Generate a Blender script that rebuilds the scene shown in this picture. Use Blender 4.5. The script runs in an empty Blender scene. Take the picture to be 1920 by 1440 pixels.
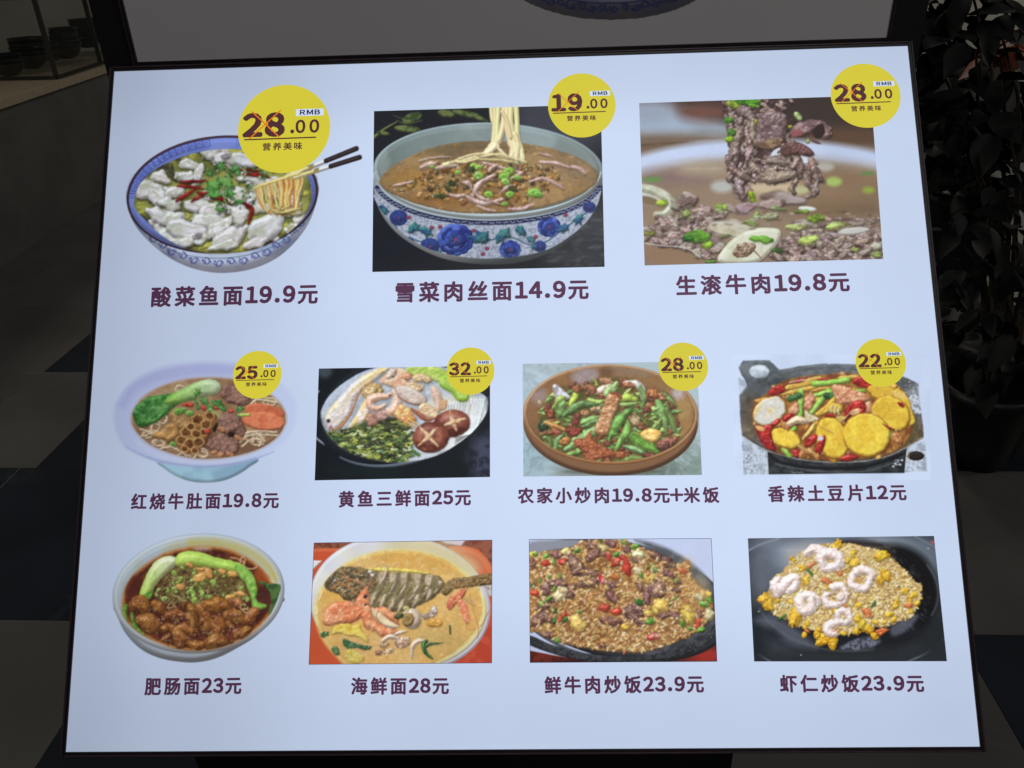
import bpy, math
import numpy as np
from mathutils import Matrix, Vector

# ------------------------------------------------------------------ camera, world, lights
scene = bpy.context.scene
COL = scene.collection
FOC = 1500.0                     # focal length in pixels of the 1920x1440 photograph
PITCH = math.radians(28.7)       # the phone looks down onto the slanted board
BW, BH = 0.800, 0.656            # lit sheet of the menu light box, metres
XB = np.array([0.99933513, 0.0198127, 0.03060636]); XB /= np.linalg.norm(XB)
YB = np.array([-0.00910343, 0.98678189, -0.16179811])
UP = np.array([0, math.cos(PITCH), math.sin(PITCH)])
UP = UP - (UP @ XB) * XB; UP /= np.linalg.norm(UP)
YW = np.cross(UP, XB)
RW = np.array([XB, YW, UP])      # camera axes -> world axes
CAMLOC = np.array([0.0, 0.0, 1.45])
YB = YB - (YB @ XB) * XB; YB /= np.linalg.norm(YB)
NB = np.cross(XB, YB)

cam_d = bpy.data.cameras.new('camera'); cam = bpy.data.objects.new('camera', cam_d); COL.objects.link(cam)
M4 = np.eye(4); M4[:3, :3] = RW; M4[:3, 3] = CAMLOC
cam.matrix_world = Matrix(M4.tolist())
cam_d.sensor_width = 36.0; cam_d.lens = FOC / 1920 * 36.0
cam_d.clip_start = 0.02; cam_d.clip_end = 200
scene.camera = cam
scene.view_settings.view_transform = 'Standard'; scene.view_settings.look = 'None'
scene.view_settings.exposure = 0; scene.view_settings.gamma = 1
scene.cycles.max_bounces = 6

world = bpy.data.worlds.new("World"); scene.world = world; world.use_nodes = True
world.node_tree.nodes['Background'].inputs[0].default_value = (0.75, 0.8, 1.0, 1)
world.node_tree.nodes['Background'].inputs[1].default_value = 0.02

def lamp(name, loc, size, power, col, target):
    d = bpy.data.lights.new(name, 'AREA'); d.shape = 'DISK'; d.size = size; d.energy = power; d.color = col
    o = bpy.data.objects.new(name, d); COL.objects.link(o); o.location = loc
    o.rotation_euler = (Vector(target) - Vector(loc)).to_track_quat('-Z', 'Y').to_euler()
    return o
lamp('fill_lamp', (-5.0, 1.6, 3.3), 0.9, 50.0, (1.0, 0.90, 0.76), (-2.4, 3.4, 0.4))  # unseen fill for ledge and left floor, moved aside to avoid floor highlights
lamp('fill_lamp', (0.5, -0.7, 3.2), 1.4, 15.5, (1.0, 0.95, 0.90), (0.3, 1.1, 1.2))  # unseen front fill, lifts the upright sign and the near floor
lamp('fill_lamp', (0.6, 5.6, 3.4), 0.9, 28.0, (1.0, 0.95, 0.86), (-2.4, 4.4, 0.2))  # added fill without a visible source, brightens the counter side and far floor
lamp('fill_lamp', (5.2, 7.2, 3.6), 0.6, 45.0, (1.0, 0.97, 0.88), (4.9, 8.3, 1.8))  # added to brighten the back wall behind the leaves, no fixture there
lamp('fill_lamp', (5.0, 2.2, 3.3), 0.9, 24.0, (1.0, 0.93, 0.80), (2.0, 4.6, 0.5))  # unseen fill for the right-hand floor, placed so no highlight shows

# ------------------------------------------------------------------ measuring helpers
def ray(x, y):
    d = np.array([x - 960.0, 720.0 - y, -FOC]); return RW @ d
def on_floor(x, y, z=0.0):
    d = ray(x, y); t = (z - CAMLOC[2]) / d[2]; return CAMLOC + d * t
def at_y(x, y, Y):
    d = ray(x, y); t = (Y - CAMLOC[1]) / d[1]; return CAMLOC + d * t
# board plane: origin at the centre of the lit sheet
_c = np.array([[218, 134], [1705, 86], [1833, 1400], [120, 1410]], float)
_P = [np.array([a - 960, 720 - b, -FOC]) for a, b in _c]; _P = [p / (p @ NB) for p in _P]
_s = BW / np.linalg.norm(_P[1] - _P[0])
_P = [p * _s for p in _P] if (_P[0][2] < 0) else [-p * _s for p in _P]
BO_cam = sum(_P) / 4
BO = CAMLOC + RW @ BO_cam
BXw, BYw, BNw = RW @ XB, RW @ YB, RW @ NB
if BNw[1] > 0: BNw = -BNw
def to_uv(x, y):
    """pixel(s) of the photograph -> metres on the board plane"""
    x = np.asarray(x, float); y = np.asarray(y, float)
    d = np.stack([x - 960, 720 - y, np.full_like(x, -FOC)], -1)
    t = (BO_cam @ NB) / (d @ NB)
    p = d * t[..., None] - BO_cam
    return p @ XB, p @ YB
def to_px(u, v):
    p = BO_cam + u[..., None] * XB + v[..., None] * YB
    return 960 - FOC * p[..., 0] / p[..., 2], 720 + FOC * p[..., 1] / p[..., 2]
BOARD_M = Matrix(((BXw[0], BYw[0], BNw[0], BO[0]), (BXw[1], BYw[1], BNw[1], BO[1]), (BXw[2], BYw[2], BNw[2], BO[2]), (0, 0, 0, 1)))

# ------------------------------------------------------------------ object helpers
def tag(o, label=None, cat=None, group=None, kind=None):
    if label: o['label'] = label
    if cat: o['category'] = cat
    if group: o['group'] = group
    if kind: o['kind'] = kind
    return o
def empty(name, loc=(0, 0, 0), mat=None):
    o = bpy.data.objects.new(name, None); COL.objects.link(o)
    o.empty_display_size = 0.05
    if mat is not None: o.matrix_world = mat
    else: o.location = loc
    return o
def mesh_obj(name, verts, faces, mat, parent=None, smooth=False):
    me = bpy.data.meshes.new(name)
    me.from_pydata([tuple(map(float, v)) for v in verts], [], [tuple(map(int, f)) for f in faces]); me.update()
    if mat: me.materials.append(mat)
    if smooth: me.polygons.foreach_set('use_smooth', [True] * len(me.polygons))
    o = bpy.data.objects.new(name, me); COL.objects.link(o)
    if parent is not None: o.parent = parent
    return o
def inst(name, me, parent=None, mat=None):
    o = bpy.data.objects.new(name, me); COL.objects.link(o)
    if parent is not None: o.parent = parent
    if mat is not None: o.matrix_local = mat
    return o
class MB:
    def __init__(s): s.v = []; s.f = []
    def add(s, v, f):
        n = len(s.v); s.v += [tuple(p) for p in v]; s.f += [tuple(n + i for i in q) for q in f]; return s
    def box(s, x0, x1, y0, y1, z0, z1, b=0.0):
        """box with its long edges chamfered by b"""
        if b <= 0:
            v = [(x, y, z) for z in (z0, z1) for y in (y0, y1) for x in (x0, x1)]
            return s.add(v, [(0, 2, 3, 1), (4, 5, 7, 6), (0, 1, 5, 4), (2, 6, 7, 3), (0, 4, 6, 2), (1, 3, 7, 5)])
        v = []
        for z, i in ((z0, b), (z0 + b, 0), (z1 - b, 0), (z1, b)):
            v += [(x0 + i, y0 + i, z), (x1 - i, y0 + i, z), (x1 - i, y1 - i, z), (x0 + i, y1 - i, z)]
        f = [(3, 2, 1, 0), (12, 13, 14, 15)]
        for k in range(3):
            for j in range(4):
                a, c = 4 * k + j, 4 * k + (j + 1) % 4
                f.append((a, c, c + 4, a + 4))
        return s.add(v, f)
    def build(s, name, mat, parent=None, smooth=False): return mesh_obj(name, s.v, s.f, mat, parent, smooth)

# ------------------------------------------------------------------ materials
def s2l(c):
    c = np.asarray(c, float) / 255.0
    return np.where(c <= 0.04045, c / 12.92, ((c + 0.055) / 1.055) ** 2.4)
def new_mat(name):
    m = bpy.data.materials.new(name); m.use_nodes = True
    nt = m.node_tree; b = nt.nodes['Principled BSDF']; return m, nt, b
def simple(name, col, rough=0.5, metal=0.0, var=0.25, scale=30, bump=0.0, spec=0.5):
    m, nt, b = new_mat(name); N = nt.nodes; L = nt.links
    tc = N.new('ShaderNodeTexCoord'); no = N.new('ShaderNodeTexNoise'); no.inputs['Scale'].default_value = scale; no.inputs['Detail'].default_value = 6
    L.new(tc.outputs['Object'], no.inputs['Vector'])
    r = N.new('ShaderNodeValToRGB'); c = np.array(col, float)
    r.color_ramp.elements[0].position = 0.3; r.color_ramp.elements[0].color = (*(c * (1 - var)), 1)
    r.color_ramp.elements[1].position = 0.72; r.color_ramp.elements[1].color = (*np.minimum(c * (1 + var), 1), 1)
    L.new(no.outputs['Fac'], r.inputs[0]); L.new(r.outputs[0], b.inputs['Base Color'])
    b.inputs['Roughness'].default_value = rough; b.inputs['Metallic'].default_value = metal
    b.inputs['Specular IOR Level'].default_value = spec
    if bump:
        bp = N.new('ShaderNodeBump'); bp.inputs['Strength'].default_value = bump; bp.inputs['Distance'].default_value = 0.002
        L.new(no.outputs['Fac'], bp.inputs['Height']); L.new(bp.outputs[0], b.inputs['Normal'])
    return m

def backlight_group():
    """how evenly the tubes behind the sheet light it: a slow fall-off towards the ends of the box and faint unevenness"""
    g = bpy.data.node_groups.new('backlight', 'ShaderNodeTree')
    g.interface.new_socket('Fac', in_out='OUTPUT', socket_type='NodeSocketFloat')
    N = g.nodes; L = g.links
    out = N.new('NodeGroupOutput'); tc = N.new('ShaderNodeTexCoord'); sep = N.new('ShaderNodeSeparateXYZ')
    L.new(tc.outputs['Object'], sep.inputs[0])
    def ramp(src, lo, hi, stops):
        mr = N.new('ShaderNodeMapRange'); mr.inputs['From Min'].default_value = lo; mr.inputs['From Max'].default_value = hi
        L.new(src, mr.inputs[0]); cr = N.new('ShaderNodeValToRGB'); cr.color_ramp.interpolation = 'EASE'
        e = cr.color_ramp.elements
        while len(e) < len(stops): e.new(0.5)
        for q, (p, c) in zip(e, stops): q.position = p; q.color = (c, c, c, 1)
        L.new(mr.outputs[0], cr.inputs[0]); return cr.outputs[0]
    a = ramp(sep.outputs[0], -BW / 2, BW / 2, [(0, .66), (.12, .79), (.36, 1.0), (.75, 1.02), (1, .94)])
    b = ramp(sep.outputs[1], -BH / 2, BH / 2, [(0, .87), (.25, 1.02), (.85, 1.0), (1, .86)])
    no = N.new('ShaderNodeTexNoise'); no.inputs['Scale'].default_value = 5; no.inputs['Detail'].default_value = 3
    L.new(tc.outputs['Object'], no.inputs['Vector'])
    mr = N.new('ShaderNodeMapRange'); mr.inputs['To Min'].default_value = .94; mr.inputs['To Max'].default_value = 1.05
    L.new(no.outputs['Fac'], mr.inputs[0])
    n2 = N.new('ShaderNodeTexNoise'); n2.inputs['Scale'].default_value = 17; n2.inputs['Detail'].default_value = 5; L.new(tc.outputs['Object'], n2.inputs['Vector'])
    mq = N.new('ShaderNodeMapRange'); mq.inputs['To Min'].default_value = -.018; mq.inputs['To Max'].default_value = .018; L.new(n2.outputs['Fac'], mq.inputs[0])
    ma = N.new('ShaderNodeMath'); ma.operation = 'ADD'; L.new(mr.outputs[0], ma.inputs[0]); L.new(mq.outputs[0], ma.inputs[1]); mr = ma
    m1 = N.new('ShaderNodeMath'); m1.operation = 'MULTIPLY'; L.new(a, m1.inputs[0]); L.new(b, m1.inputs[1])
    m2 = N.new('ShaderNodeMath'); m2.operation = 'MULTIPLY'; L.new(m1.outputs[0], m2.inputs[0]); L.new(mr.outputs[0], m2.inputs[1])
    L.new(m2.outputs[0], out.inputs[0]); return g
BL = backlight_group()
def print_mat(name, srgb=None, attr=None, lit=True):
    """ink on the backlit sheet: glows in its own colour"""
    m, nt, b = new_mat(name); N = nt.nodes; L = nt.links
    if attr:
        a = N.new('ShaderNodeAttribute'); a.attribute_name = attr; src = a.outputs['Color']
    else:
        a = N.new('ShaderNodeRGB'); a.outputs[0].default_value = (*s2l(srgb), 1); src = a.outputs[0]
    if lit:
        mul = N.new('ShaderNodeMix'); mul.data_type = 'RGBA'; mul.inputs[0].default_value = .9
        mul.inputs[6].default_value = (0, 0, 0, 1); L.new(src, mul.inputs[7])
        g = N.new('ShaderNodeGroup'); g.node_tree = BL
        L.new(src, b.inputs['Emission Color']); L.new(g.outputs[0], b.inputs['Emission Strength'])
        b.inputs['Base Color'].default_value = (0.02, 0.02, 0.02, 1)
    else:
        L.new(src, b.inputs['Base Color'])
    b.inputs['Roughness'].default_value = 0.42
    b.inputs['Specular IOR Level'].default_value = 0.2
    return m
# ------------------------------------------------------------------ printed pictures: a small painter
rng = np.random.default_rng(11)
_NT = (rng.random((256, 256)) * 2 - 1).astype(np.float32)
def vn(x, y, s, k=0):
    x = x / s + 17.3 * k; y = y / s + 5.7 * k
    xi = np.floor(x).astype(np.int32); yi = np.floor(y).astype(np.int32); fx = x - xi; fy = y - yi
    fx = fx * fx * (3 - 2 * fx); fy = fy * fy * (3 - 2 * fy)
    a = _NT[yi & 255, xi & 255]; b = _NT[yi & 255, (xi + 1) & 255]; c = _NT[(yi + 1) & 255, xi & 255]; d = _NT[(yi + 1) & 255, (xi + 1) & 255]
    return (a * (1 - fx) + b * fx) * (1 - fy) + (c * (1 - fx) + d * fx) * fy
def fbm(x, y, s, o=3, k=0):
    r = 0; a = 1.0; t = 0
    for i in range(o): r = r + a * vn(x, y, s / 2 ** i, k + i); t += a; a *= .55
    return r / t * 1.5
def sm(a, b, x): t = np.clip((x - a) / (b - a), 0, 1); return t * t * (3 - 2 * t)
def curve(pts, closed=True, n=6):
    P = np.array(pts, float); m = len(P); out = []
    for i in (range(m) if closed else range(m - 1)):
        if closed: a, b, c, d = P[i - 1], P[i], P[(i + 1) % m], P[(i + 2) % m]
        else: a, b, c, d = P[max(i - 1, 0)], P[i], P[i + 1], P[min(i + 2, m - 1)]
        for t in np.arange(n) / n:
            out.append(.5 * ((2 * b) + (-a + c) * t + (2 * a - 5 * b + 4 * c - d) * t * t + (-a + 3 * b - 3 * c + d) * t ** 3))
    if not closed: out.append(P[-1])
    return np.array(out)
LIGHT = np.array([-.30, -.62, .72]); LIGHT /= np.linalg.norm(LIGHT)
HALF = LIGHT + np.array([0, 0, 1]); HALF /= np.linalg.norm(HALF)
PANEL = np.array([201, 216, 243], float)

class Art:
    """canvas in pixels of the photograph; coordinates are given in a magnified copy of the region (zw wide)"""
    def __init__(s, reg, zw, bg=PANEL, solid=True):
        s.x0, s.y0, s.x1, s.y1 = reg; s.k = (s.x1 - s.x0) / zw
        s.W, s.H = s.x1 - s.x0, s.y1 - s.y0
        s.c = np.zeros((s.H, s.W, 3), np.float32) + np.array(bg, np.float32)
        s.a = np.full((s.H, s.W), 1.0 if solid else 0.0, np.float32)
        s.gy, s.gx = np.mgrid[0:s.H, 0:s.W].astype(np.float32); s.gx += .5; s.gy += .5
        s.clip = None; s.seed = 0; s.food = None; s.rough = .42
    # distance fields -------------------------------------------------
    def _box(s, x0, y0, x1, y1, pad):
        a = max(int(x0 - pad), 0); b = max(int(y0 - pad), 0); c = min(int(x1 + pad) + 2, s.W); d = min(int(y1 + pad) + 2, s.H)
        return (a, b, c, d) if c - a > 1 and d - b > 1 else None
    def d_ell(s, cx, cy, rx, ry, rot, pad):
        k = s.k; cx *= k; cy *= k; rx *= k; ry *= k; R = max(rx, ry)
        B = s._box(cx - R, cy - R, cx + R, cy + R, pad)
        if B is None: return None, None
        X = s.gx[B[1]:B[3], B[0]:B[2]] - cx; Y = s.gy[B[1]:B[3], B[0]:B[2]] - cy
        c, n = math.cos(math.radians(rot)), math.sin(math.radians(rot)); U = X * c + Y * n; V = -X * n + Y * c
        q = np.sqrt((U / rx) ** 2 + (V / ry) ** 2) + 1e-6; g = np.sqrt((U / rx ** 2) ** 2 + (V / ry ** 2) ** 2) + 1e-6
        return B, q * (q - 1) / g
    def d_poly(s, P, pad):
        P = np.asarray(P) * s.k; B = s._box(P[:, 0].min(), P[:, 1].min(), P[:, 0].max(), P[:, 1].max(), pad)
        if B is None: return None, None
        X = s.gx[B[1]:B[3], B[0]:B[2]]; Y = s.gy[B[1]:B[3], B[0]:B[2]]
        dm = np.full(X.shape, 1e9, np.float32); ins = np.zeros(X.shape, bool); Q = np.roll(P, -1, 0)
        for (ax, ay), (bx, by) in zip(P, Q):
            ex, ey = bx - ax, by - ay; L2 = ex * ex + ey * ey
            if L2 < 1e-9: continue
            px, py = X - ax, Y - ay; t = np.clip((px * ex + py * ey) / L2, 0, 1)
            np.minimum(dm, (px - ex * t) ** 2 + (py - ey * t) ** 2, out=dm)
            if ay != by: ins ^= ((ay > Y) != (by > Y)) & (X < ax + (Y - ay) * ex / (by - ay))
        d = np.sqrt(dm); return B, np.where(ins, -d, d)
    def d_str(s, P, w, pad):
        P = np.asarray(P) * s.k; w = np.asarray(w, float) * s.k * .5
        if w.ndim == 0: w = np.full(len(P), float(w))
        else: w = np.interp(np.linspace(0, 1, len(P)), np.linspace(0, 1, len(w)), w)
        pad += w.max(); B = s._box(P[:, 0].min(), P[:, 1].min(), P[:, 0].max(), P[:, 1].max(), pad)
        if B is None: return None, None
        X = s.gx[B[1]:B[3], B[0]:B[2]]; Y = s.gy[B[1]:B[3], B[0]:B[2]]; dm = np.full(X.shape, 1e9, np.float32)
        for i in range(len(P) - 1):
            ex, ey = P[i + 1] - P[i]; L2 = ex * ex + ey * ey + 1e-9; px, py = X - P[i, 0], Y - P[i, 1]
            t = np.clip((px * ex + py * ey) / L2, 0, 1)
            np.minimum(dm, np.sqrt((px - ex * t) ** 2 + (py - ey * t) ** 2) - (w[i] + (w[i + 1] - w[i]) * t), out=dm)
        return B, dm
    # paint -----------------------------------------------------------
    def fill(s, B, d, col, c2=None, ms=40, mb=0, bev=8, bump=(12, 0), amb=.45, spec=0, pw=18, edge=0, ew=3, sh=0, so=(3, 5), sb=6,
             soft=1.0, rag=(10, 0), al=1.0, flat=False, grad=None, gc=None):
        if B is None: return
        k = s.k; a0, b0, a1, b1 = B; s.seed += 1
        X = s.gx[b0:b1, a0:a1] / k; Y = s.gy[b0:b1, a0:a1] / k
        X2 = X + 61.7 * (s.seed % 97); Y2 = Y + 13.1 * (s.seed % 89)
        if rag[1]: d = d + fbm(X2, Y2, rag[0], 2) * rag[1] * k
        sl = (slice(b0, b1), slice(a0, a1)); C = s.c[sl]; clip = 1.0 if s.clip is None else s.clip[sl]
        if sh:
            ox, oy = int(round(so[0] * k)), int(round(so[1] * k))
            ds = d
            if oy: ds = np.concatenate([np.repeat(ds[:1], abs(oy), 0), ds[:-abs(oy)]], 0) if ds.shape[0] > abs(oy) else ds
            if ox: ds = np.concatenate([np.repeat(ds[:, :1], abs(ox), 1), ds[:, :-abs(ox)]], 1) if ds.shape[1] > abs(ox) else ds
            cs = sm(sb * k, -sb * k * .6, ds) * sh * .62 * clip * (s.a[sl] > .3)
            C *= (1 - cs)[..., None]
        cov = np.clip(.5 - d / soft, 0, 1) * al * clip
        col = np.array(col, np.float32)
        if grad is not None:       # colour runs from col at point 0 to gc at point 1
            (gx0, gy0), (gx1, gy1) = grad; dx, dy = gx1 - gx0, gy1 - gy0
            t = np.clip(((X - gx0) * dx + (Y - gy0) * dy) / (dx * dx + dy * dy), 0, 1)[..., None]
            base = col * (1 - t) + np.array(gc, np.float32) * t
        else: base = np.zeros(C.shape, np.float32) + col
        if c2 is not None:
            m = sm(-.25 + mb, .45 + mb, fbm(X2, Y2, ms, 3, 3))[..., None]; base = base * (1 - m) + np.array(c2, np.float32) * m
        if not flat:
            bv = bev * k; t = np.clip(-d / bv, 0, 1); h = np.sin(t * math.pi / 2) * bv
            if bump[1]: h = h * .7 + fbm(X2, Y2, bump[0], 3, 7) * bump[1] * k * .55
            gy_, gx_ = np.gradient(h); iz = 1 / np.sqrt(gx_ ** 2 + gy_ ** 2 + 1)
            dif = np.clip((-gx_ * LIGHT[0] - gy_ * LIGHT[1] + LIGHT[2]) * iz, 0, 1.2) / LIGHT[2]
            am = .36 + .5 * amb; sd = am + (1 - am) * dif
            base = base * np.stack([sd ** .88, sd, sd ** 1.06], -1)   # shade in the picture turns warm, as in food pictures
            if spec:
                sp = np.clip((-gx_ * HALF[0] - gy_ * HALF[1] + HALF[2]) * iz, 0, 1) ** pw; base = base + (spec * .62 * np.clip(sp * 1.3 - .25, 0, 1))[..., None] * np.array([235, 238, 245], np.float32)
        edge *= .34
        if edge: base = base * (1 - edge * np.exp(np.minimum(d, 0) / (ew * k)))[..., None]
        C += (base - C) * cov[..., None]
        s.a[sl] = np.maximum(s.a[sl], cov) if s.clip is None else s.a[sl]
    def e(s, cx, cy, rx, ry, rot, col, **kw):
        pad = 4 + (14 * s.k if kw.get('sh') else 0) + kw.get('soft', 1) + kw.get('rag', (0, 0))[1] * s.k
        s.fill(*s.d_ell(cx, cy, rx, ry, rot, pad), col, **kw)
    def p(s, pts, col, crv=True, **kw):
        pad = 4 + (14 * s.k if kw.get('sh') else 0) + kw.get('soft', 1) + kw.get('rag', (0, 0))[1] * s.k
        s.fill(*s.d_poly(curve(pts) if crv else np.array(pts, float), pad), col, **kw)
    def s_(s, pts, w, col, crv=True, **kw):
        pad = 4 + (14 * s.k if kw.get('sh') else 0) + kw.get('soft', 1)
        P = curve(pts, False, 5) if crv and len(pts) > 2 else np.array(pts, float)
        kw.setdefault('bev', float(np.max(w)) * .5); s.fill(*s.d_str(P, w, pad), col, **kw)
    def mask_e(s, cx, cy, rx, ry, rot):
        m = np.zeros((s.H, s.W), np.float32); B, d = s.d_ell(cx, cy, rx, ry, rot, 3)
        m[B[1]:B[3], B[0]:B[2]] = np.clip(.5 - d, 0, 1); return m
    def mask_p(s, pts, crv=True):
        m = np.zeros((s.H, s.W), np.float32); B, d = s.d_poly(curve(pts) if crv else np.array(pts, float), 3)
        m[B[1]:B[3], B[0]:B[2]] = np.clip(.5 - d, 0, 1); return m
    def scatter(s, m, n, fn):
        ys, xs = np.nonzero(m > .6)
        if len(xs) == 0: return
        i = rng.integers(0, len(xs), n); q = np.argsort(ys[i], kind='stable')
        for j in i[q]: fn((xs[j] + rng.random()) / s.k, (ys[j] + rng.random()) / s.k)
    def finish(s, grain=2.0, mott=.03):
        X, Y = s.gx, s.gy
        if s.food is not None:          # crumbly edges, wet glints and fine tone inside the food only
            dx = (fbm(X, Y, 7, 2, 21) * 1.5 + fbm(X, Y, 2.6, 1, 23) * .7) * s.rough; dy = (fbm(X, Y, 7, 2, 31) * 1.5 + fbm(X, Y, 2.6, 1, 33) * .7) * s.rough
            x = np.clip(X - .5 + dx, 0, s.W - 1.001); y = np.clip(Y - .5 + dy, 0, s.H - 1.001); xi = x.astype(int); yi = y.astype(int); fx = (x - xi)[..., None]; fy = (y - yi)[..., None]
            c = s.c; wv = (c[yi, xi] * (1 - fx) + c[yi, xi + 1] * fx) * (1 - fy) + (c[yi + 1, xi] * (1 - fx) + c[yi + 1, xi + 1] * fx) * fy
            m = s.food[..., None]; lum = wv.mean(-1, keepdims=True); f = fbm(X, Y, 4.5, 3, 41)[..., None]
            wv = wv * (1 + .15 * f * s.rough) + sm(.42, .75, vn(X, Y, 2.7, 51))[..., None] * sm(60, 150, lum) * 34 * s.rough * (f > .1)
            wv = (np.roll(wv, 1, 0) + np.roll(wv, -1, 0) + np.roll(wv, 1, 1) + np.roll(wv, -1, 1) + 3 * wv) / 7
            g = wv.mean(-1, keepdims=True); wv = 255 * (np.clip(g + (wv - g) * .98, 0, 255) / 255) ** .85      # printed a little lighter and stronger
            s.c = c * (1 - m) + wv * m
        c = s.c; b = (np.roll(c, 1, 0) + np.roll(c, -1, 0) + np.roll(c, 1, 1) + np.roll(c, -1, 1) + 4 * c) / 8
        s.c = b; n = fbm(X, Y, 3.0, 2, 9)[..., None] * grain + fbm(X, Y, 60, 2, 5)[..., None] * mott * s.c
        w = sm(.3, .9, s.a)[..., None]
        s.c = np.clip(s.c + n * w, 3, 250)
        return s
R = lambda a, b: float(rng.uniform(a, b))
def pick(L): return L[int(rng.integers(len(L)))]
def jit(c, j=12): return np.clip(np.array(c, float) + rng.normal(0, j * .5) + rng.normal(0, j * .3, 3), 0, 255)
def arc(cx, cy, rx, ry, a0, a1, n=24, rot=0):
    t = np.radians(np.linspace(a0, a1, n)); c, q = math.cos(math.radians(rot)), math.sin(math.radians(rot))
    x = rx * np.cos(t); y = ry * np.sin(t); return [(cx + a * c - b * q, cy + a * q + b * c) for a, b in zip(x, y)]
# food kinds ----------------------------------------------------------
def meat(A, x, y, rx, ry, rot, col=(120, 82, 66), c2=(82, 50, 42), spec=.25, **kw):
    o = dict(c2=c2, ms=rx * .7, bump=(max(rx * .35, 7), 3.2), bev=min(rx, ry) * .7, spec=spec, pw=26, edge=.45, ew=5, sh=.5, rag=(rx * .7, min(rx, ry) * .28), amb=.3); o.update(kw)
    A.e(x, y, rx, ry, rot, jit(col), **o)
def grain(A, x, y, L, w, rot, col, **kw):
    o = dict(bev=w * .9, spec=.22, pw=20, edge=.38, ew=3, sh=.28, so=(2, 3), sb=4, amb=.4); o.update(kw)
    A.e(x, y, L, w, rot, jit(col, 16), **o)
def ring(A, x, y, r, rot, col=(120, 175, 60), ic=(70, 110, 35), th=.5):
    A.e(x, y, r, r * .72, rot, jit(col), bev=r * .4, spec=.35, edge=.3, sh=.35)
    A.e(x, y, r * th, r * th * .65, rot, ic, flat=True, al=.85)
def leafy(A, x, y, r, rot, col=(62, 120, 48), c2=(35, 80, 30), n=7):
    a = np.linspace(0, 2 * math.pi, n * 2, endpoint=False); c, q = math.cos(math.radians(rot)), math.sin(math.radians(rot)); P = []
    for i, t in enumerate(a):
        rr = r * (1 if i % 2 == 0 else .70) * R(.7, 1.2); u, v = rr * math.cos(t), rr * .7 * math.sin(t); P.append((x + u * c - v * q, y + u * q + v * c))
    A.p(P, jit(col), c2=c2, ms=r * .5, bump=(r * .4, 2.5), bev=r * .3, spec=.12, edge=.35, ew=3, sh=.4)
def noodle(A, pts, w=13, col=(222, 196, 130), **kw):
    o = dict(edge=.42, ew=4, spec=.22, sh=.4, so=(2, 4), sb=5, amb=.45); o.update(kw)
    A.s_(pts, w, jit(col, 10), **o)
def chili(A, pts, w, col=(140, 26, 22), **kw):
    o = dict(c2=(90, 12, 12), ms=20, spec=.5, pw=30, edge=.4, sh=.45); o.update(kw)
    A.s_(pts, [w * .5, w, w * .8, w * .25], jit(col), **o)
def curl(A, x, y, r, rot, flip=1, col=(52, 58, 120), w=5):
    t = np.linspace(0, 1, 14); a = math.radians(rot) + flip * t * 5.2; rr = r * (1 - .78 * t)
    P = [(x + q * math.cos(b), y + q * math.sin(b)) for q, b in zip(rr, a)]
    A.s_(P, [w * 1.3, w, w * .7], col, crv=False, flat=True)
# ------------------------------------------------------------------ the eleven dishes
def key_pattern(A, cx, cy, rx, ry, a0, a1, n, rot, size, col):
    for x, y in arc(cx, cy, rx, ry, a0, a1, n, rot):
        t = math.radians(rot) * 0 + math.atan2((y - cy) / ry ** 2, (x - cx) / rx ** 2) + math.pi / 2
        ux, uy = math.cos(t), math.sin(t); vx, vy = -uy, ux; h = size / 2
        L = [(-h, h), (-h, -h), (h, -h), (h, h), (-h * .45, h), (-h * .45, -h * .35), (h * .35, -h * .35), (h * .35, h * .4)]
        A.s_([(x + a * ux + b * vx, y + a * uy + b * vy) for a, b in L], 3.6, col, crv=False, flat=True, al=.8)

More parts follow.
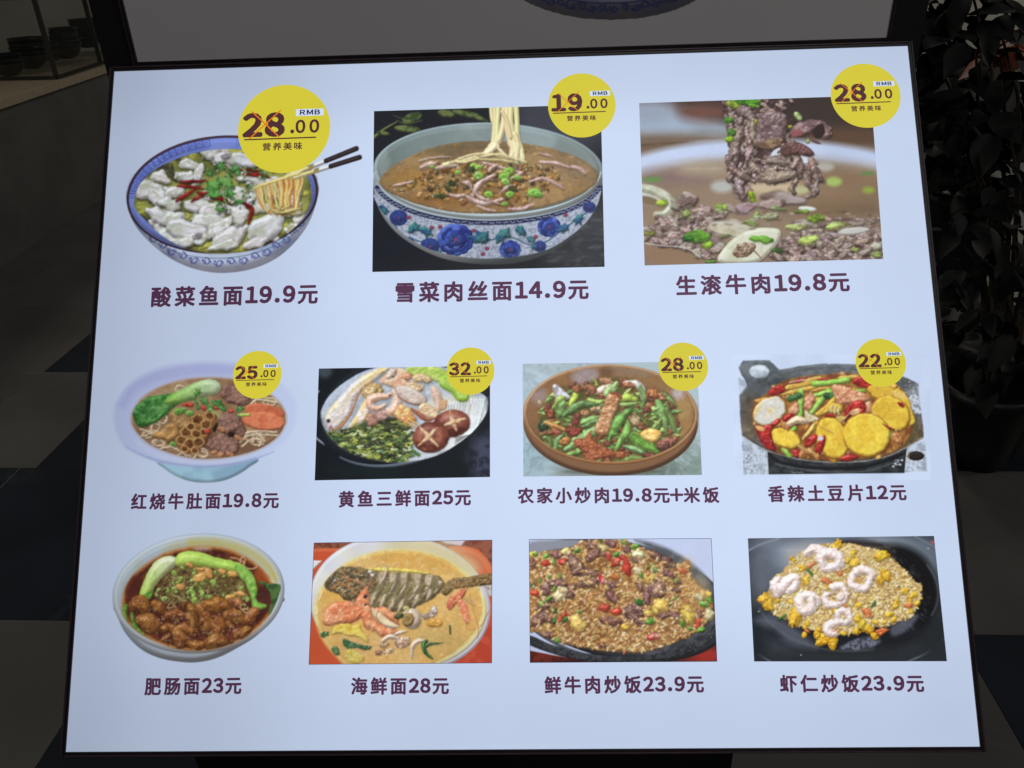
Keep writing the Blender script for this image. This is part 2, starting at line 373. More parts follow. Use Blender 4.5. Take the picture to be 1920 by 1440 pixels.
def dish_fish_noodles():
    A = Art((220, 230, 700, 530), 1503, solid=False); A.rough = .34; oy = -(230 - 140) * 3.1313
    def T(L): return [(x, y + oy) for x, y in L]
    cy = 705 + oy
    body = T([(57, 660), (60, 760), (98, 870), (170, 965), (290, 1065), (420, 1130), (560, 1162), (690, 1160), (820, 1132), (950, 1068), (1060, 965), (1130, 860), (1172, 740), (1180, 640), (1100, 560), (600, 500), (150, 560)])
    A.p(body, (178, 192, 222), c2=(196, 208, 234), ms=200, bev=60, amb=.62, edge=.25, ew=8, gc=(150, 166, 205), grad=((600, 760 + oy), (600, 1165 + oy)))
    # scrolls on the outside
    for i, (x, y) in enumerate(arc(612, 705 + oy, 512, 398, 12, 168, 20, -3)):
        t = math.degrees(math.atan2(y - cy, x - 612)); sx = 1 if i % 2 else -1
        A_, n_ = (x, y), R(0, 20)
        curl(A, x, y, 25, t + 90 + (60 if sx > 0 else -60), sx, (62, 70, 138), 5)
        curl(A, x + 18 * math.cos(math.radians(t + 90)), y + 14 * math.sin(math.radians(t + 90)), 15, t - 40, -sx, (62, 70, 138), 4)
        for q in (-28, 12): A.s_([(x + q, y - 14), (x + q + 12, y - 2), (x + q + 18, y + 12)], [2, 6, 2], (70, 78, 146), flat=True)
    A.s_(arc(614, 712 + oy, 556, 366, 14, 166, 40, -3.5), 4.5, (70, 100, 120), crv=False, flat=True, al=.8)
    A.e(617, cy, 563, 346, -4, (54, 32, 44), bev=9, spec=.3, amb=.55)
    A.e(617, cy + 2, 549, 334, -4, (112, 130, 208), c2=(128, 146, 220), ms=120, bev=30, amb=.7)
    key_pattern(A, 617, 712 + oy, 528, 316, 188, 262, 17, -4, 42, (58, 66, 140))
    key_pattern(A, 617, 716 + oy, 512, 306, -22, 8, 4, -4, 40, (70, 76, 150))
    inner = T([(100, 740), (130, 650), (205, 570), (300, 516), (430, 468), (560, 442), (700, 438), (860, 450), (1000, 510), (1110, 590), (1140, 680), (1128, 780), (1060, 880), (960, 960), (830, 1020), (690, 1048), (540, 1050), (400, 1020), (270, 950), (170, 860), (110, 790)])
    A.p(inner, (140, 142, 66), c2=(92, 98, 44), ms=120, bump=(40, 3), bev=14, amb=.6, edge=.5, ew=10)
    A.food = A.clip = A.mask_p(inner); mk = A.clip.copy()
    for x, y, r in ((180, 560, 60), (270, 540, 70), (150, 860, 60), (200, 900, 40), (330, 470, 60), (480, 440, 40), (330, 590, 60), (110, 800, 40)):
        A.e(x, y + oy, r, r * .6, R(-40, 40), (48, 50, 34), c2=(82, 84, 34), ms=30, bump=(16, 4), bev=20, soft=6, rag=(30, 14), spec=.15, edge=.3)
    for x, y, r in ((150, 790, 46), (250, 720, 60), (430, 470, 50), (700, 440, 60), (400, 850, 40), (520, 1010, 50), (720, 1020, 50), (960, 900, 60), (1090, 700, 40)):
        A.e(x, y + oy, r, r * .55, R(-30, 30), (166, 164, 62), c2=(140, 146, 60), ms=30, bump=(20, 3), bev=16, soft=5, rag=(30, 12), spec=.25)
    def fish(x, y, rx, ry, rot, **kw):
        o = dict(c2=(188, 192, 180), ms=rx * .8, bump=(max(16, rx * .6), 3.4), bev=min(rx, ry) * .55, spec=.34, pw=22, edge=.62, ew=5, sh=.8, so=(4, 8), sb=9, rag=(rx * .55, min(rx, ry) * .42), amb=.48); o.update(kw)
        rx *= 1.18; ry *= 1.16; o['rag'] = (rx * .55, min(rx, ry) * .20); c, q = math.cos(math.radians(rot)), math.sin(math.radians(rot)); P = []; n = 9
        for i in range(n):
            t = 6.283 * (i + R(-.3, .3)) / n; rr = R(.78, 1.2); a, b = rx * rr * math.cos(t), ry * rr * math.sin(t); P.append((x + a * c - b * q, y + a * q + b * c))
        A.p(P, jit((218, 220, 226), 8), **o)
        for i in range(2 if rx > 30 else 1):
            a, b = R(-.5, .5) * rx, R(-.6, .6) * ry; X0, Y0 = x + a * c - b * q, y + a * q + b * c; L = rx * R(.4, .7); A.s_([(X0 - L * c + R(-6, 6), Y0 - L * q + R(-8, 8)), (X0, Y0 + R(-8, 8)), (X0 + L * c, Y0 + L * q)], [2, R(5, 10), 2], (166, 166, 132), soft=2, flat=True, al=.6)
    A.scatter(mk, 40, lambda x, y: fish(x, y, R(34, 62), R(18, 32), R(-60, 60), c2=(150, 150, 120)))
    F = [(250, 600, 55, 36, 20), (190, 680, 78, 52, 20), (240, 720, 60, 40, 40), (350, 690, 48, 34, -20), (545, 455, 42, 46, -50), (430, 530, 52, 28, 10), (395, 600, 42, 30, 0), (480, 575, 26, 50, 20),
         (620, 490, 52, 26, -10), (720, 500, 90, 34, 8), (310, 760, 60, 36, 10), (245, 830, 64, 44, 30), (330, 850, 62, 40, -10), (300, 940, 72, 42, -25), (465, 770, 72, 42, 15), (560, 790, 64, 36, -20),
         (540, 860, 80, 40, 0), (400, 910, 105, 44, 8), (340, 985, 60, 30, 10), (430, 965, 66, 30, -20), (600, 900, 40, 90, 55), (660, 950, 100, 42, -28), (720, 815, 48, 60, -30), (720, 700, 48, 40, 20),
         (800, 740, 50, 36, 30), (840, 790, 60, 34, -10), (870, 890, 108, 62, -36), (820, 985, 70, 28, -20), (640, 1000, 80, 26, -15), (880, 640, 40, 26, 0), (820, 620, 46, 26, 20), (1000, 800, 60, 26, 10), (1050, 760, 30, 20, 0), (210, 960, 40, 24, 20), (500, 965, 45, 28, -30)]
    for f in F: fish(f[0], f[1] + oy, *f[2:])
    for x, y in ((640, 480), (470, 950), (600, 700), (780, 760)): A.e(x, y + oy, 34, 16, R(-60, 0), (110, 98, 104), c2=(150, 145, 150), ms=14, bump=(8, 2), rag=(10, 5), edge=.3, sh=.3)
    for L, w in (([(365, 632), (440, 628), (530, 622)], 20), ([(355, 655), (430, 660), (510, 672)], 22), ([(345, 745), (400, 710), (470, 668)], 24), ([(435, 745), (480, 720), (520, 700)], 22), ([(550, 722), (610, 730), (675, 770)], 34),
                 ([(745, 755), (790, 790), (785, 830), (768, 878)], 30), ([(740, 585), (820, 590), (900, 608)], 26), ([(700, 560), (780, 562), (860, 570)], 20), ([(470, 690), (500, 700), (540, 690)], 20)):
        chili(A, T(L), w)
    sp = A.mask_p(T([(520, 560), (700, 540), (900, 580), (840, 700), (760, 780), (640, 800), (560, 790), (600, 700)])) * mk
    A.scatter(sp, 90, lambda x, y: A.e(x, y, R(6, 14), R(5, 9), R(0, 180), pick([(52, 104, 42), (80, 128, 60), (38, 80, 34), (150, 170, 130)]), bev=6, spec=.2, edge=.4, sh=.4))
    for x, y, r, a in ((560, 660, 62, -30), (640, 640, 60, 20), (700, 560, 44, 60), (610, 540, 38, -70), (570, 700, 52, 10), (660, 700, 44, 40), (540, 585, 30, 0), (720, 750, 30, 0), (600, 790, 26, 20)):
        leafy(A, x, y + oy, r, a, (84, 148, 66), (48, 104, 42))
    A.s_(T([(640, 760), (620, 690), (650, 600)]), 6, (120, 160, 90))
    # noodles lifted by the chopsticks
    for i in range(26):
        t = i / 25; x0 = 812 + 262 * t; y0 = 662 - 84 * t; x1 = 872 + 190 * t + R(-14, 14); y1 = 790 + 26 * math.sin(t * 3.1) + R(-10, 20)
        c = (236, 216, 130) if i % 4 else (220, 140, 66)
        if 12 < i < 24 and i % 3 == 0: c = (214, 116, 52)
        noodle(A, T([(x0, y0), (x0 + 10 + R(-5, 5), y0 + 50), ((x0 + x1) / 2 + R(-14, 14), (y0 + y1) / 2 + 24), (x1, y1)]), R(10, 15), c)
    for i in range(12): noodle(A, T([(900 + R(-30, 120), 790 + R(-20, 10)), (960 + R(-30, 30), 812), (1040 + R(-20, 40), 800 + R(-20, 20))]), 10, (206, 190, 110))
    A.clip = None
    for (x0, y0, x1, y1) in ((1040, 605, 1428, 484), (1000, 598, 1410, 432)):
        def q(t): return (x0 + (x1 - x0) * t, y0 + (y1 - y0) * t + oy)
        A.s_([q(0), q(.44)], 27, (214, 204, 142), crv=False, edge=.35, amb=.6)
        A.s_([q(.33), q(.37)], 28, (150, 140, 90), crv=False, flat=True)
        A.s_([q(.40), q(.56)], [27, 28], (222, 226, 234), crv=False, edge=.45, amb=.6)
        A.s_([q(.55), q(.985)], [28, 30], (44, 34, 38), crv=False, edge=.2, amb=.5)
        A.s_([q(.58), q(.96)], 5, (92, 78, 74), crv=False, flat=True, al=.7)
    for i in range(24): t = i / 23; noodle(A, T([(806 + 262 * t, 668 - 86 * t), (826 + 250 * t, 652 - 80 * t)]), 12, (226, 206, 120), sh=0)
    return A.finish()

def dish_pork_noodles():
    A = Art((690, 185, 1145, 520), 1534 * 455 / 490, bg=(26, 29, 36)); A.rough = .5; ox, oy = -10 * 3.1306, -55 * 3.1306
    def T(L): return [(x + ox, y + oy) for x, y in L]
    for x, y, rx, ry, c in ((1200, 300, 300, 180, (70, 74, 84)), (250, 1000, 300, 160, (18, 22, 34)), (1350, 900, 160, 120, (66, 68, 74)), (1300, 1100, 220, 80, (58, 60, 66)), (1020, 250, 120, 90, (58, 60, 72))):
        A.e(x + ox, y + oy, rx, ry, 0, c, flat=True, soft=46, al=.75)
    A.scatter(A.mask_p(T([(1080, 1000), (1420, 830), (1420, 1160), (1080, 1160)]), False), 60, lambda x, y: A.e(x, y, R(8, 40), R(3, 9), R(-30, 10), (96, 98, 104), flat=True, soft=4, al=.3))
    for L, w, c in (([(66, 400), (130, 350), (200, 310)], [18, 6], (110, 124, 66)), ([(200, 300), (260, 320), (350, 300)], [4, 8, 3], (88, 104, 60)), ([(180, 270), (250, 290), (330, 250)], [3, 8, 3], (70, 84, 56))): A.s_(T(L), w, c, soft=2)
    for x, y, rx, ry, a in ((290, 285, 60, 28, -20), (265, 350, 80, 20, 5), (490, 260, 50, 22, 10), (610, 262, 90, 18, 12), (690, 290, 50, 12, 20), (120, 375, 40, 12, 10)):
        A.e(x + ox, y + oy, rx, ry, a, (104, 118, 70), c2=(60, 76, 44), ms=30, soft=3, bump=(20, 2), edge=.4, ew=8)
    # bowl
    body = T([(64, 600), (64, 690), (84, 790), (130, 880), (210, 970), (330, 1050), (470, 1110), (640, 1140), (820, 1145), (960, 1125), (1090, 1080), (1220, 1000), (1320, 890), (1378, 790), (1402, 690), (1404, 610), (1000, 500), (400, 500)])
    A.p(body, (168, 182, 190), bev=50, amb=.5, edge=.4, ew=14, gc=(96, 108, 116), grad=((700, 1000 + oy), (760, 1145 + oy)))
    band = T([(70, 735), (200, 810), (400, 872), (620, 905), (830, 910), (1020, 886), (1200, 820), (1330, 750), (1398, 700), (1376, 800), (1310, 900), (1210, 985), (1080, 1060), (900, 1100), (700, 1110), (520, 1090), (380, 1050), (250, 975), (150, 880), (85, 790)])
    A.p(band, (170, 180, 198), c2=(132, 140, 160), ms=9, flat=True)
    m = A.clip = A.mask_p(band)
    A.scatter(m, 520, lambda x, y: A.e(x, y, R(3, 9), R(1.5, 3), R(0, 180), pick([(120, 128, 148), (212, 218, 228)]), flat=True, al=.5))
    A.s_(T([(60, 905), (170, 900), (240, 975), (380, 1020), (470, 1010), (660, 1020), (760, 1000), (880, 990), (980, 1030), (1080, 1010), (1160, 950), (1260, 880), (1330, 830)]), 7, (50, 84, 110), flat=True)
    for x, y, r in ((545, 1000, 112), (212, 872, 56), (1095, 925, 72), (865, 1060, 66), (395, 1040, 60), (1330, 810, 40), (1040, 1040, 40), (275, 1010, 30), (110, 830, 36)):
        for ring_, (rr, n) in enumerate(((1.0, 13), (.75, 10), (.5, 8), (.26, 5))):
            for i in range(n):
                a = 6.283 * i / n + ring_ * .4; c = pick([(44, 66, 150), (60, 88, 172), (34, 46, 118), (84, 108, 190)]) if r > 60 and ring_ < 3 else pick([(44, 60, 120), (50, 70, 140)])
                A.e(x + ox + r * rr * .8 * math.cos(a), y + oy + r * rr * .68 * math.sin(a), r * .24, r * .18, math.degrees(a) + 90, c, bev=r * .1, edge=.5, ew=5, amb=.6)
        A.e(x + ox, y + oy, r * .1, r * .1, 0, (130, 60, 90), flat=True)
    for x, y, a, r in ((300, 935, -30, 46), (370, 950, 30, 46), (690, 990, 10, 60), (715, 985, -60, 40), (820, 980, -50, 60), (930, 950, 60, 48), (1180, 930, -30, 44), (1270, 880, -60, 44), (130, 830, 60, 34), (440, 1080, 0, 30), (990, 1000, 20, 30), (1010, 1045, 10, 30)):
        leafy(A, x + ox, y + oy, r, a, (54, 112, 112), (40, 80, 120), 6)
    for x, y in ((455, 925), (652, 948), (270, 870), (1015, 985), (730, 1052), (405, 930), (1190, 855), (705, 1085)): A.e(x + ox, y + oy, 14, 12, 0, (132, 64, 92), edge=.4, amb=.7)
    A.clip = None
    # rim: outer ellipse then the inside
    A.e(738 + ox, 596 + oy, 676, 283, 1, (150, 166, 172), bev=26, amb=.5, edge=.35, ew=5, spec=.2)
    A.s_(arc(738 + ox, 640 + oy, 668, 262, 12, 168, 50), 26, (34, 38, 72), crv=False, flat=True)
    for x, y in arc(738 + ox, 640 + oy, 668, 262, 14, 166, 44): A.s_([(x - 14, y + R(-5, 5)), (x - 4, y + R(-6, 6)), (x + 4, y + R(-6, 6)), (x + 14, y + R(-5, 5))], 4.5, (160, 172, 196), flat=True)
    A.s_(arc(738 + ox, 590 + oy, 662, 270, 4, 176, 50), [16, 34, 44, 34, 16], (166, 182, 188), crv=False, amb=.6, spec=.15)
    A.e(738 + ox, 585 + oy, 655, 262, 1, (104, 118, 116), c2=(126, 140, 138), ms=160, bev=30, amb=.75, gc=(140, 154, 156), grad=((200 + ox, 700 + oy), (700 + ox, 320 + oy)))
    inner = T([(98, 650), (160, 580), (280, 510), (420, 455), (600, 425), (780, 420), (960, 436), (1130, 470), (1270, 520), (1360, 580), (1384, 630), (1350, 690), (1240, 750), (1080, 805), (900, 838), (720, 848), (520, 838), (330, 795), (200, 745), (120, 700)])
    A.p(inner, (124, 98, 64), c2=(142, 112, 72), ms=150, bump=(60, 3), bev=12, amb=.6, edge=.4, ew=10, gc=(112, 92, 66), grad=((600, 800 + oy), (600, 430 + oy)))
    A.food = A.clip = A.mask_p(inner); mk = A.clip.copy()
    for x, y, rx, ry, c in ((300, 640, 160, 60, (150, 106, 46)), (700, 760, 260, 60, (140, 92, 44)), (1200, 600, 130, 50, (134, 108, 80)), (430, 760, 160, 40, (128, 80, 34)), (760, 460, 260, 24, (88, 72, 50)), (1150, 700, 160, 40, (150, 112, 66)), (480, 480, 120, 20, (92, 78, 50))):
        A.e(x + ox, y + oy, rx, ry, 0, c, flat=True, soft=26, al=.7)
    pile = A.mask_p(T([(180, 690), (360, 610), (560, 540), (900, 530), (1100, 560), (1180, 640), (1080, 730), (900, 790), (680, 790), (420, 760), (260, 740)]))
    A.scatter(pile * mk, 260, lambda x, y: A.e(x, y, R(10, 26), R(6, 13), R(-60, 60), jit(pick([(138, 94, 36), (96, 64, 28), (160, 112, 48), (82, 58, 34), (60, 52, 30), (170, 132, 80)]), 14), bump=(10, 3), bev=8, spec=.3, edge=.45, sh=.35, rag=(14, 5)))
    A.scatter(mk, 90, lambda x, y: A.e(x, y, R(6, 22), R(4, 9), R(-40, 40), jit(pick([(150, 112, 50), (110, 80, 44), (166, 130, 84)]), 12), soft=2, al=.6, bump=(10, 2), rag=(14, 4)))
    pk = (198, 168, 160)
    for L, w in (([(340, 580), (380, 560), (430, 552)], 34), ([(415, 580), (490, 572), (555, 565)], 24), ([(330, 540), (420, 518), (520, 514)], 14), ([(185, 682), (240, 672), (300, 658)], 20), ([(705, 552), (780, 566), (850, 588)], 26), ([(775, 622), (700, 660), (660, 710), (640, 770)], 36),
                 ([(612, 745), (660, 775), (740, 785), (820, 762)], 34), ([(640, 700), (690, 750), (800, 790)], 22), ([(980, 660), (1060, 642), (1130, 670), (1175, 700)], 24), ([(1040, 545), (1130, 550), (1220, 580)], 22), ([(1230, 570), (1280, 590), (1310, 615)], 30), ([(870, 640), (930, 610), (900, 600)], 24),
                 ([(510, 735), (560, 745), (600, 735)], 26), ([(670, 800), (720, 820), (780, 832)], 20), ([(860, 820), (930, 820), (1000, 795)], 26), ([(820, 720), (850, 690), (870, 680)], 30), ([(590, 665), (620, 670), (640, 690)], 30), ([(740, 600), (770, 570), (790, 560)], 24), ([(1040, 495), (1090, 505), (1110, 515)], 16)):
        A.s_(T(L), [w * .6, w, w * .5], jit(pk, 10), c2=(176, 140, 128), ms=24, bump=(14, 3), spec=.3, edge=.4, ew=6, sh=.45)
    for x, y, r in ((650, 570, 26), (680, 575, 22), (560, 605, 20), (680, 625, 34), (855, 600, 34), (830, 630, 34), (840, 660, 28), (905, 635, 22), (1005, 725, 40), (1030, 735, 28), (740, 735, 28), (865, 735, 28), (835, 790, 22), (410, 572, 14)):
        ring(A, x + ox, y + oy, r, R(-20, 20), (120, 166, 60), (84, 124, 44), .4)
    for x, y, r in ((520, 670, 34), (500, 700, 30), (460, 745, 28), (870, 700, 26), (640, 590, 30), (430, 745, 20)): leafy(A, x + ox, y + oy, r, R(0, 180), (48, 66, 34), (34, 46, 26))
    A.scatter(pile, 46, lambda x, y: A.e(x, y, R(3, 8), R(2, 4), R(0, 180), (226, 226, 222), flat=True, soft=1.3, al=.8))
    A.clip = None
    yn = (240, 230, 178)
    for L, w in (([(752, 200), (762, 300), (790, 350), (770, 420), (735, 470), (700, 500), (600, 530), (480, 560)], 24), ([(775, 200), (775, 300), (770, 380), (760, 440), (715, 500)], 26), ([(800, 200), (790, 320), (785, 420), (752, 490)], 30), ([(830, 200), (828, 300), (812, 380), (780, 450), (720, 498)], 34),
                 ([(850, 200), (845, 300), (862, 400), (880, 470), (872, 520)], 38), ([(872, 200), (868, 300), (880, 380), (896, 460), (905, 540)], 34), ([(900, 200), (905, 300), (908, 400), (930, 470), (938, 540)], 30), ([(818, 250), (850, 310), (868, 400)], 20), ([(790, 420), (800, 470), (850, 515)], 20), ([(890, 380), (910, 440), (900, 520)], 26)):
        noodle(A, T(L), w, yn, bev=w * .5, edge=.3, ew=4, amb=.68)
    A.clip = mk
    for L in ([(560, 528), (660, 500), (760, 505), (860, 525)], [(700, 515), (800, 500), (900, 530), (960, 545)], [(640, 535), (760, 530), (880, 545)], [(520, 545), (600, 545), (680, 525)]): noodle(A, T(L), 16, (214, 196, 140))
    return A.finish()

def dish_boiled_beef():
    A = Art((1190, 170, 1665, 505), 1620 * 475 / 540, bg=(134, 116, 100)); ox, oy = -30, -210
    def T(L): return [(x + ox, y + oy) for x, y in L]
    def E(x, y, rx, ry, rot, c, **kw): A.e(x + ox, y + oy, rx, ry, rot, c, **kw)
    B = dict(flat=True, soft=28)
    E(300, 280, 260, 70, 0, (98, 74, 70), **B); E(900, 340, 620, 150, 4, (58, 48, 44), **B); E(1250, 470, 260, 60, 0, (92, 70, 54), **B)
    E(200, 400, 340, 95, 6, (158, 174, 196), **B); E(120, 330, 120, 60, 0, (150, 162, 180), **B); E(480, 440, 120, 40, 0, (148, 160, 172), **B); E(420, 330, 140, 50, 0, (112, 76, 66), **B); E(250, 480, 300, 26, 0, (126, 112, 100), **B); E(160, 512, 180, 26, -4, (98, 78, 58), **B)
    E(760, 700, 860, 214, 0, (192, 206, 236), flat=True, soft=14); E(780, 750, 820, 166, 0, (160, 150, 142), flat=True, soft=26)
    E(780, 900, 860, 300, 0, (142, 122, 102), flat=True, soft=22)
    E(1200, 760, 300, 110, 0, (138, 114, 90), **B); E(1150, 880, 260, 60, 0, (122, 100, 78), **B); E(300, 1130, 260, 60, 0, (138, 112, 90), flat=True, soft=10)
    E(250, 700, 190, 40, 0, (130, 108, 104), **B); E(420, 650, 120, 30, 0, (168, 154, 134), **B); E(800, 760, 160, 50, 0, (196, 178, 148), **B)
    E(120, 800, 70, 50, 10, (206, 210, 202), flat=True, soft=9); E(130, 710, 50, 14, 0, (96, 140, 70), flat=True, soft=9); E(520, 750, 60, 34, 0, (176, 178, 176), flat=True, soft=11)
    for x, y, rx, ry, c in ((1150, 722, 44, 26, (166, 190, 104)), (1345, 770, 32, 18, (150, 170, 70)), (1340, 675, 34, 10, (96, 132, 70)), (1100, 640, 50, 24, (176, 172, 164)), (960, 770, 50, 22, (180, 180, 140))): E(x, y, rx, ry, 0, c, flat=True, soft=8)
    # onion slices at the left
    A.s_(T([(80, 760), (150, 780), (215, 820), (235, 860), (200, 900), (150, 905)]), [50, 60, 40, 30], (208, 212, 196), c2=(180, 184, 160), ms=60, soft=4, amb=.75); E(110, 830, 60, 24, 14, (124, 108, 84), flat=True, soft=4)
    A.s_(arc(300 + ox, 830 + oy, 66, 40, -80, 80, 12), 22, (192, 196, 184), crv=False, soft=4, amb=.7)
    mt, m2 = (162, 144, 136), (110, 90, 84)
    def bf(x, y, rx, ry, rot, **kw):
        o = dict(c2=m2, ms=rx * .8, bump=(max(12, rx * .4), 4.0), bev=min(rx, ry) * .6, spec=.28, pw=16, edge=.4, ew=6, sh=.5, so=(3, 6), sb=9, rag=(rx * .6, min(rx, ry) * .3), amb=.42); o.update(kw)
        E(x, y, rx, ry, rot, jit(mt, 14), **o)
    # far, blurred pieces; then nearer ones
    for x, y, rx, ry in ((630, 770, 50, 60), (860, 820, 130, 40), (300, 850, 70, 46), (330, 830, 60, 36), (650, 870, 70, 30), (560, 870, 60, 26), (800, 850, 80, 30)): bf(x, y, rx, ry, R(-20, 20), soft=6, spec=.05, sh=.2)
    mk = A.mask_p(T([(85, 1000), (180, 940), (330, 900), (420, 860), (560, 900), (520, 960), (460, 1000), (420, 1050), (520, 1080), (470, 1160), (400, 1140), (330, 1100), (200, 1075), (90, 1070)]))
    A.p(T([(100, 990), (330, 900), (520, 900), (520, 1060), (440, 1130), (200, 1070)]), (112, 90, 86), soft=14, c2=(140, 120, 116), ms=40); A.scatter(mk, 90, lambda x, y: bf(x - ox, y - oy, R(24, 58), R(12, 24), R(-40, 40), soft=2.6))
    mk = A.mask_p(T([(800, 1150), (840, 1040), (1000, 1010), (1180, 1010), (1300, 1000), (1425, 1040), (1430, 1160), (1100, 1170), (820, 1165)]))
    A.p(T([(830, 1060), (1000, 1015), (1300, 1005), (1425, 1040), (1430, 1170), (830, 1170)]), (112, 90, 86), soft=14, c2=(140, 120, 116), ms=40); A.scatter(mk, 120, lambda x, y: bf(x - ox, y - oy, R(24, 60), R(12, 24), R(-40, 40), soft=2.2))
    for i in range(26): bf(R(950, 1420), R(925, 1000), R(24, 60), R(6, 14), R(-10, 10), soft=4, spec=.1, sh=.2)
    E(590, 990, 150, 44, 6, (196, 192, 174), c2=(176, 168, 144), ms=60, soft=8, amb=.8)
    E(1260, 1000, 90, 20, -6, (196, 196, 192), soft=3, amb=.7); E(1000, 875, 50, 14, 4, (206, 214, 212), soft=3, amb=.8)
    # big onion cut in the foreground
    A.p(T([(500, 1170), (520, 1110), (600, 1030), (700, 988), (800, 982), (850, 1000), (840, 1060), (780, 1130), (720, 1175), (600, 1190)]), (216, 218, 200), c2=(196, 198, 172), ms=90, bev=22, edge=.2, ew=8, sh=.4, amb=.75)
    E(645, 1105, 66, 40, -20, (112, 86, 66), c2=(160, 140, 120), ms=24, bump=(12, 4), spec=.4, edge=.4, rag=(20, 6))
    A.s_(T([(700, 1110), (725, 1135), (745, 1158)]), [8, 5, 3], (120, 70, 50)); A.s_(T([(760, 1060), (740, 1100), (760, 1140)]), [4, 3, 3], (180, 180, 150), flat=True)
    gr, dg, ly = (104, 168, 50), (52, 112, 38), (186, 208, 110)
    for x, y, rx, ry, a, c in ((380, 1030, 72, 38, 0, gr), (330, 1045, 30, 24, 0, dg), (437, 1078, 42, 22, -6, (150, 190, 60)), (740, 1045, 68, 22, 4, (112, 170, 60)), (1010, 1050, 58, 24, -6, ly), (835, 1110, 42, 13, 0, (70, 110, 44)), (1045, 930, 48, 24, 0, (120, 150, 50)),
                               (940, 975, 60, 18, 0, (176, 190, 120)), (1165, 972, 58, 20, -8, (182, 204, 110)), (685, 955, 50, 16, 14, (170, 190, 110)), (518, 866, 36, 26, 10, (164, 198, 90)), (690, 808, 16, 30, -14, (150, 180, 40)), (187, 842, 30, 20, 0, (170, 200, 70)), (325, 905, 28, 24, 0, (158, 172, 100)),
                               (720, 915, 18, 26, 0, (156, 176, 100)), (790, 920, 44, 14, -6, (160, 176, 120)), (840, 875, 46, 14, 6, (150, 166, 110)), (1265, 1106, 26, 14, 0, (150, 160, 90)), (1390, 1130, 28, 14, 0, (170, 190, 110)), (1385, 1085, 34, 18, -10, (186, 186, 168)), (460, 1172, 36, 10, 0, (90, 140, 50)), (110, 1015, 30, 18, 0, (130, 130, 60)), (970, 890, 40, 12, 0, (120, 150, 60)), (535, 1025, 40, 10, 0, (140, 140, 100))):
        E(x, y, rx, ry, a, c, c2=[q * .72 for q in c], ms=rx, bev=ry * .7, spec=.2, edge=.2, sh=.35, soft=2.6, amb=.62, rag=(26, 7))
    A.scatter(A.mask_p(T([(400, 850), (900, 840), (1400, 900), (1400, 1000), (500, 980)])), 60, lambda x, y: A.e(x, y, R(8, 26), R(3, 7), R(-10, 10), pick([(200, 200, 196), (96, 74, 60), (160, 150, 140)]), flat=True, soft=4, al=.6))
    A.s_(T([(85, 1068), (180, 1082), (290, 1090), (350, 1110), (400, 1150)]), 5, (206, 200, 196), flat=True, soft=1.5)
    # the lifted bundle of beef
    hang = T([(548, 265), (560, 400), (552, 520), (560, 680), (600, 740), (700, 720), (900, 710), (1000, 690), (1060, 640), (1000, 560), (900, 480), (860, 300), (930, 290), (900, 262)])
    A.p(hang, (70, 50, 50), c2=(96, 74, 74), ms=40, bump=(18, 6), rag=(30, 14), soft=3, spec=.1)
    A.scatter(A.mask_p(hang), 170, lambda x, y: bf(x - ox, y - oy, R(16, 34), R(10, 18), R(50, 130) if x < 690 + ox else R(-30, 60)))
    A.p(T([(800, 560), (830, 535), (862, 532), (830, 560), (870, 580), (905, 590), (840, 600), (800, 590)]), (206, 214, 230), flat=True, soft=2); A.p(T([(945, 590), (975, 575), (1010, 590), (1010, 615), (970, 615)]), (206, 214, 230), flat=True, soft=2)
    for L, w in (([(590, 300), (650, 330), (700, 380)], 60), ([(630, 420), (600, 520), (590, 640)], 56), ([(660, 420), (680, 520), (650, 640)], 44), ([(600, 560), (560, 600), (600, 680)], 52), ([(640, 700), (620, 760), (640, 820)], 60), ([(700, 380), (690, 460), (720, 520)], 44),
                 ([(700, 640), (800, 700), (920, 680)], 84), ([(780, 610), (860, 600), (930, 640)], 60), ([(930, 560), (960, 640), (960, 690)], 54), ([(1020, 600), (1050, 680), (1090, 720)], 56), ([(1000, 640), (1010, 720), (1050, 780)], 50), ([(940, 720), (910, 760), (930, 790)], 34), ([(1060, 700), (1040, 780), (1000, 810)], 36), ([(920, 640), (940, 600), (900, 560)], 40), ([(560, 640), (640, 690), (700, 720)], 50)):
        A.s_(T(L), [w * .6, w, w * .5], jit(mt, 16), c2=m2, ms=34, bump=(20, 5), bev=w * .35, spec=.22, pw=14, edge=.5, ew=7, sh=.5, rag=(18, 6), amb=.3)
    A.p(T([(745, 340), (800, 325), (870, 345), (895, 400), (880, 450), (850, 510), (780, 540), (715, 520), (712, 450), (725, 390)]), (142, 122, 122), c2=(110, 88, 90), ms=30, bump=(18, 8), bev=26, spec=.25, edge=.5, sh=.6, rag=(20, 6), amb=.3)
    for i in range(9): A.s_(T([(735 + R(0, 30), 400 + i * 14), (800, 385 + i * 14 + R(-8, 8)), (870, 400 + i * 13)]), 4, (84, 64, 66), soft=1.5, al=.75, flat=True)
    A.p(T([(715, 500), (850, 480), (850, 515), (780, 540), (725, 530)]), (150, 126, 98), c2=(110, 84, 66), ms=20, bump=(10, 4), edge=.4)
    A.p(T([(900, 450), (940, 395), (1030, 372), (1100, 385), (1135, 430), (1130, 475), (1090, 480), (1060, 430), (1020, 450), (960, 470)]), (138, 112, 112), c2=(104, 80, 82), ms=34, bump=(16, 6), bev=24, spec=.25, edge=.5, sh=.6, rag=(18, 6), amb=.3)
    A.p(T([(1030, 430), (1080, 395), (1100, 440), (1070, 480), (1040, 470)]), (48, 34, 34), soft=2, bump=(10, 2))
    A.p(T([(860, 520), (940, 500), (1010, 530), (1040, 570), (1000, 580), (940, 570), (880, 580), (850, 560)]), (112, 78, 76), c2=(86, 60, 58), ms=30, bump=(14, 5), bev=18, spec=.2, edge=.5, sh=.4)
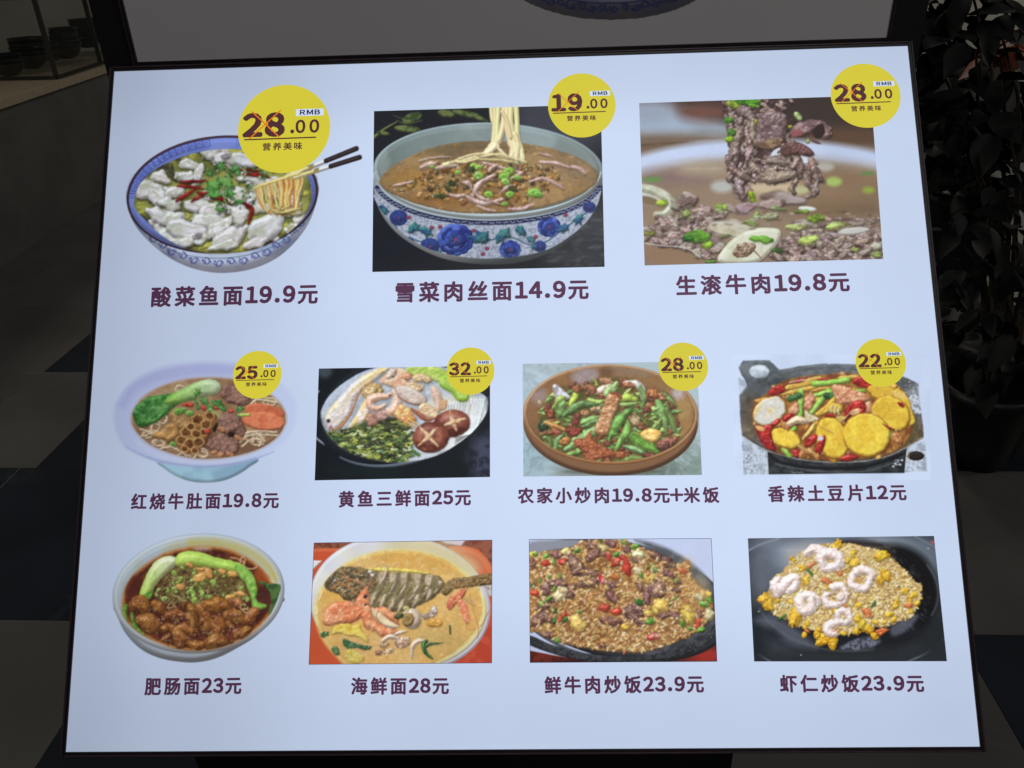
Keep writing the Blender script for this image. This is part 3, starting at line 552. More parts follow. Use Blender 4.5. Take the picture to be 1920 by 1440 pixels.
    A.p(T([(910, 440), (960, 430), (975, 460), (920, 475)]), (140, 84, 84), bump=(10, 3), edge=.3)
    A.p(T([(1010, 480), (1050, 490), (1080, 512), (1040, 505)]), (100, 72, 74), bump=(10, 3))
    A.p(T([(885, 375), (925, 365), (930, 400), (895, 405)]), (64, 46, 40), bump=(8, 3))
    for x, y, rx, ry, a, c in ((650, 272, 90, 20, 0, (84, 150, 40)), (580, 290, 40, 20, 20, (150, 170, 60)), (560, 378, 28, 16, 0, (80, 150, 40)), (575, 445, 26, 20, 20, (76, 124, 44)), (562, 484, 26, 18, -10, (130, 170, 40)), (948, 355, 30, 18, 50, (170, 196, 130)), (712, 385, 14, 16, 0, (150, 140, 70)), (700, 296, 34, 12, 10, (120, 180, 50)), (905, 415, 14, 12, 0, (150, 150, 60)), (1005, 495, 12, 16, 20, (160, 170, 110))):
        E(x, y, rx, ry, a, c, c2=[q * .7 for q in c], ms=20, bev=10, spec=.3, edge=.3, soft=1.5)
    return A.finish()

def dish_tripe_noodles():
    A = Art((205, 670, 565, 915), 1615 * 360 / 370, solid=False); ox, oy = -22, -131
    def T(L): return [(x + ox, y + oy) for x, y in L]
    def E(x, y, rx, ry, rot, c, **kw): A.e(x + ox, y + oy, rx, ry, rot, c, **kw)
    A.p(T([(410, 975), (470, 1040), (560, 1100), (660, 1140), (740, 1154), (820, 1158), (900, 1152), (980, 1134), (1080, 1090), (1170, 1030), (1240, 960), (1000, 900), (600, 900)]), (152, 190, 214), bev=30, amb=.85, gc=(136, 172, 200), grad=((380, 1000), (1200, 1000)), c2=(164, 204, 224), ms=200)
    A.p(T([(60, 600), (80, 500), (160, 390), (300, 290), (480, 225), (700, 192), (900, 190), (1100, 210), (1280, 260), (1430, 350), (1530, 450), (1560, 560), (1530, 700), (1450, 820), (1300, 920), (1150, 980), (950, 1018), (760, 1020), (560, 1008), (380, 975), (240, 920), (140, 855), (80, 740)]),
        (186, 198, 236), flat=True, soft=8, gc=(194, 208, 242), grad=((200, 300 + oy), (1300, 900 + oy)))
    for L, w, c, s in (([(130, 520), (230, 380), (420, 285), (700, 235), (1000, 232), (1250, 280)], [60, 110, 90], (172, 178, 226), 14), ([(150, 856), (300, 935), (480, 990), (760, 1022), (1000, 1010), (1200, 965), (1370, 905)], [4, 18, 22, 16, 4], (150, 160, 208), 4), ([(240, 820), (420, 930), (700, 985), (1000, 970), (1300, 860)], [20, 50, 20], (200, 210, 240), 8)):
        A.s_(T(L), w, c, flat=True, soft=s, al=.75)
    inner = T([(205, 640), (225, 560), (290, 470), (400, 395), (540, 340), (700, 308), (880, 300), (1050, 315), (1200, 360), (1330, 430), (1420, 510), (1465, 600), (1460, 680), (1400, 780), (1290, 860), (1150, 915), (980, 950), (800, 962), (640, 945), (480, 900), (350, 840), (270, 770), (220, 700)])
    A.p(inner, (176, 128, 84), soft=9, flat=True); A.food = A.clip = mk = A.mask_p(inner)
    A.p(inner, (134, 98, 66), c2=(160, 124, 88), ms=140, bev=20, edge=.25, ew=14, soft=5, bump=(40, 2))
    E(1100, 850, 200, 80, 0, (108, 76, 54), flat=True, soft=16); E(760, 820, 200, 80, 0, (92, 60, 42), flat=True, soft=16); E(560, 400, 200, 40, -15, (160, 130, 96), flat=True, soft=10)
    nd = (216, 190, 154)
    for x, y, r in ((405, 700, 62), (600, 390, 40), (430, 840, 60), (540, 900, 80), (1210, 800, 90), (1180, 790, 60), (790, 920, 50), (330, 770, 50), (700, 930, 50), (1290, 790, 70), (1260, 490, 70), (1330, 500, 60), (470, 640, 50)):
        for j in range(3): noodle(A, arc(x + ox + R(-14, 14), y + oy + R(-10, 10), r * R(.6, 1), r * R(.4, .7), R(0, 360), R(0, 360) + 220, 14, R(-30, 30)), R(13, 19), nd, crv=False)
    for L in ([(1090, 800), (1150, 750), (1260, 735), (1390, 745)], [(1090, 830), (1170, 770), (1290, 770), (1400, 770)], [(1110, 860), (1200, 800), (1300, 820)], [(1230, 750), (1270, 800), (1250, 860)], [(440, 880), (540, 870), (660, 940)], [(270, 780), (330, 770), (420, 740)], [(280, 720), (330, 740), (350, 760)], [(1170, 470), (1260, 460), (1340, 470)], [(1180, 520), (1240, 480), (1400, 500)]):
        noodle(A, T(L), 17, nd)
    # bok choy
    A.p(T([(222, 640), (218, 580), (260, 510), (340, 460), (440, 432), (560, 430), (620, 470), (560, 520), (500, 590), (420, 660), (330, 695), (260, 695)]), (66, 130, 54), c2=(38, 96, 36), ms=50, bump=(30, 8), bev=30, spec=.25, edge=.4, ew=8, sh=.4, rag=(30, 8))
    for a in range(7): A.s_(T([(600, 460), (470 - a * 10, 480 + a * 18), (330 - a * 8 + a * a, 530 + a * 24)]), [8, 5, 2], (122, 176, 92), soft=1.6, al=.7)
    A.p(T([(520, 440), (640, 380), (740, 330), (850, 310), (920, 340), (936, 385), (900, 430), (820, 450), (700, 480), (600, 510), (520, 520), (470, 500)]), (112, 168, 62), gc=(196, 216, 176), grad=((520, 480 + oy), (900, 360 + oy)), bev=44, spec=.2, edge=.3, ew=8, sh=.4, bump=(60, 4))
    A.s_(T([(500, 500), (620, 430), (780, 350)]), [10, 18, 8], (172, 204, 110), soft=5, al=.6, flat=True)
    # radish or potato chunks, carrots
    for pts, c in (([(500, 600), (560, 560), (640, 580), (690, 640), (690, 710), (600, 725), (540, 690)], (168, 124, 72)), ([(370, 770), (450, 720), (480, 680), (550, 670), (585, 720), (580, 780), (500, 840), (470, 810), (410, 800)], (178, 128, 68))):
        A.p(T(pts), c, c2=[q * .8 for q in c], ms=60, bev=30, spec=.3, edge=.35, sh=.4, bump=(30, 5))
    E(1290, 575, 165, 62, 8, (198, 96, 62), c2=(176, 80, 52), ms=80, bev=14, edge=.3, sh=.4, spec=.1, bump=(40, 2)); E(1280, 650, 182, 76, 6, (214, 112, 74), c2=(200, 92, 60), ms=60, bev=16, edge=.4, ew=6, sh=.5, spec=.1, bump=(40, 2))
    for q in (.75, .5, .28): A.s_(arc(1280 + ox, 650 + oy, 182 * q, 76 * q, 0, 350, 30, 6), 5, (226, 138, 98), crv=False, flat=True, soft=3, al=.6)
    # beef
    def bf(pts, **kw): A.p(T(pts), (140, 100, 84), c2=(104, 70, 58), ms=34, bump=(13, 5.5), bev=26, spec=.22, edge=.5, ew=7, sh=.6, rag=(22, 9), amb=.32, **kw)
    bf([(930, 440), (960, 370), (1030, 345), (1110, 380), (1180, 460), (1160, 510), (1090, 530), (1000, 500)])
    bf([(910, 660), (950, 590), (1040, 580), (1100, 640), (1140, 720), (1100, 780), (1040, 740), (990, 760), (920, 730)]); bf([(820, 850), (880, 770), (960, 750), (1070, 800), (1080, 880), (1040, 930), (960, 920), (880, 900)])
    E(1025, 765, 30, 24, 0, (26, 14, 14), soft=3, flat=True); E(888, 705, 20, 40, 10, (30, 16, 12), soft=3, flat=True)
    for x, y in ((880, 910), (930, 930), (1010, 925), (1080, 790), (940, 720)): E(x, y, 34, 20, R(-30, 30), (168, 108, 72), bump=(10, 4), bev=10, spec=.4, edge=.4, sh=.3, rag=(14, 5))
    # honeycomb tripe
    A.p(T([(570, 840), (600, 740), (660, 680), (700, 640), (740, 590), (830, 580), (890, 600), (900, 650), (860, 730), (820, 800), (770, 870), (680, 915), (600, 890)]), (146, 98, 52), c2=(110, 68, 34), ms=30, bump=(14, 4), bev=26, edge=.4, sh=.5, rag=(20, 6))
    for i, (x, y, r) in enumerate(((745, 640, 56), (815, 680, 50), (845, 610, 44), (655, 745, 52), (735, 760, 46), (615, 810, 46), (680, 840, 52), (755, 825, 46), (690, 700, 38), (800, 745, 38), (640, 880, 34), (720, 895, 34))):
        h = [(x + ox + r * R(.85, 1.05) * math.cos(math.radians(60 * j + 20)), y + oy + r * .86 * R(.85, 1.05) * math.sin(math.radians(60 * j + 20))) for j in range(6)]
        A.p(h, (104, 62, 32), crv=False, c2=(70, 38, 20), ms=20, bump=(10, 4), bev=12)
        A.s_(h + [h[0]], 11, (206, 156, 92), crv=False, c2=(176, 126, 70), ms=20, edge=.3, ew=3, amb=.5, spec=.2)
    for x, y, rx, ry, a in ((680, 520, 34, 22, 0), (640, 518, 30, 12, -8), (790, 545, 26, 20, 20), (900, 545, 30, 16, 0), (825, 738, 24, 22, 0), (1020, 572, 26, 16, 0)): E(x, y, rx, ry, a, (178, 54, 38), bev=12, spec=.5, edge=.3, sh=.4)
    for x, y, r, a in ((745, 420, 44, -60), (800, 490, 52, 10), (900, 510, 58, 10), (950, 550, 44, 30), (850, 540, 34, 0), (1090, 560, 40, -20), (745, 540, 30, 80), (1090, 610, 30, 60), (700, 470, 26, 0), (730, 500, 26, 30)): leafy(A, x + ox, y + oy, r, a, (82, 140, 60), (44, 96, 44), 6)
    for x, y, r in ((590, 575, 38), (680, 590, 34), (545, 840, 28), (850, 560, 22), (630, 560, 24)): ring(A, x + ox, y + oy, r, R(-20, 20), (104, 160, 66), (60, 100, 40), .4)
    A.s_(T([(1100, 604), (1165, 600)]), 26, (176, 200, 84), crv=False, spec=.3, edge=.3, sh=.3); A.s_(T([(850, 560), (890, 590), (920, 620)]), 10, (140, 190, 90)); A.s_(T([(740, 500), (750, 460), (745, 430)]), 6, (110, 160, 80))
    A.clip = None
    return A.finish(grain=1.6, mott=.0)
def chunk(A, x, y, r, rot=0, asp=.7, n=7, **kw):
    """an uneven torn piece: a random outline instead of an oval"""
    c, q = math.cos(math.radians(rot)), math.sin(math.radians(rot)); P = []
    for i in range(n):
        t = 6.283 * (i + R(-.3, .3)) / n; rr = r * R(.68, 1.12); u, v = rr * math.cos(t), rr * asp * math.sin(t); P.append((x + u * c - v * q, y + u * q + v * c))
    col = kw.pop('col'); crv = kw.pop('crv', True)
    o = dict(bev=r * .4, bump=(r * .5, r * .12), edge=.42, ew=r * .12 + 2, sh=.5, spec=.2, amb=.45); o.update(kw)
    A.p(P, jit(col), crv=crv, **o)

def dish_croaker_noodles():
    A = Art((582, 678, 927, 908), 1658 * 345 / 380, bg=(18, 24, 30)); ox, oy = -12 * 4.363, -38 * 4.363
    def T(L): return [(x + ox, y + oy) for x, y in L]
    def E(x, y, rx, ry, rot, c, **kw): A.e(x + ox, y + oy, rx, ry, rot, c, **kw)
    E(170, 240, 60, 60, 0, (60, 70, 78), flat=True, soft=10); E(1480, 950, 130, 190, 0, (62, 66, 86), c2=(34, 38, 52), ms=60, flat=True, soft=30); E(500, 1060, 300, 60, 0, (20, 30, 34), flat=True, soft=20)
    E(1360, 260, 220, 80, 0, (36, 44, 48), flat=True, soft=20)
    A.s_(arc(900 + ox, 420 + oy, 900, 440, 150, 215, 30, -18), 14, (150, 162, 178), crv=False, flat=True, soft=2)
    E(815, 520, 735, 448, -19, (22, 28, 34), bev=20, amb=.7); A.s_(arc(815 + ox, 530 + oy, 722, 455, 20, 150, 40, -19), [8, 24, 26, 14], (96, 108, 124), crv=False, soft=3, amb=.8)
    E(815, 500, 700, 418, -19, (30, 38, 46), flat=True, soft=4)
    inner = T([(140, 640), (150, 540), (220, 430), (340, 330), (480, 250), (640, 205), (900, 195), (1180, 220), (1380, 380), (1500, 470), (1490, 590), (1400, 720), (1270, 830), (1100, 930), (900, 980), (700, 990), (480, 950), (320, 880), (200, 770)])
    A.p(inner, (150, 160, 176), c2=(176, 186, 200), ms=90, bev=18, edge=.45, ew=10, soft=2); A.food = A.clip = mk = A.mask_p(inner)
    A.s_(T([(160, 600), (210, 470), (320, 360), (480, 270), (640, 220)]), [30, 70, 80, 50], (180, 194, 220), flat=True, soft=9, al=.8)
    E(1300, 720, 260, 160, -30, (208, 214, 220), flat=True, soft=14); E(1200, 560, 240, 120, 0, (206, 206, 196), flat=True, soft=14); E(900, 930, 220, 60, -6, (190, 202, 214), flat=True, soft=12); E(1340, 480, 140, 50, 30, (170, 180, 150), flat=True, soft=14)
    for i in range(14): noodle(A, T([(1180 + i * 24, 520 - i * 6), (1180 + i * 20 + R(-10, 10), 600), (1220 + i * 16, 690 + R(-30, 30))]), 16, (212, 220, 224), sh=.2, edge=.25)
    for i in range(6): noodle(A, T([(1370 + i * 20, 480), (1380 + i * 14, 600), (1330 + i * 12, 740), (1240, 830 - i * 10)]), 18, (218, 226, 232), sh=.2, edge=.25)
    # the two yellow fish
    A.p(T([(175, 650), (190, 580), (280, 470), (400, 340), (520, 260), (640, 215), (700, 225), (600, 310), (500, 390), (420, 480), (380, 600), (300, 690), (235, 740), (200, 720)]), (212, 204, 206), c2=(224, 208, 160), ms=90, bump=(20, 5), bev=34, spec=.3, edge=.35, ew=8, sh=.3)
    A.s_(T([(250, 620), (330, 480), (460, 360), (600, 270)]), [10, 34, 30, 10], (228, 226, 220), flat=True, soft=9, al=.6); A.s_(T([(300, 560), (400, 400), (500, 330), (640, 220)]), [4, 20, 20], (222, 180, 80), flat=True, soft=5, al=.75)
    A.p(T([(345, 720), (400, 640), (470, 520), (540, 420), (560, 520), (530, 600), (490, 680), (420, 720)]), (222, 206, 190), c2=(226, 190, 120), ms=60, bump=(14, 4), bev=26, edge=.35, ew=6, sh=.4, spec=.25)
    A.s_(T([(235, 735), (300, 700), (370, 610), (420, 500), (470, 390), (560, 330)]), [16, 20, 18, 8], (170, 110, 70), soft=2, spec=.2); A.s_(T([(210, 720), (222, 690), (240, 730)]), 10, (130, 60, 54))
    A.scatter(A.mask_p(T([(190, 640), (300, 480), (420, 380), (500, 330), (480, 420), (400, 560), (300, 660)])), 160, lambda x, y: A.e(x, y, 7, 4, -45, pick([(186, 180, 190), (234, 230, 232), (226, 196, 130)]), flat=True, al=.45))
    E(198, 648, 24, 26, 20, (226, 218, 196)); E(200, 650, 16, 18, 20, (60, 70, 84)); E(201, 652, 8, 9, 0, (14, 16, 20), flat=True)
    # greens at the lower left
    gm = A.mask_p(T([(180, 760), (330, 720), (470, 700), (560, 640), (700, 620), (830, 680), (890, 740), (880, 860), (850, 960), (700, 1000), (480, 960), (320, 890), (220, 840)])) * mk
    A.p(T([(180, 760), (330, 720), (560, 640), (830, 680), (890, 800), (850, 960), (640, 990), (320, 890)]), (52, 66, 34), c2=(90, 100, 60), ms=40, soft=12, flat=True)
    def gp(x, y):
        A.s_([(x - R(8, 26), y + R(-12, 12)), (x, y), (x + R(8, 26), y + R(-12, 12))], R(9, 20), jit(pick([(146, 158, 52), (84, 108, 46), (40, 54, 34), (30, 36, 28), (170, 174, 70), (104, 124, 56), (190, 196, 150)]), 14), bev=6, spec=.3, edge=.4, sh=.45)
    A.scatter(gm, 330, gp)
    for L in ([(470, 720), (560, 660), (700, 640), (760, 630)], [(560, 640), (640, 660), (740, 690)], [(700, 700), (790, 700), (880, 720)]): A.s_(T(L), [14, 40, 20], (44, 50, 34), c2=(76, 82, 48), ms=24, bump=(12, 4), edge=.4, sh=.5)
    for x, y in ((900, 900), (930, 925), (880, 930), (800, 965), (230, 790)): leafy(A, x + ox, y + oy, 30, R(0, 90), (84, 116, 60))
    # leaves at the upper right
    A.p(T([(820, 260), (860, 205), (980, 200), (1100, 215), (1180, 260), (1200, 330), (1160, 360), (1050, 320), (900, 290)]), (146, 176, 66), c2=(184, 204, 104), ms=40, bump=(24, 5), bev=20, edge=.35, sh=.4, spec=.2)
    A.p(T([(1100, 300), (1200, 280), (1330, 400), (1350, 450), (1330, 490), (1260, 490), (1210, 430), (1120, 370)]), (136, 182, 56), c2=(170, 208, 80), ms=50, bump=(24, 4), bev=24, edge=.35, sh=.4, spec=.25)
    A.s_(T([(1110, 310), (1200, 360), (1300, 460)]), 8, (196, 216, 130), soft=2)
    # shellfish and shrimp
    sh1 = (216, 176, 136)
    A.p(T([(620, 330), (680, 260), (760, 220), (840, 240), (860, 320), (800, 380), (700, 370)]), (222, 196, 168), c2=(206, 150, 110), ms=40, bump=(14, 4), bev=20, edge=.4, sh=.4, spec=.3)
    for x, y, rx, ry, a, c in ((560, 410, 88, 66, -20, (198, 158, 96)), (545, 405, 56, 40, -20, (222, 190, 130)), (900, 370, 80, 44, 10, (216, 184, 140)), (940, 300, 60, 36, -10, (212, 180, 130)), (1000, 310, 54, 34, 20, (220, 190, 140)), (840, 290, 44, 30, 0, (210, 150, 110)), (560, 640, 50, 56, 0, (170, 122, 100)), (640, 605, 50, 50, 0, (180, 140, 130)), (720, 260, 60, 30, -50, (226, 206, 190))):
        E(x, y, rx, ry, a, c, c2=[q * .82 for q in c], ms=24, bump=(14, 5), bev=22, spec=.35, edge=.45, ew=6, sh=.5, rag=(24, 8))
    def shrimp(pts, w, c=(222, 178, 150)):
        A.s_(T(pts), w, c, c2=(232, 204, 186), ms=24, bump=(10, 2), spec=.35, edge=.4, ew=5, sh=.5)
        P = curve(T(pts), False, 4)
        for i in range(2, len(P) - 2, 2):
            d = P[i + 1] - P[i - 1]; d = d / (np.linalg.norm(d) + 1e-6); ww = np.interp(i / len(P), np.linspace(0, 1, len(w)), w) * .46
            A.s_([(P[i][0] - d[1] * ww, P[i][1] + d[0] * ww), (P[i][0] + d[1] * ww, P[i][1] - d[0] * ww)], 3.5, (206, 128, 96), crv=False, flat=True, al=.6)
    shrimp([(740, 400), (680, 450), (600, 455), (545, 480), (545, 530), (600, 550), (660, 520)], [20, 46, 70, 76, 66, 50, 30])
    shrimp([(730, 410), (760, 470), (745, 540), (710, 580), (690, 560)], [30, 76, 96, 70, 40]); shrimp([(1060, 390), (1085, 440), (1100, 500), (1100, 570)], [50, 84, 64, 30], (220, 186, 164))
    A.p(T([(745, 385), (800, 360), (880, 380), (970, 430), (1005, 470), (990, 515), (920, 520), (830, 500), (770, 450)]), (190, 170, 156), c2=(206, 194, 184), ms=60, bump=(40, 4), bev=22, edge=.4, ew=9, sh=.5, spec=.25)
    A.s_(T([(770, 450), (840, 500), (940, 522), (1000, 500)]), 7, (120, 70, 50))
    A.p(T([(935, 540), (990, 500), (1060, 540), (1100, 590), (1080, 630), (1000, 620), (940, 580)]), (214, 190, 150), c2=(190, 150, 110), ms=24, bump=(12, 5), bev=16, edge=.4, sh=.4, spec=.4)
    A.s_(T([(880, 550), (930, 590), (1000, 640), (1070, 630)]), [20, 40, 14], (156, 84, 64), edge=.4); E(1140, 520, 34, 50, 20, (196, 150, 110), bump=(10, 4), bev=14, edge=.4)
    A.p(T([(735, 600), (780, 520), (850, 540), (900, 600), (920, 650), (860, 660), (840, 690), (800, 660)]), (216, 180, 110), c2=(196, 130, 76), ms=30, bump=(14, 4), bev=22, edge=.4, sh=.5, spec=.4)
    for L in ([(860, 640), (910, 670), (940, 700)], [(840, 660), (880, 690), (920, 710)]): A.s_(T(L), [20, 16, 6], (220, 160, 70))
    for i in range(22):
        a = R(-170, 60); x, y = 760 + R(-30, 30), 370 + R(-60, 40); L = R(60, 150); A.s_([(x + ox, y + oy), (x + ox + L * .5 * math.cos(math.radians(a)), y + oy + L * .5 * math.sin(math.radians(a)) - 10), (x + ox + L * math.cos(math.radians(a)), y + oy + L * math.sin(math.radians(a)))], 3, pick([(204, 120, 84), (232, 190, 160), (190, 100, 70)]), flat=True, al=.75)
    E(730, 290, 7, 7, 0, (30, 20, 20), flat=True); E(700, 440, 7, 7, 0, (30, 20, 20), flat=True)
    # two scored mushrooms
    for x, y, rx, ry, X in ((1210, 672, 150, 112, ([(1192, 575), (1215, 650), (1250, 735)], [(1145, 690), (1230, 660), (1318, 632)])), (1038, 785, 150, 128, ([(945, 700), (1010, 770), (1098, 860)], [(1090, 705), (1020, 780), (935, 855)]))):
        E(x, y, rx, ry, -8, (128, 66, 50), c2=(92, 40, 32), ms=70, bev=70, bump=(30, 3), spec=.3, pw=10, edge=.5, ew=16, sh=.6)
        for L in X: A.s_(T(L), [12, 38, 12], (222, 196, 156), c2=(186, 130, 84), ms=20, bev=8, edge=.35, ew=4)
    for x, y, w in ((940, 810, 30), (1100, 750, 26), (980, 880, 24), (1080, 800, 20)): E(x, y, w, w * .4, R(-40, 40), (170, 104, 64), flat=True, soft=3, al=.5)
    A.s_(T([(850, 750), (870, 725), (905, 735)]), 14, (206, 210, 206)); A.clip = None
    A.s_(T([(1462, 1090), (1480, 1100), (1495, 1108)]), 5, (120, 124, 130), flat=True, al=.6)
    return A.finish()

def pepper(A, L, w, c=(92, 150, 54), d=(48, 100, 34), **kw):
    c = [min(255, c[0] * 1.12 + 22), min(255, c[1] * 1.05 + 10), min(255, c[2] * 1.15 + 14)]; d = [d[0] * 1.3 + 18, d[1] * 1.15 + 8, d[2] * 1.2 + 10]
    o = dict(c2=d, ms=50, bev=float(np.max(w)) * .36, spec=.35, pw=14, edge=.42, ew=5, sh=.55, amb=.45, bump=(30, 3)); o.update(kw)
    A.s_(L, w, jit(c, 12), **o)

def dish_pork_peppers():
    A = Art((975, 670, 1322, 897), 1833 * 347 / 420, bg=(168, 188, 196)); ox, oy = -25 * 4.364, -40 * 4.364
    def T(L): return [(x + ox, y + oy) for x, y in L]
    def E(x, y, rx, ry, rot, c, **kw): A.e(x + ox, y + oy, rx, ry, rot, c, **kw)
    for x, y, rx, ry, c in ((220, 330, 140, 120, (180, 200, 212)), (500, 240, 300, 40, (176, 192, 202)), (200, 980, 160, 180, (158, 184, 196)), (1500, 1000, 200, 200, (146, 166, 164)), (1300, 1090, 300, 80, (124, 142, 136)), (1560, 700, 60, 200, (166, 186, 192))): E(x, y, rx, ry, 0, c, c2=[q * .9 for q in c], ms=40, flat=True, soft=30)
    A.scatter(A.mask_p(T([(135, 880), (400, 1150), (1600, 1140), (1560, 700), (1200, 1100), (400, 1100)]), False), 80, lambda x, y: A.e(x, y, R(10, 50), R(3, 8), R(-60, 60), pick([(110, 130, 130), (190, 206, 212)]), flat=True, soft=5, al=.35))
    E(850, 1110, 420, 50, 0, (84, 88, 76), flat=True, soft=24, al=.7)
    E(850, 705, 716, 440, 1, (126, 92, 66), bev=40, amb=.45, spec=.1, edge=.35, ew=10); E(850, 640, 718, 408, 1, (176, 140, 108), bev=18, amb=.6, spec=.35, edge=.4, ew=4)
    E(848, 636, 694, 390, 1, (108, 74, 48), c2=(128, 88, 54), ms=160, bev=20, amb=.7, gc=(140, 102, 60), grad=((200 + ox, 400 + oy), (1500 + ox, 800 + oy)))
    A.food = A.clip = mk = A.mask_e(848 + ox, 636 + oy, 694, 390, 1)
    for x, y, rx, ry, a, c in ((640, 330, 110, 70, -14, (150, 140, 150)), (1000, 290, 180, 36, 6, (126, 102, 84)), (260, 500, 80, 60, -40, (140, 124, 124)), (1440, 600, 80, 90, 30, (150, 120, 70)), (1400, 470, 50, 50, 40, (176, 174, 184)), (200, 640, 60, 120, 0, (122, 84, 54)), (820, 300, 50, 40, 0, (84, 58, 40))): E(x, y, rx, ry, a, c, flat=True, soft=12, al=.75)
    E(270, 540, 14, 20, -20, (196, 176, 130)); A.s_(arc(850 + ox, 640 + oy, 700, 394, 20, 160, 50), 9, (190, 156, 120), crv=False, flat=True, soft=3, al=.8)
    pile = T([(260, 760), (300, 600), (390, 440), (520, 400), (640, 400), (760, 350), (1000, 350), (1120, 420), (1280, 450), (1370, 540), (1400, 700), (1400, 860), (1260, 940), (1100, 1010), (850, 1045), (600, 1020), (400, 960), (290, 860)])
    A.p(pile, (74, 72, 36), c2=(104, 78, 42), ms=40, bump=(20, 4), soft=10, sh=.5); pm = A.mask_p(pile) * mk
    br = (142, 76, 46)
    def base(x, y):
        if rng.random() < .5: pepper(A, [(x - R(20, 50), y + R(-30, 30)), (x, y), (x + R(20, 50), y + R(-30, 30))], [8, R(24, 40), 8], pick([(88, 146, 56), (58, 110, 44), (130, 176, 74)]))
        else: chunk(A, x, y, R(22, 44), R(0, 180), col=pick([br, (170, 106, 62), (104, 54, 38)]), c2=(90, 44, 32), ms=20, bump=(12, 5), spec=.35)
    A.scatter(pm, 260, base)
    for L, w, c in (([(400, 420), (430, 470), (500, 500)], [50, 90, 40], (160, 184, 178)), ([(380, 590), (430, 520), (480, 500)], [20, 60, 20], (120, 168, 66)), ([(430, 640), (450, 580), (470, 540)], [60, 70, 30], (80, 140, 60)), ([(520, 560), (560, 490), (600, 420)], [30, 60, 30], (140, 190, 50)), ([(470, 650), (540, 590), (640, 555), (740, 560)], [40, 64, 60, 30], (64, 118, 46)),
                    ([(600, 720), (690, 680), (760, 660)], [30, 50, 20], (84, 150, 60)), ([(620, 745), (720, 700), (780, 690)], [16, 36, 16], (60, 120, 50)), ([(730, 460), (790, 430), (870, 395)], [40, 56, 30], (204, 206, 166)), ([(820, 470), (860, 430), (900, 390)], [60, 80, 40], (120, 176, 90)), ([(960, 380), (1060, 385), (1110, 450), (1120, 530)], [20, 50, 60, 30], (176, 200, 170)),
                    ([(920, 540), (980, 500), (1060, 520)], [40, 66, 40], (136, 190, 50)), ([(880, 560), (980, 560), (1090, 545)], [20, 36, 16], (96, 156, 60)), ([(1090, 420), (1130, 500), (1100, 590)], [30, 50, 20], (70, 130, 54)), ([(1220, 490), (1260, 600), (1290, 700), (1310, 800)], [30, 66, 60, 24], (100, 166, 72)), ([(1250, 450), (1310, 500), (1370, 545)], [16, 44, 14], (88, 148, 66)),
                    ([(1310, 600), (1350, 700), (1380, 790)], [40, 60, 20], (76, 126, 52)), ([(1130, 660), (1180, 610), (1240, 590)], [20, 40, 14], (110, 170, 70)), ([(1060, 620), (1110, 680), (1150, 730)], [20, 36, 14], (60, 116, 44)), ([(860, 800), (900, 720), (970, 640), (1020, 600)], [60, 96, 70, 20], (72, 142, 52)), ([(880, 960), (930, 860), (980, 780), (990, 700)], [12, 56, 66, 30], (88, 160, 56)),
                    ([(1190, 760), (1240, 710), (1260, 680)], [20, 40, 16], (100, 156, 60)), ([(670, 520), (740, 540), (800, 530)], [30, 40, 20], (120, 180, 70)), ([(480, 930), (600, 850), (720, 780), (800, 790)], [30, 70, 80, 40], (110, 170, 80)), ([(395, 930), (410, 860), (470, 800)], [30, 56, 20], (72, 130, 50)), ([(290, 870), (330, 900), (370, 930)], [20, 40, 20], (84, 150, 64)),
                    ([(430, 990), (540, 960), (600, 940)], [14, 44, 30], (84, 150, 52)), ([(560, 1000), (640, 1020), (700, 1030)], [10, 30, 10], (70, 130, 44)), ([(920, 1010), (1000, 1000), (1110, 1000)], [40, 64, 30], (100, 160, 60)), ([(960, 900), (1050, 930), (1140, 960)], [20, 56, 20], (90, 156, 84)), ([(310, 830), (350, 850), (360, 900)], [30, 40, 20], (80, 140, 60)), ([(740, 400), (720, 360), (690, 330)], [20, 10, 4], (150, 180, 60))):
        pepper(A, T(L), w, c, [q * .62 for q in c])
    A.s_(T([(1010, 830), (1040, 790), (1100, 830), (1180, 880), (1240, 950), (1150, 930), (1060, 890), (1010, 830)]), 24, (112, 166, 60), c2=(70, 120, 40), ms=30, edge=.4, sh=.5, spec=.4); A.p(T([(1030, 820), (1090, 830), (1220, 920), (1240, 950), (1140, 930), (1050, 880)]), (84, 134, 46), bev=20, edge=.4, c2=(110, 164, 66), ms=30)
    A.s_(T([(880, 920), (840, 870), (850, 810), (900, 800)]), 16, (106, 160, 70), edge=.4, sh=.4)
    E(300, 740, 44, 50, 0, (34, 54, 30), spec=.7, bev=30, edge=.4, sh=.5); A.s_(T([(270, 800), (300, 800), (330, 770)]), 9, (120, 170, 90))
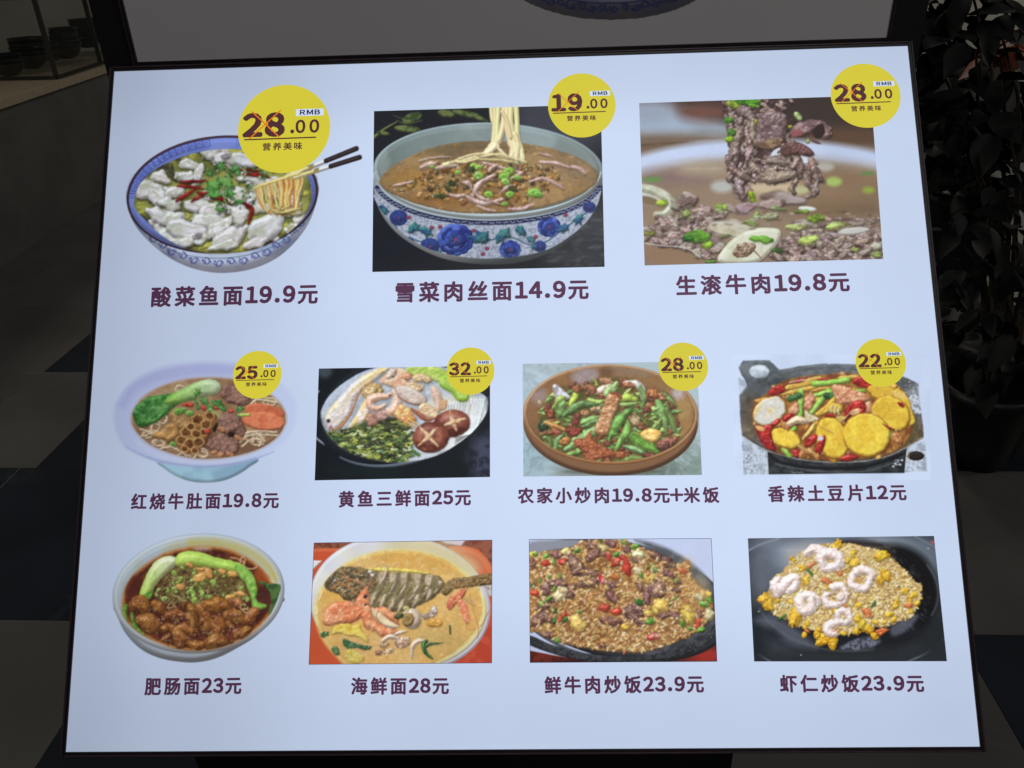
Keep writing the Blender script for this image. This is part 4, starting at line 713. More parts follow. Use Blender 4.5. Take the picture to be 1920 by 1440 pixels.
    for x, y, r, a, s, c in ((350, 630, 62, 20, .8, br), (560, 690, 70, -60, .6, (130, 58, 44)), (550, 780, 66, 10, .7, (124, 54, 38)), (640, 630, 44, -20, .7, (178, 130, 84)), (720, 600, 50, -10, .5, (190, 150, 104)), (580, 430, 56, 0, .6, (160, 92, 58)), (690, 430, 66, 20, .6, (176, 112, 76)), (820, 370, 60, 10, .5, (186, 126, 86)), (990, 400, 60, 10, .5, (176, 104, 66)), (1210, 470, 84, 14, .55, (176, 96, 56)), (1270, 500, 40, 60, .6, (184, 110, 64)),
                             (1050, 690, 54, 20, .7, (196, 160, 116)), (1100, 740, 54, 20, .7, (140, 84, 50)), (1150, 600, 44, 0, .6, (104, 44, 36)), (1310, 870, 90, -30, .6, (150, 84, 60)), (1290, 900, 50, -30, .6, (120, 74, 66)), (920, 970, 76, 0, .5, (150, 74, 44)), (1160, 980, 70, 6, .3, (110, 52, 38)), (330, 790, 50, 0, .5, (130, 74, 46)), (420, 790, 40, 0, .7, (150, 72, 46)), (480, 860, 50, -30, .6, (190, 124, 66)), (820, 880, 40, 0, .7, (120, 64, 40))):
        chunk(A, x + ox, y + oy, r, a, s, col=c, c2=[q * .66 for q in c], ms=24, bump=(14, 6), bev=r * .3, spec=.5, pw=24, rag=(16, 7), sh=.6)
    A.s_(T([(310, 705), (380, 730), (470, 765)]), [24, 44, 24], (206, 160, 86), c2=(186, 130, 66), ms=24, edge=.4, spec=.4, sh=.5)
    A.p(T([(560, 850), (640, 830), (680, 770), (700, 840), (760, 890), (860, 930), (890, 980), (800, 1000), (720, 1025), (650, 1010), (610, 940), (555, 900)]), (158, 82, 46), c2=(120, 56, 34), ms=26, bump=(14, 7), bev=24, spec=.5, pw=24, edge=.45, ew=7, sh=.6, rag=(18, 8))
    A.p(T([(720, 790), (750, 680), (790, 560), (830, 480), (880, 465), (930, 500), (910, 580), (880, 640), (850, 740), (820, 810)]), (188, 138, 96), c2=(160, 104, 62), ms=30, bump=(20, 7), bev=22, spec=.5, pw=16, edge=.4, ew=7, sh=.7, crv=True)
    for i in range(8): y = 530 + i * 32; A.s_(T([(880 - i * 14 - 60, y), (880 - i * 14, y + R(-8, 8)), (880 - i * 14 + 34, y + 4)]), 7, pick([(214, 170, 130), (130, 76, 46)]), soft=2, al=.6, flat=True)
    A.s_(T([(860, 468), (900, 475), (935, 505)]), 26, (134, 62, 40), bump=(10, 4), edge=.3)
    A.p(T([(1090, 800), (1150, 760), (1230, 765), (1262, 800), (1240, 850), (1190, 870), (1130, 850)]), (208, 150, 62), c2=(226, 186, 100), ms=40, bump=(30, 5), bev=26, spec=.5, edge=.4, sh=.5)
    A.clip = None
    A.s_(arc(850 + ox, 642 + oy, 706, 400, 5, 175, 60, 1), [8, 20, 22, 20, 8], (152, 108, 66), crv=False, amb=.6, edge=.3, ew=3)
    return A.finish()

def dish_potato_wok():
    A = Art((1375, 665, 1745, 900), 1702 * 370 / 390); ox, oy = -5 * 4.364, -45 * 4.364
    def T(L): return [(x + ox, y + oy) for x, y in L]
    def E(x, y, rx, ry, rot, c, **kw): A.e(x + ox, y + oy, rx, ry, rot, c, **kw)
    for pts in ([(62, 380), (130, 420), (120, 500), (70, 520)], [(90, 860), (310, 980), (340, 1176), (105, 1176)], [(1430, 960), (1590, 900), (1606, 1152), (1400, 1160)], [(1480, 430), (1540, 430), (1560, 700), (1480, 640)]): A.p(T(pts), (194, 206, 222), crv=False, c2=(160, 172, 188), ms=50, flat=True)
    for pts in ([(95, 900), (310, 990), (330, 1170), (110, 1170)], [(1440, 980), (1590, 960), (1600, 1150), (1430, 1150)]): A.scatter(A.mask_p(T(pts), False), 150, lambda x, y: A.e(x, y, R(3, 8), R(2, 4), -50, pick([(120, 128, 140), (92, 98, 110), (216, 224, 232)]), flat=True, al=.7))
    A.p(T([(300, 980), (1440, 960), (1430, 1060), (1420, 1165), (310, 1176)]), (34, 38, 42), crv=False, c2=(56, 60, 64), ms=60, bump=(30, 3), bev=20)
    A.s_(T([(360, 1090), (700, 1150), (1100, 1150), (1380, 1060)]), 10, (84, 92, 98), flat=True, soft=3); A.s_(T([(320, 1010), (420, 1080), (700, 1120), (1100, 1110), (1400, 1010)]), 26, (22, 24, 28), soft=3)
    for x, y in ((1345, 1090), (1385, 1095), (1400, 1060), (1330, 1110)): E(x, y, 12, 8, 20, (190, 198, 204), flat=True)
    A.s_(T([(1345, 1060), (1372, 1058), (1372, 1076), (1350, 1080), (1352, 1098), (1376, 1096)]), 6, (196, 204, 210), crv=False, flat=True)
    for i in range(10): E(500 + i * 10, 1160 + R(-6, 6), 5, 4, 0, (150, 158, 164), flat=True)
    E(1515, 1025, 68, 38, 0, (36, 30, 30), bev=20, spec=.2); A.s_(T([(1450, 990), (1458, 1020), (1450, 1054)]), 5, (170, 140, 60), flat=True)
    wok = T([(62, 300), (100, 245), (315, 240), (400, 320), (560, 290), (760, 270), (1000, 275), (1200, 300), (1400, 370), (1528, 430), (1535, 520), (1555, 640), (1576, 800), (1578, 880), (1440, 960), (1300, 1030), (1100, 1075), (820, 1085), (560, 1060), (300, 990), (92, 862), (76, 700), (70, 525), (130, 455), (125, 420), (85, 360)])
    A.p(wok, (70, 78, 86), crv=False, c2=(92, 100, 106), ms=80, bump=(40, 4), bev=16, edge=.3, ew=6)
    E(235, 335, 82, 55, 4, (176, 192, 206), c2=(200, 212, 226), ms=40, flat=True)
    m = A.mask_p(wok, False); A.clip = m
    for x, y, rx, ry, c in ((180, 700, 120, 200, (72, 60, 46)), (140, 830, 80, 60, (120, 104, 84)), (900, 310, 400, 36, (104, 112, 120)), (400, 420, 200, 60, (52, 58, 60)), (1450, 850, 140, 160, (96, 74, 40)), (1500, 500, 60, 100, (150, 156, 160)), (1400, 420, 120, 50, (60, 62, 66))): E(x, y, rx, ry, 0, c, c2=[q * .7 for q in c], ms=30, flat=True, soft=20, al=.8)
    E(1530, 590, 70, 90, -20, (190, 200, 216), c2=(120, 124, 130), ms=24, flat=True, soft=3, rag=(20, 16))
    A.scatter(A.mask_p(T([(1380, 400), (1530, 440), (1560, 700), (1470, 600)])), 50, lambda x, y: A.e(x, y, R(3, 14), R(2, 6), R(0, 180), pick([(190, 198, 210), (40, 40, 44), (120, 124, 130)]), flat=True, al=.8))
    for i in range(16): A.s_(arc(830 + ox, 560 + oy, 640 + R(-20, 20), 262 + R(-20, 20), R(200, 240), R(250, 320), 14), 4, pick([(120, 126, 132), (50, 54, 58)]), crv=False, flat=True, al=.5)
    A.s_(T([(92, 862), (300, 985), (560, 1055), (820, 1080), (1100, 1070), (1300, 1025), (1440, 955), (1575, 880)]), 12, (150, 146, 140), soft=2, edge=.3); A.s_(T([(96, 850), (300, 968), (560, 1038), (820, 1062), (1100, 1052), (1300, 1005)]), 10, (60, 46, 36), soft=3, flat=True)
    A.food = A.clip = mk = m
    pile = T([(190, 780), (180, 620), (260, 540), (400, 430), (560, 380), (760, 360), (1000, 350), (1200, 430), (1400, 480), (1480, 700), (1460, 880), (1300, 1010), (1000, 1060), (780, 1060), (520, 1030), (300, 960)])
    A.p(pile, (146, 96, 40), c2=(110, 56, 26), ms=50, bump=(30, 4), soft=6, sh=.5)
    A.scatter(A.mask_p(pile), 90, lambda x, y: chunk(A, x, y, R(16, 40), R(0, 180), col=pick([(202, 150, 40), (176, 112, 44), (160, 60, 36), (214, 176, 70), (180, 130, 80)]), spec=.4))
    def pot(x, y, rx, ry, a, c=(226, 192, 58), c2=(212, 168, 44), **kw):
        o = dict(c2=c2, ms=70, bev=14, bump=(40, 2.5), spec=.2, pw=40, edge=.42, ew=8, sh=.6, amb=.65, rag=(50, 7)); o.update(kw)
        E(x, y, rx, ry, a, (176, 116, 32), bev=16, edge=.4, sh=.6, spec=.5); E(x - 2, y - 4, rx * .94, ry * .94, a, c, **dict(o, sh=0, edge=.1))
        for i in range(8): t = R(0, 6.28); q = R(0, .8); E(x + rx * q * math.cos(t), y + ry * q * math.sin(t), R(3, 8), R(2, 5), R(0, 90), pick([(236, 214, 110), (180, 110, 40)]), flat=True, soft=1.5, al=.6)
    def red(pts, **kw): A.p(T(pts), (170, 30, 24), c2=(120, 14, 16), ms=30, bev=18, bump=(20, 3), spec=.7, pw=20, edge=.4, ew=6, sh=.6, **kw)
    def yp(pts, c=(212, 164, 60)): A.p(T(pts), c, c2=[q * .84 for q in c], ms=40, bev=14, bump=(24, 4), spec=.4, edge=.42, ew=7, sh=.5)
    yp([(430, 470), (560, 410), (740, 372), (700, 430), (560, 470), (450, 490)]); yp([(400, 520), (520, 480), (660, 450), (700, 470), (560, 510), (420, 530)]); yp([(860, 385), (1000, 360), (1060, 385), (960, 400)]); yp([(640, 500), (740, 460), (830, 470), (700, 500)], (196, 140, 50))
    red([(470, 430), (560, 395), (620, 385), (580, 420), (500, 435)]); A.s_(T([(480, 425), (560, 410), (610, 400)]), 8, (220, 200, 180)); red([(700, 395), (780, 385), (860, 395), (760, 410)]); red([(308, 515), (330, 470), (390, 448), (445, 470), (420, 510), (360, 530)]); red([(1000, 400), (1080, 370), (1150, 440), (1140, 470), (1060, 460), (1000, 430)])
    yp([(190, 570), (280, 545), (360, 550), (300, 590), (230, 600)], (204, 130, 40))
    pot(318, 660, 150, 108, -32, (202, 200, 190), (216, 190, 120)); A.scatter(A.mask_e(310 + ox, 650 + oy, 100, 66, -32), 60, lambda x, y: A.e(x, y, 6, 4, 0, pick([(232, 232, 232), (190, 180, 150)]), flat=True, al=.6))
    for L, w in (([(680, 435), (800, 425), (955, 402)], 46), ([(575, 495), (570, 600), (566, 705)], 46), ([(660, 670), (730, 580), (800, 490)], [40, 46, 46]), ([(480, 560), (520, 545), (560, 530)], 50), ([(690, 530), (760, 510), (820, 500)], 40), ([(780, 530), (810, 540), (850, 520)], 50), ([(1030, 490), (1090, 495)], 24), ([(480, 840), (500, 820), (520, 800)], 40), ([(430, 970), (460, 1000), (480, 1030)], 36)):
        dk = w == 50; A.s_(T(L), w, (48, 96, 40) if dk else (124, 186, 58), c2=(34, 66, 34) if dk else (160, 208, 90), ms=30, bev=16, spec=.35, edge=.4, ew=6, sh=.5)
    pk = (206, 146, 104)
    for pts in ([(830, 450), (920, 450), (1000, 480), (1100, 520), (1140, 560), (1060, 590), (980, 590), (920, 610), (860, 590), (840, 520)], [(600, 560), (660, 500), (690, 560), (650, 650), (610, 640)], [(480, 640), (540, 590), (560, 660), (500, 690)], [(1100, 590), (1150, 580), (1160, 660), (1120, 680)]):
        A.p(T(pts), pk, c2=(182, 110, 76), ms=26, bump=(16, 5), bev=22, spec=.45, edge=.4, ew=7, sh=.5, rag=(20, 7))
    yp([(680, 690), (760, 620), (850, 540), (840, 620), (760, 690)], (208, 164, 50)); pot(1260, 520, 150, 60, 20, (206, 160, 60)); pot(1400, 580, 60, 110, -30, (214, 180, 90)); pot(1460, 700, 40, 80, -20)
    pot(1310, 680, 168, 140, 30); pot(860, 640, 60, 40, 0, (210, 170, 60))
    red([(925, 700), (950, 620), (1000, 580), (1080, 575), (1105, 630), (1080, 680), (990, 690), (940, 750)]); E(1020, 665, 50, 24, -20, (206, 150, 100), bump=(10, 4), edge=.4, spec=.5)
    for x, y in ((830, 640), (860, 650), (890, 660)): A.s_(T([(x, y - 30), (x - 10, y), (x - 6, y + 26)]), 14, (220, 206, 160), edge=.4, sh=.4)
    yp([(1020, 620), (940, 700), (860, 700), (900, 760)], (210, 176, 80))
    pot(450, 880, 130, 80, 20); pot(830, 880, 130, 180, -20); yp([(580, 890), (640, 800), (690, 750), (680, 810), (620, 870)], (218, 190, 90)); A.s_(T([(720, 780), (780, 810), (840, 840)]), [8, 14, 8], (200, 150, 60), edge=.4, sh=.3)
    pot(1110, 855, 196, 182, 10, (230, 200, 60), (220, 180, 46))
    red([(420, 720), (480, 675), (520, 700), (470, 740), (430, 735)]); red([(330, 770), (380, 720), (410, 740), (370, 775)]); red([(765, 700), (800, 680), (865, 700), (800, 710)]); red([(1360, 585), (1400, 590), (1420, 620), (1400, 632)])
    red([(200, 785), (260, 780), (350, 770), (330, 830), (340, 880), (365, 970), (320, 975), (260, 930), (225, 870)]); E(240, 800, 40, 18, 20, (214, 160, 90), bump=(8, 3)); red([(605, 940), (620, 880), (690, 850), (710, 880), (670, 930), (640, 950)]); red([(690, 975), (740, 870), (770, 860), (775, 900), (740, 1000), (700, 1000)]); E(735, 880, 24, 22, 0, (206, 200, 214), flat=True, soft=3)
    red([(500, 980), (560, 975), (580, 1010), (530, 1040)]); red([(880, 1050), (960, 1010), (1040, 1020), (1020, 1050), (940, 1065)]); red([(1240, 760), (1300, 790), (1350, 810), (1300, 810)])
    for x, y, r in ((440, 770, 50), (1360, 880, 60), (590, 1010, 50), (640, 990, 50), (700, 1030, 40)): chunk(A, x + ox, y + oy, r, R(0, 90), col=(190, 124, 62), c2=(150, 86, 44), ms=20, spec=.5, rag=(14, 6))
    A.s_(T([(480, 760), (540, 730), (600, 740), (640, 750)]), [50, 64, 50, 20], (222, 196, 156), edge=.4, sh=.5, spec=.4); yp([(600, 650), (650, 680), (720, 720), (680, 745), (620, 740)], (220, 204, 160)); A.s_(T([(540, 930), (600, 970), (680, 1000)]), 16, (206, 160, 90), edge=.4)
    A.s_(T([(1300, 880), (1310, 840), (1320, 820)]), 14, (90, 140, 50)); A.scatter(A.mask_p(pile), 60, lambda x, y: A.e(x, y, R(3, 8), R(2, 5), 0, (240, 232, 200), flat=True, soft=1.2, al=.7))
    A.clip = None
    return A.finish()

def dish_intestine_noodles():
    A = Art((203, 993, 543, 1248), 1522 * 340 / 370, solid=False); ox, oy = -13 * 4.1135, -13 * 4.1135
    def T(L): return [(x + ox, y + oy) for x, y in L]
    def E(x, y, rx, ry, rot, c, **kw): A.e(x + ox, y + oy, rx, ry, rot, c, **kw)
    A.p(T([(104, 620), (124, 720), (186, 850), (300, 970), (440, 1040), (600, 1072), (750, 1075), (900, 1040), (1060, 960), (1200, 870), (1312, 750), (1376, 640), (1390, 560), (1000, 400), (300, 450)]), (164, 174, 186), bev=50, amb=.55, edge=.35, ew=10)
    E(750, 545, 665, 462, -5, (178, 190, 204), bev=20, amb=.6, edge=.35, ew=5, spec=.2); E(748, 545, 648, 446, -5, (190, 200, 206), bev=14, amb=.75); E(745, 546, 622, 420, -5, (168, 182, 192), c2=(176, 190, 200), ms=200, bev=20, amb=.8, gc=(188, 184, 150), grad=((300 + ox, 700 + oy), (900 + ox, 200 + oy)))
    A.s_(arc(752 + ox, 552 + oy, 600, 398, 268, 350, 24, -5), 60, (196, 180, 90), crv=False, flat=True, soft=14, al=.7)
    inner = T([(160, 660), (180, 520), (250, 400), (360, 310), (480, 240), (640, 195), (800, 182), (960, 200), (1100, 255), (1220, 340), (1300, 440), (1340, 540), (1310, 680), (1240, 780), (1120, 880), (960, 950), (780, 985), (600, 975), (440, 925), (300, 850), (200, 760)])
    A.p(inner, (176, 96, 30), flat=True, soft=7); A.food = A.clip = mk = A.mask_p(T([(1380, 480), (1300, 420)] + [(1220, 340), (1100, 255), (960, 200), (800, 182), (640, 195), (480, 240), (360, 310), (250, 400), (180, 520), (160, 660), (200, 760), (300, 850), (440, 925), (600, 975), (780, 985), (960, 950), (1120, 880), (1240, 780), (1320, 680), (1370, 560)]))
    inner2 = [(740 + ox + (x - 740 - ox) * .965, 585 + oy + (y - 585 - oy) * .955) for x, y in inner]
    A.p(inner2, (62, 24, 18), c2=(92, 40, 24), ms=60, bump=(30, 3), soft=6, spec=.15)
    for x, y, rx, ry, c in ((780, 200, 60, 14, (190, 176, 160)), (1240, 400, 60, 80, (160, 70, 26)), (240, 500, 60, 120, (74, 28, 20)), (1280, 600, 60, 100, (60, 28, 26))): E(x, y, rx, ry, 0, c, flat=True, soft=8, al=.7)
    A.s_(arc(1140 + ox, 310 + oy, 70, 44, 150, 480, 16, 20), 14, (206, 152, 106), crv=False, edge=.4, sh=.3); A.s_(T([(1000, 270), (1060, 280), (1100, 310)]), 12, (200, 150, 100)); A.s_(T([(1110, 280), (1100, 320), (1080, 345)]), 12, (206, 150, 100))
    A.p(T([(290, 600), (310, 500), (360, 380), (430, 290), (520, 255), (585, 275), (575, 330), (500, 400), (430, 470), (380, 560), (330, 620)]), (172, 206, 84), gc=(206, 220, 170), grad=((330 + ox, 560 + oy), (520 + ox, 280 + oy)), bev=44, bump=(50, 3), spec=.3, edge=.3, ew=8, sh=.4)
    A.p(T([(280, 590), (350, 540), (400, 520), (390, 570), (330, 620), (270, 640)]), (110, 160, 56), c2=(70, 120, 40), ms=24, edge=.4, bump=(14, 4))
    A.p(T([(570, 320), (580, 260), (640, 222), (760, 225), (900, 270), (1040, 300), (1120, 350), (1100, 400), (960, 390), (820, 360), (700, 340), (620, 350)]), (176, 210, 86), gc=(150, 196, 70), grad=((600 + ox, 250 + oy), (1100 + ox, 380 + oy)), bev=50, bump=(60, 3), spec=.3, edge=.3, ew=8, sh=.4)
    A.p(T([(1030, 330), (1120, 350), (1180, 420), (1205, 520), (1200, 600), (1280, 640), (1240, 670), (1170, 660), (1150, 570), (1110, 470), (1050, 400)]), (104, 164, 56), c2=(140, 190, 80), ms=30, bump=(24, 4), bev=20, edge=.4, ew=6, sh=.5, spec=.2)
    A.p(T([(1210, 450), (1300, 470), (1385, 480), (1380, 540), (1340, 640), (1290, 720), (1310, 600), (1290, 520)]), (66, 100, 46), c2=(40, 66, 34), ms=30, bump=(16, 5), edge=.35, sh=.3)
    for L, w in (([(190, 640), (180, 700), (195, 770)], 34), ([(235, 700), (260, 800), (320, 870)], [20, 34, 40])): A.s_(T(L), w, (110, 160, 56), c2=(70, 120, 40), ms=24, edge=.4, sh=.4, spec=.2)
    cm = A.mask_p(T([(420, 560), (480, 430), (600, 340), (760, 340), (920, 360), (1050, 420), (1130, 560), (1100, 660), (860, 600), (640, 620), (500, 620)]))
    A.p(T([(420, 570), (480, 430), (600, 340), (920, 360), (1060, 430), (1130, 600), (860, 620), (500, 620)]), (86, 64, 34), c2=(110, 100, 50), ms=30, flat=True, soft=8)
    for i in range(46): x, y = R(430, 1100), R(400, 620); noodle(A, T([(x, y), (x + R(-40, 40), y + R(10, 50)), (x + R(-60, 60), y + R(10, 70))]), R(8, 12), (172, 150, 96))
    A.scatter(cm, 110, lambda x, y: A.e(x, y, R(6, 14), R(5, 10), R(0, 180), jit(pick([(128, 100, 60), (90, 60, 34), (150, 120, 76), (60, 36, 24)])), bev=7, spec=.25, edge=.4, sh=.4))
    def sc(x, y):
        r = R(13, 27)
        if rng.random() < .45: ring(A, x, y, r, R(0, 180), (156, 196, 82), (90, 120, 44), .5)
        else: chunk(A, x, y, r, R(0, 180), .8, 4, crv=False, col=pick([(150, 196, 78), (176, 208, 110), (112, 168, 58)]), c2=(104, 150, 50), ms=14, spec=.3)
    A.scatter(cm, 62, sc)
    for x, y, rx, ry, a in ((800, 380, 64, 36, 10), (760, 425, 56, 34, -20), (830, 400, 40, 30, 60), (610, 495, 38, 26, 10), (680, 325, 34, 20, 20), (930, 375, 34, 26, 0), (1015, 395, 40, 26, 10), (1075, 550, 40, 24, 0), (1000, 570, 44, 22, -20), (760, 360, 40, 16, 10)):
        E(x, y, rx, ry, a, (214, 160, 80), c2=(196, 130, 64), ms=20, bev=14, spec=.45, edge=.4, sh=.5, rag=(16, 5))
    gb = (152, 94, 44)
    def gut(L, w, **kw): A.s_(T(L), w, jit(gb, 12), c2=(118, 64, 30), ms=36, bump=(18, 5), bev=float(np.max(w)) * .42, spec=.42, pw=22, edge=.48, ew=9, sh=.65, rag=(24, 6), amb=.4, **kw)
    A.scatter(A.mask_p(T([(240, 620), (440, 620), (700, 640), (1100, 660), (1180, 760), (1100, 880), (900, 950), (640, 960), (440, 890), (280, 800)])) * mk, 26, lambda x, y: chunk(A, x, y, R(24, 44), R(0, 180), col=(112, 62, 32), c2=(70, 34, 20), ms=24, spec=.4))
    for L, w in (([(250, 640), (300, 620), (340, 660)], [80, 130, 90]), ([(410, 620), (450, 650), (480, 690)], [60, 90, 50]), ([(310, 750), (370, 770), (410, 800)], [90, 150, 110]), ([(500, 720), (560, 700), (620, 705)], [50, 70, 50]), ([(650, 640), (700, 680), (720, 780)], [70, 80, 60]), ([(760, 650), (800, 720), (800, 800)], [60, 84, 90]), ([(820, 630), (900, 630), (970, 640)], [80, 130, 80]),
                 ([(980, 710), (1040, 720), (1070, 750)], [80, 110, 70]), ([(1010, 600), (1060, 620), (1080, 640)], [50, 70, 40]), ([(1120, 750), (1160, 710), (1200, 670)], [90, 100, 40]), ([(590, 750), (620, 715), (700, 740), (700, 800)], [34, 50, 50, 40]), ([(880, 760), (900, 800), (890, 850)], [90, 140, 90]), ([(480, 820), (520, 800), (560, 830)], [50, 60, 40]), ([(560, 820), (640, 805), (720, 850)], [40, 70, 60]),
                 ([(590, 860), (610, 900), (600, 950)], [90, 110, 60]), ([(680, 930), (730, 945), (780, 940)], [50, 84, 50]), ([(830, 930), (890, 910), (950, 915)], [90, 120, 70]), ([(1040, 870), (1090, 850), (1130, 830)], [50, 90, 60]), ([(470, 910), (500, 890), (530, 870)], [30, 44, 30]), ([(500, 950), (540, 960), (580, 970)], [20, 36, 20]), ([(640, 975), (690, 985), (720, 982)], 24), ([(980, 780), (1000, 800)], 50)): gut(L, w)
    for x, y, rx, ry, a in ((650, 650, 14, 40, 10), (620, 735, 40, 14, 30), (870, 735, 20, 10, 0), (720, 850, 16, 12, 0), (780, 780, 12, 20, 40)): E(x, y, rx, ry, a, (60, 26, 18), flat=True, soft=3, al=.85)
    for x, y, r in ((1100, 650, 30), (1120, 680, 24)): A.s_(arc(x + ox, y + oy, r, r * .7, 0, 300, 10), 9, (196, 170, 120), crv=False, edge=.3)
    A.scatter(A.mask_p(T([(250, 640), (700, 700), (1150, 700), (1050, 880), (600, 950), (300, 800)])), 70, lambda x, y: A.e(x, y, R(3, 7), R(2, 4), R(0, 180), (236, 226, 214), flat=True, soft=1.2, al=.8))
    A.clip = None
    return A.finish(grain=1.6, mott=0)

def dish_seafood_noodles():
    A = Art((572, 1003, 930, 1253), 1658 * 358 / 380, bg=(196, 84, 52)); ox, oy = -12 * 4.363, -13 * 4.363
    def T(L): return [(x + ox, y + oy) for x, y in L]
    def E(x, y, rx, ry, rot, c, **kw): A.e(x + ox, y + oy, rx, ry, rot, c, **kw)
    A.p(T([(100, 80), (1640, 80), (1640, 170), (1200, 170), (300, 190), (100, 180)]), (140, 84, 66), crv=False, c2=(112, 62, 48), ms=30, flat=True); A.p(T([(1400, 80), (1640, 80), (1640, 400), (1570, 300), (1480, 180)]), (146, 88, 70), crv=False, c2=(120, 66, 52), ms=40, flat=True)
    A.s_(T([(100, 182), (250, 178), (420, 180)]), 26, (206, 104, 70), flat=True); A.s_(T([(1250, 170), (1400, 180), (1500, 240), (1560, 330), (1585, 420)]), 46, (210, 108, 72), flat=True, soft=2); A.p(T([(1130, 90), (1380, 90), (1330, 150), (1200, 130)]), (208, 196, 210), crv=False); A.p(T([(110, 265), (195, 268), (110, 350)]), (220, 222, 224), crv=False)
    A.p(T([(1400, 900), (1600, 700), (1600, 1120), (1200, 1120)]), (176, 66, 46), crv=False, c2=(190, 78, 56), ms=60, flat=True); A.p(T([(1480, 380), (1600, 380), (1600, 560), (1560, 560)]), (190, 186, 180), crv=False)
    E(830, 620, 742, 560, 8, (204, 206, 220), bev=22, amb=.75, edge=.25, ew=8); E(824, 612, 722, 538, 8, (222, 222, 220), c2=(214, 214, 222), ms=160, bev=20, amb=.85, gc=(206, 200, 172), grad=((300 + ox, 500 + oy), (1400 + ox, 300 + oy)))
    E(1120, 220, 400, 130, 18, (206, 194, 150), flat=True, soft=30, al=.7)
    inner = T([(130, 680), (160, 540), (250, 400), (400, 280), (600, 200), (800, 178), (1000, 195), (1200, 260), (1350, 360), (1480, 500), (1520, 620), (1500, 760), (1420, 900), (1300, 1010), (1150, 1100), (1000, 1180), (500, 1180), (300, 1040), (180, 880)])
    A.p(inner, (228, 214, 120), flat=True, soft=9); A.food = A.clip = mk = A.mask_p(inner)
    A.p([(830 + ox + (x - 830 - ox) * .975, 640 + oy + (y - 640 - oy) * .97) for x, y in inner], (206, 158, 82), c2=(214, 172, 100), ms=180, soft=8, bump=(80, 2), bev=20, amb=.85)
    for x, y, rx, ry, c in ((1000, 260, 340, 70, (206, 152, 66)), (1150, 900, 220, 100, (186, 158, 96)), (350, 560, 140, 60, (212, 160, 66)), (600, 980, 260, 90, (198, 150, 92)), (1300, 760, 120, 160, (196, 152, 80))): E(x, y, rx, ry, 0, c, flat=True, soft=30, al=.6)
    for L in ([(880, 265), (900, 290), (925, 310)], [(770, 310), (800, 285), (830, 285)], [(985, 250), (995, 280), (985, 310)], [(660, 285), (690, 280), (710, 300)], [(600, 320), (650, 300), (700, 320)]): A.s_(T(L), 12, (222, 190, 130), soft=2, edge=.2)
    A.s_(T([(165, 590), (180, 550), (190, 520)]), 8, (236, 224, 200), flat=True); A.s_(T([(150, 700), (148, 680), (155, 660)]), 8, (236, 226, 200), flat=True)
    # the fish
    A.p(T([(212, 440), (240, 380), (320, 325), (430, 320), (560, 330), (700, 340), (900, 350), (1080, 370), (1180, 420), (1190, 470), (1110, 560), (980, 640), (820, 690), (700, 670), (560, 640), (400, 590), (300, 530), (225, 490)]), (128, 112, 72), c2=(96, 84, 56), ms=50, bump=(20, 8), bev=50, spec=.25, edge=.4, ew=10, sh=.5, rag=(30, 8))
    A.p(T([(215, 440), (250, 370), (340, 325), (450, 325), (560, 340), (600, 390), (640, 460), (560, 500), (480, 560), (400, 590), (300, 530), (230, 490)]), (116, 92, 56), c2=(74, 62, 44), ms=26, bump=(14, 9), bev=24, spec=.4, edge=.4, rag=(20, 8))
    A.scatter(A.mask_p(T([(230, 440), (340, 335), (560, 350), (640, 450), (480, 560), (300, 520)])), 90, lambda x, y: A.e(x, y, R(5, 22), R(3, 9), R(0, 180), jit(pick([(150, 124, 70), (56, 54, 44), (180, 160, 110), (90, 90, 76), (130, 80, 40)])), bev=6, spec=.4, edge=.35, sh=.4))
    E(300, 425, 18, 16, 0, (60, 60, 60)); E(300, 425, 9, 8, 0, (190, 190, 180)); E(585, 355, 20, 14, 0, (206, 206, 200), rag=(8, 4)); E(605, 385, 16, 14, 0, (214, 214, 214), rag=(8, 4))
    for L in ([(300, 430), (400, 470), (500, 560)], [(340, 340), (420, 420), (520, 440)], [(260, 500), (360, 460), (470, 540)]): A.s_(T(L), 7, (170, 112, 66))
    seg = [(700, 330, 600, 640), (790, 350, 680, 655), (880, 360, 750, 690), (985, 370, 830, 690), (1080, 385, 950, 650), (1160, 430, 1060, 600)]
    for i, (x0, y0, x1, y1) in enumerate(seg):
        A.p(T([(x0 - 44, y0 + 6), (x0 + 22, y0 + 6), (x0 + 4, (y0 + y1) / 2 - 20), (x1 + 30, y1 - 40), (x1 - 20, y1), (x1 + 8, y1 - 100), (x0 - 50, (y0 + y1) / 2)]), (186, 168, 140), c2=(158, 136, 108), ms=30, bump=(20, 5), bev=22, edge=.5, ew=8, sh=.5, spec=.2)
        A.s_(T([(x0 + 16, y0 + 20), (x0 - 6, (y0 + y1) / 2 - 30), (x1 + 70, y1 - 120), (x1 + 10, y1 - 10)]), [5, 9, 14, 5], (84, 72, 50), soft=2, flat=True, al=.85)
        A.s_(T([(x0 - 14, y0 + 90), (x1 + 60, y1 - 170), (x1 + 26, y1 - 40)]), [10, 40, 10], (112, 104, 64), soft=3, bump=(8, 4), al=.8)
    A.s_(T([(580, 335), (700, 345), (800, 345), (940, 355), (1060, 370)]), [16, 40, 30, 30, 12], (224, 206, 92), c2=(206, 180, 80), ms=20, soft=2, bump=(14, 4), rag=(14, 5)); A.s_(T([(660, 460), (700, 400), (724, 330), (718, 310)]), [14, 24, 16, 8], (206, 180, 160), edge=.4, sh=.4)
    A.clip = None
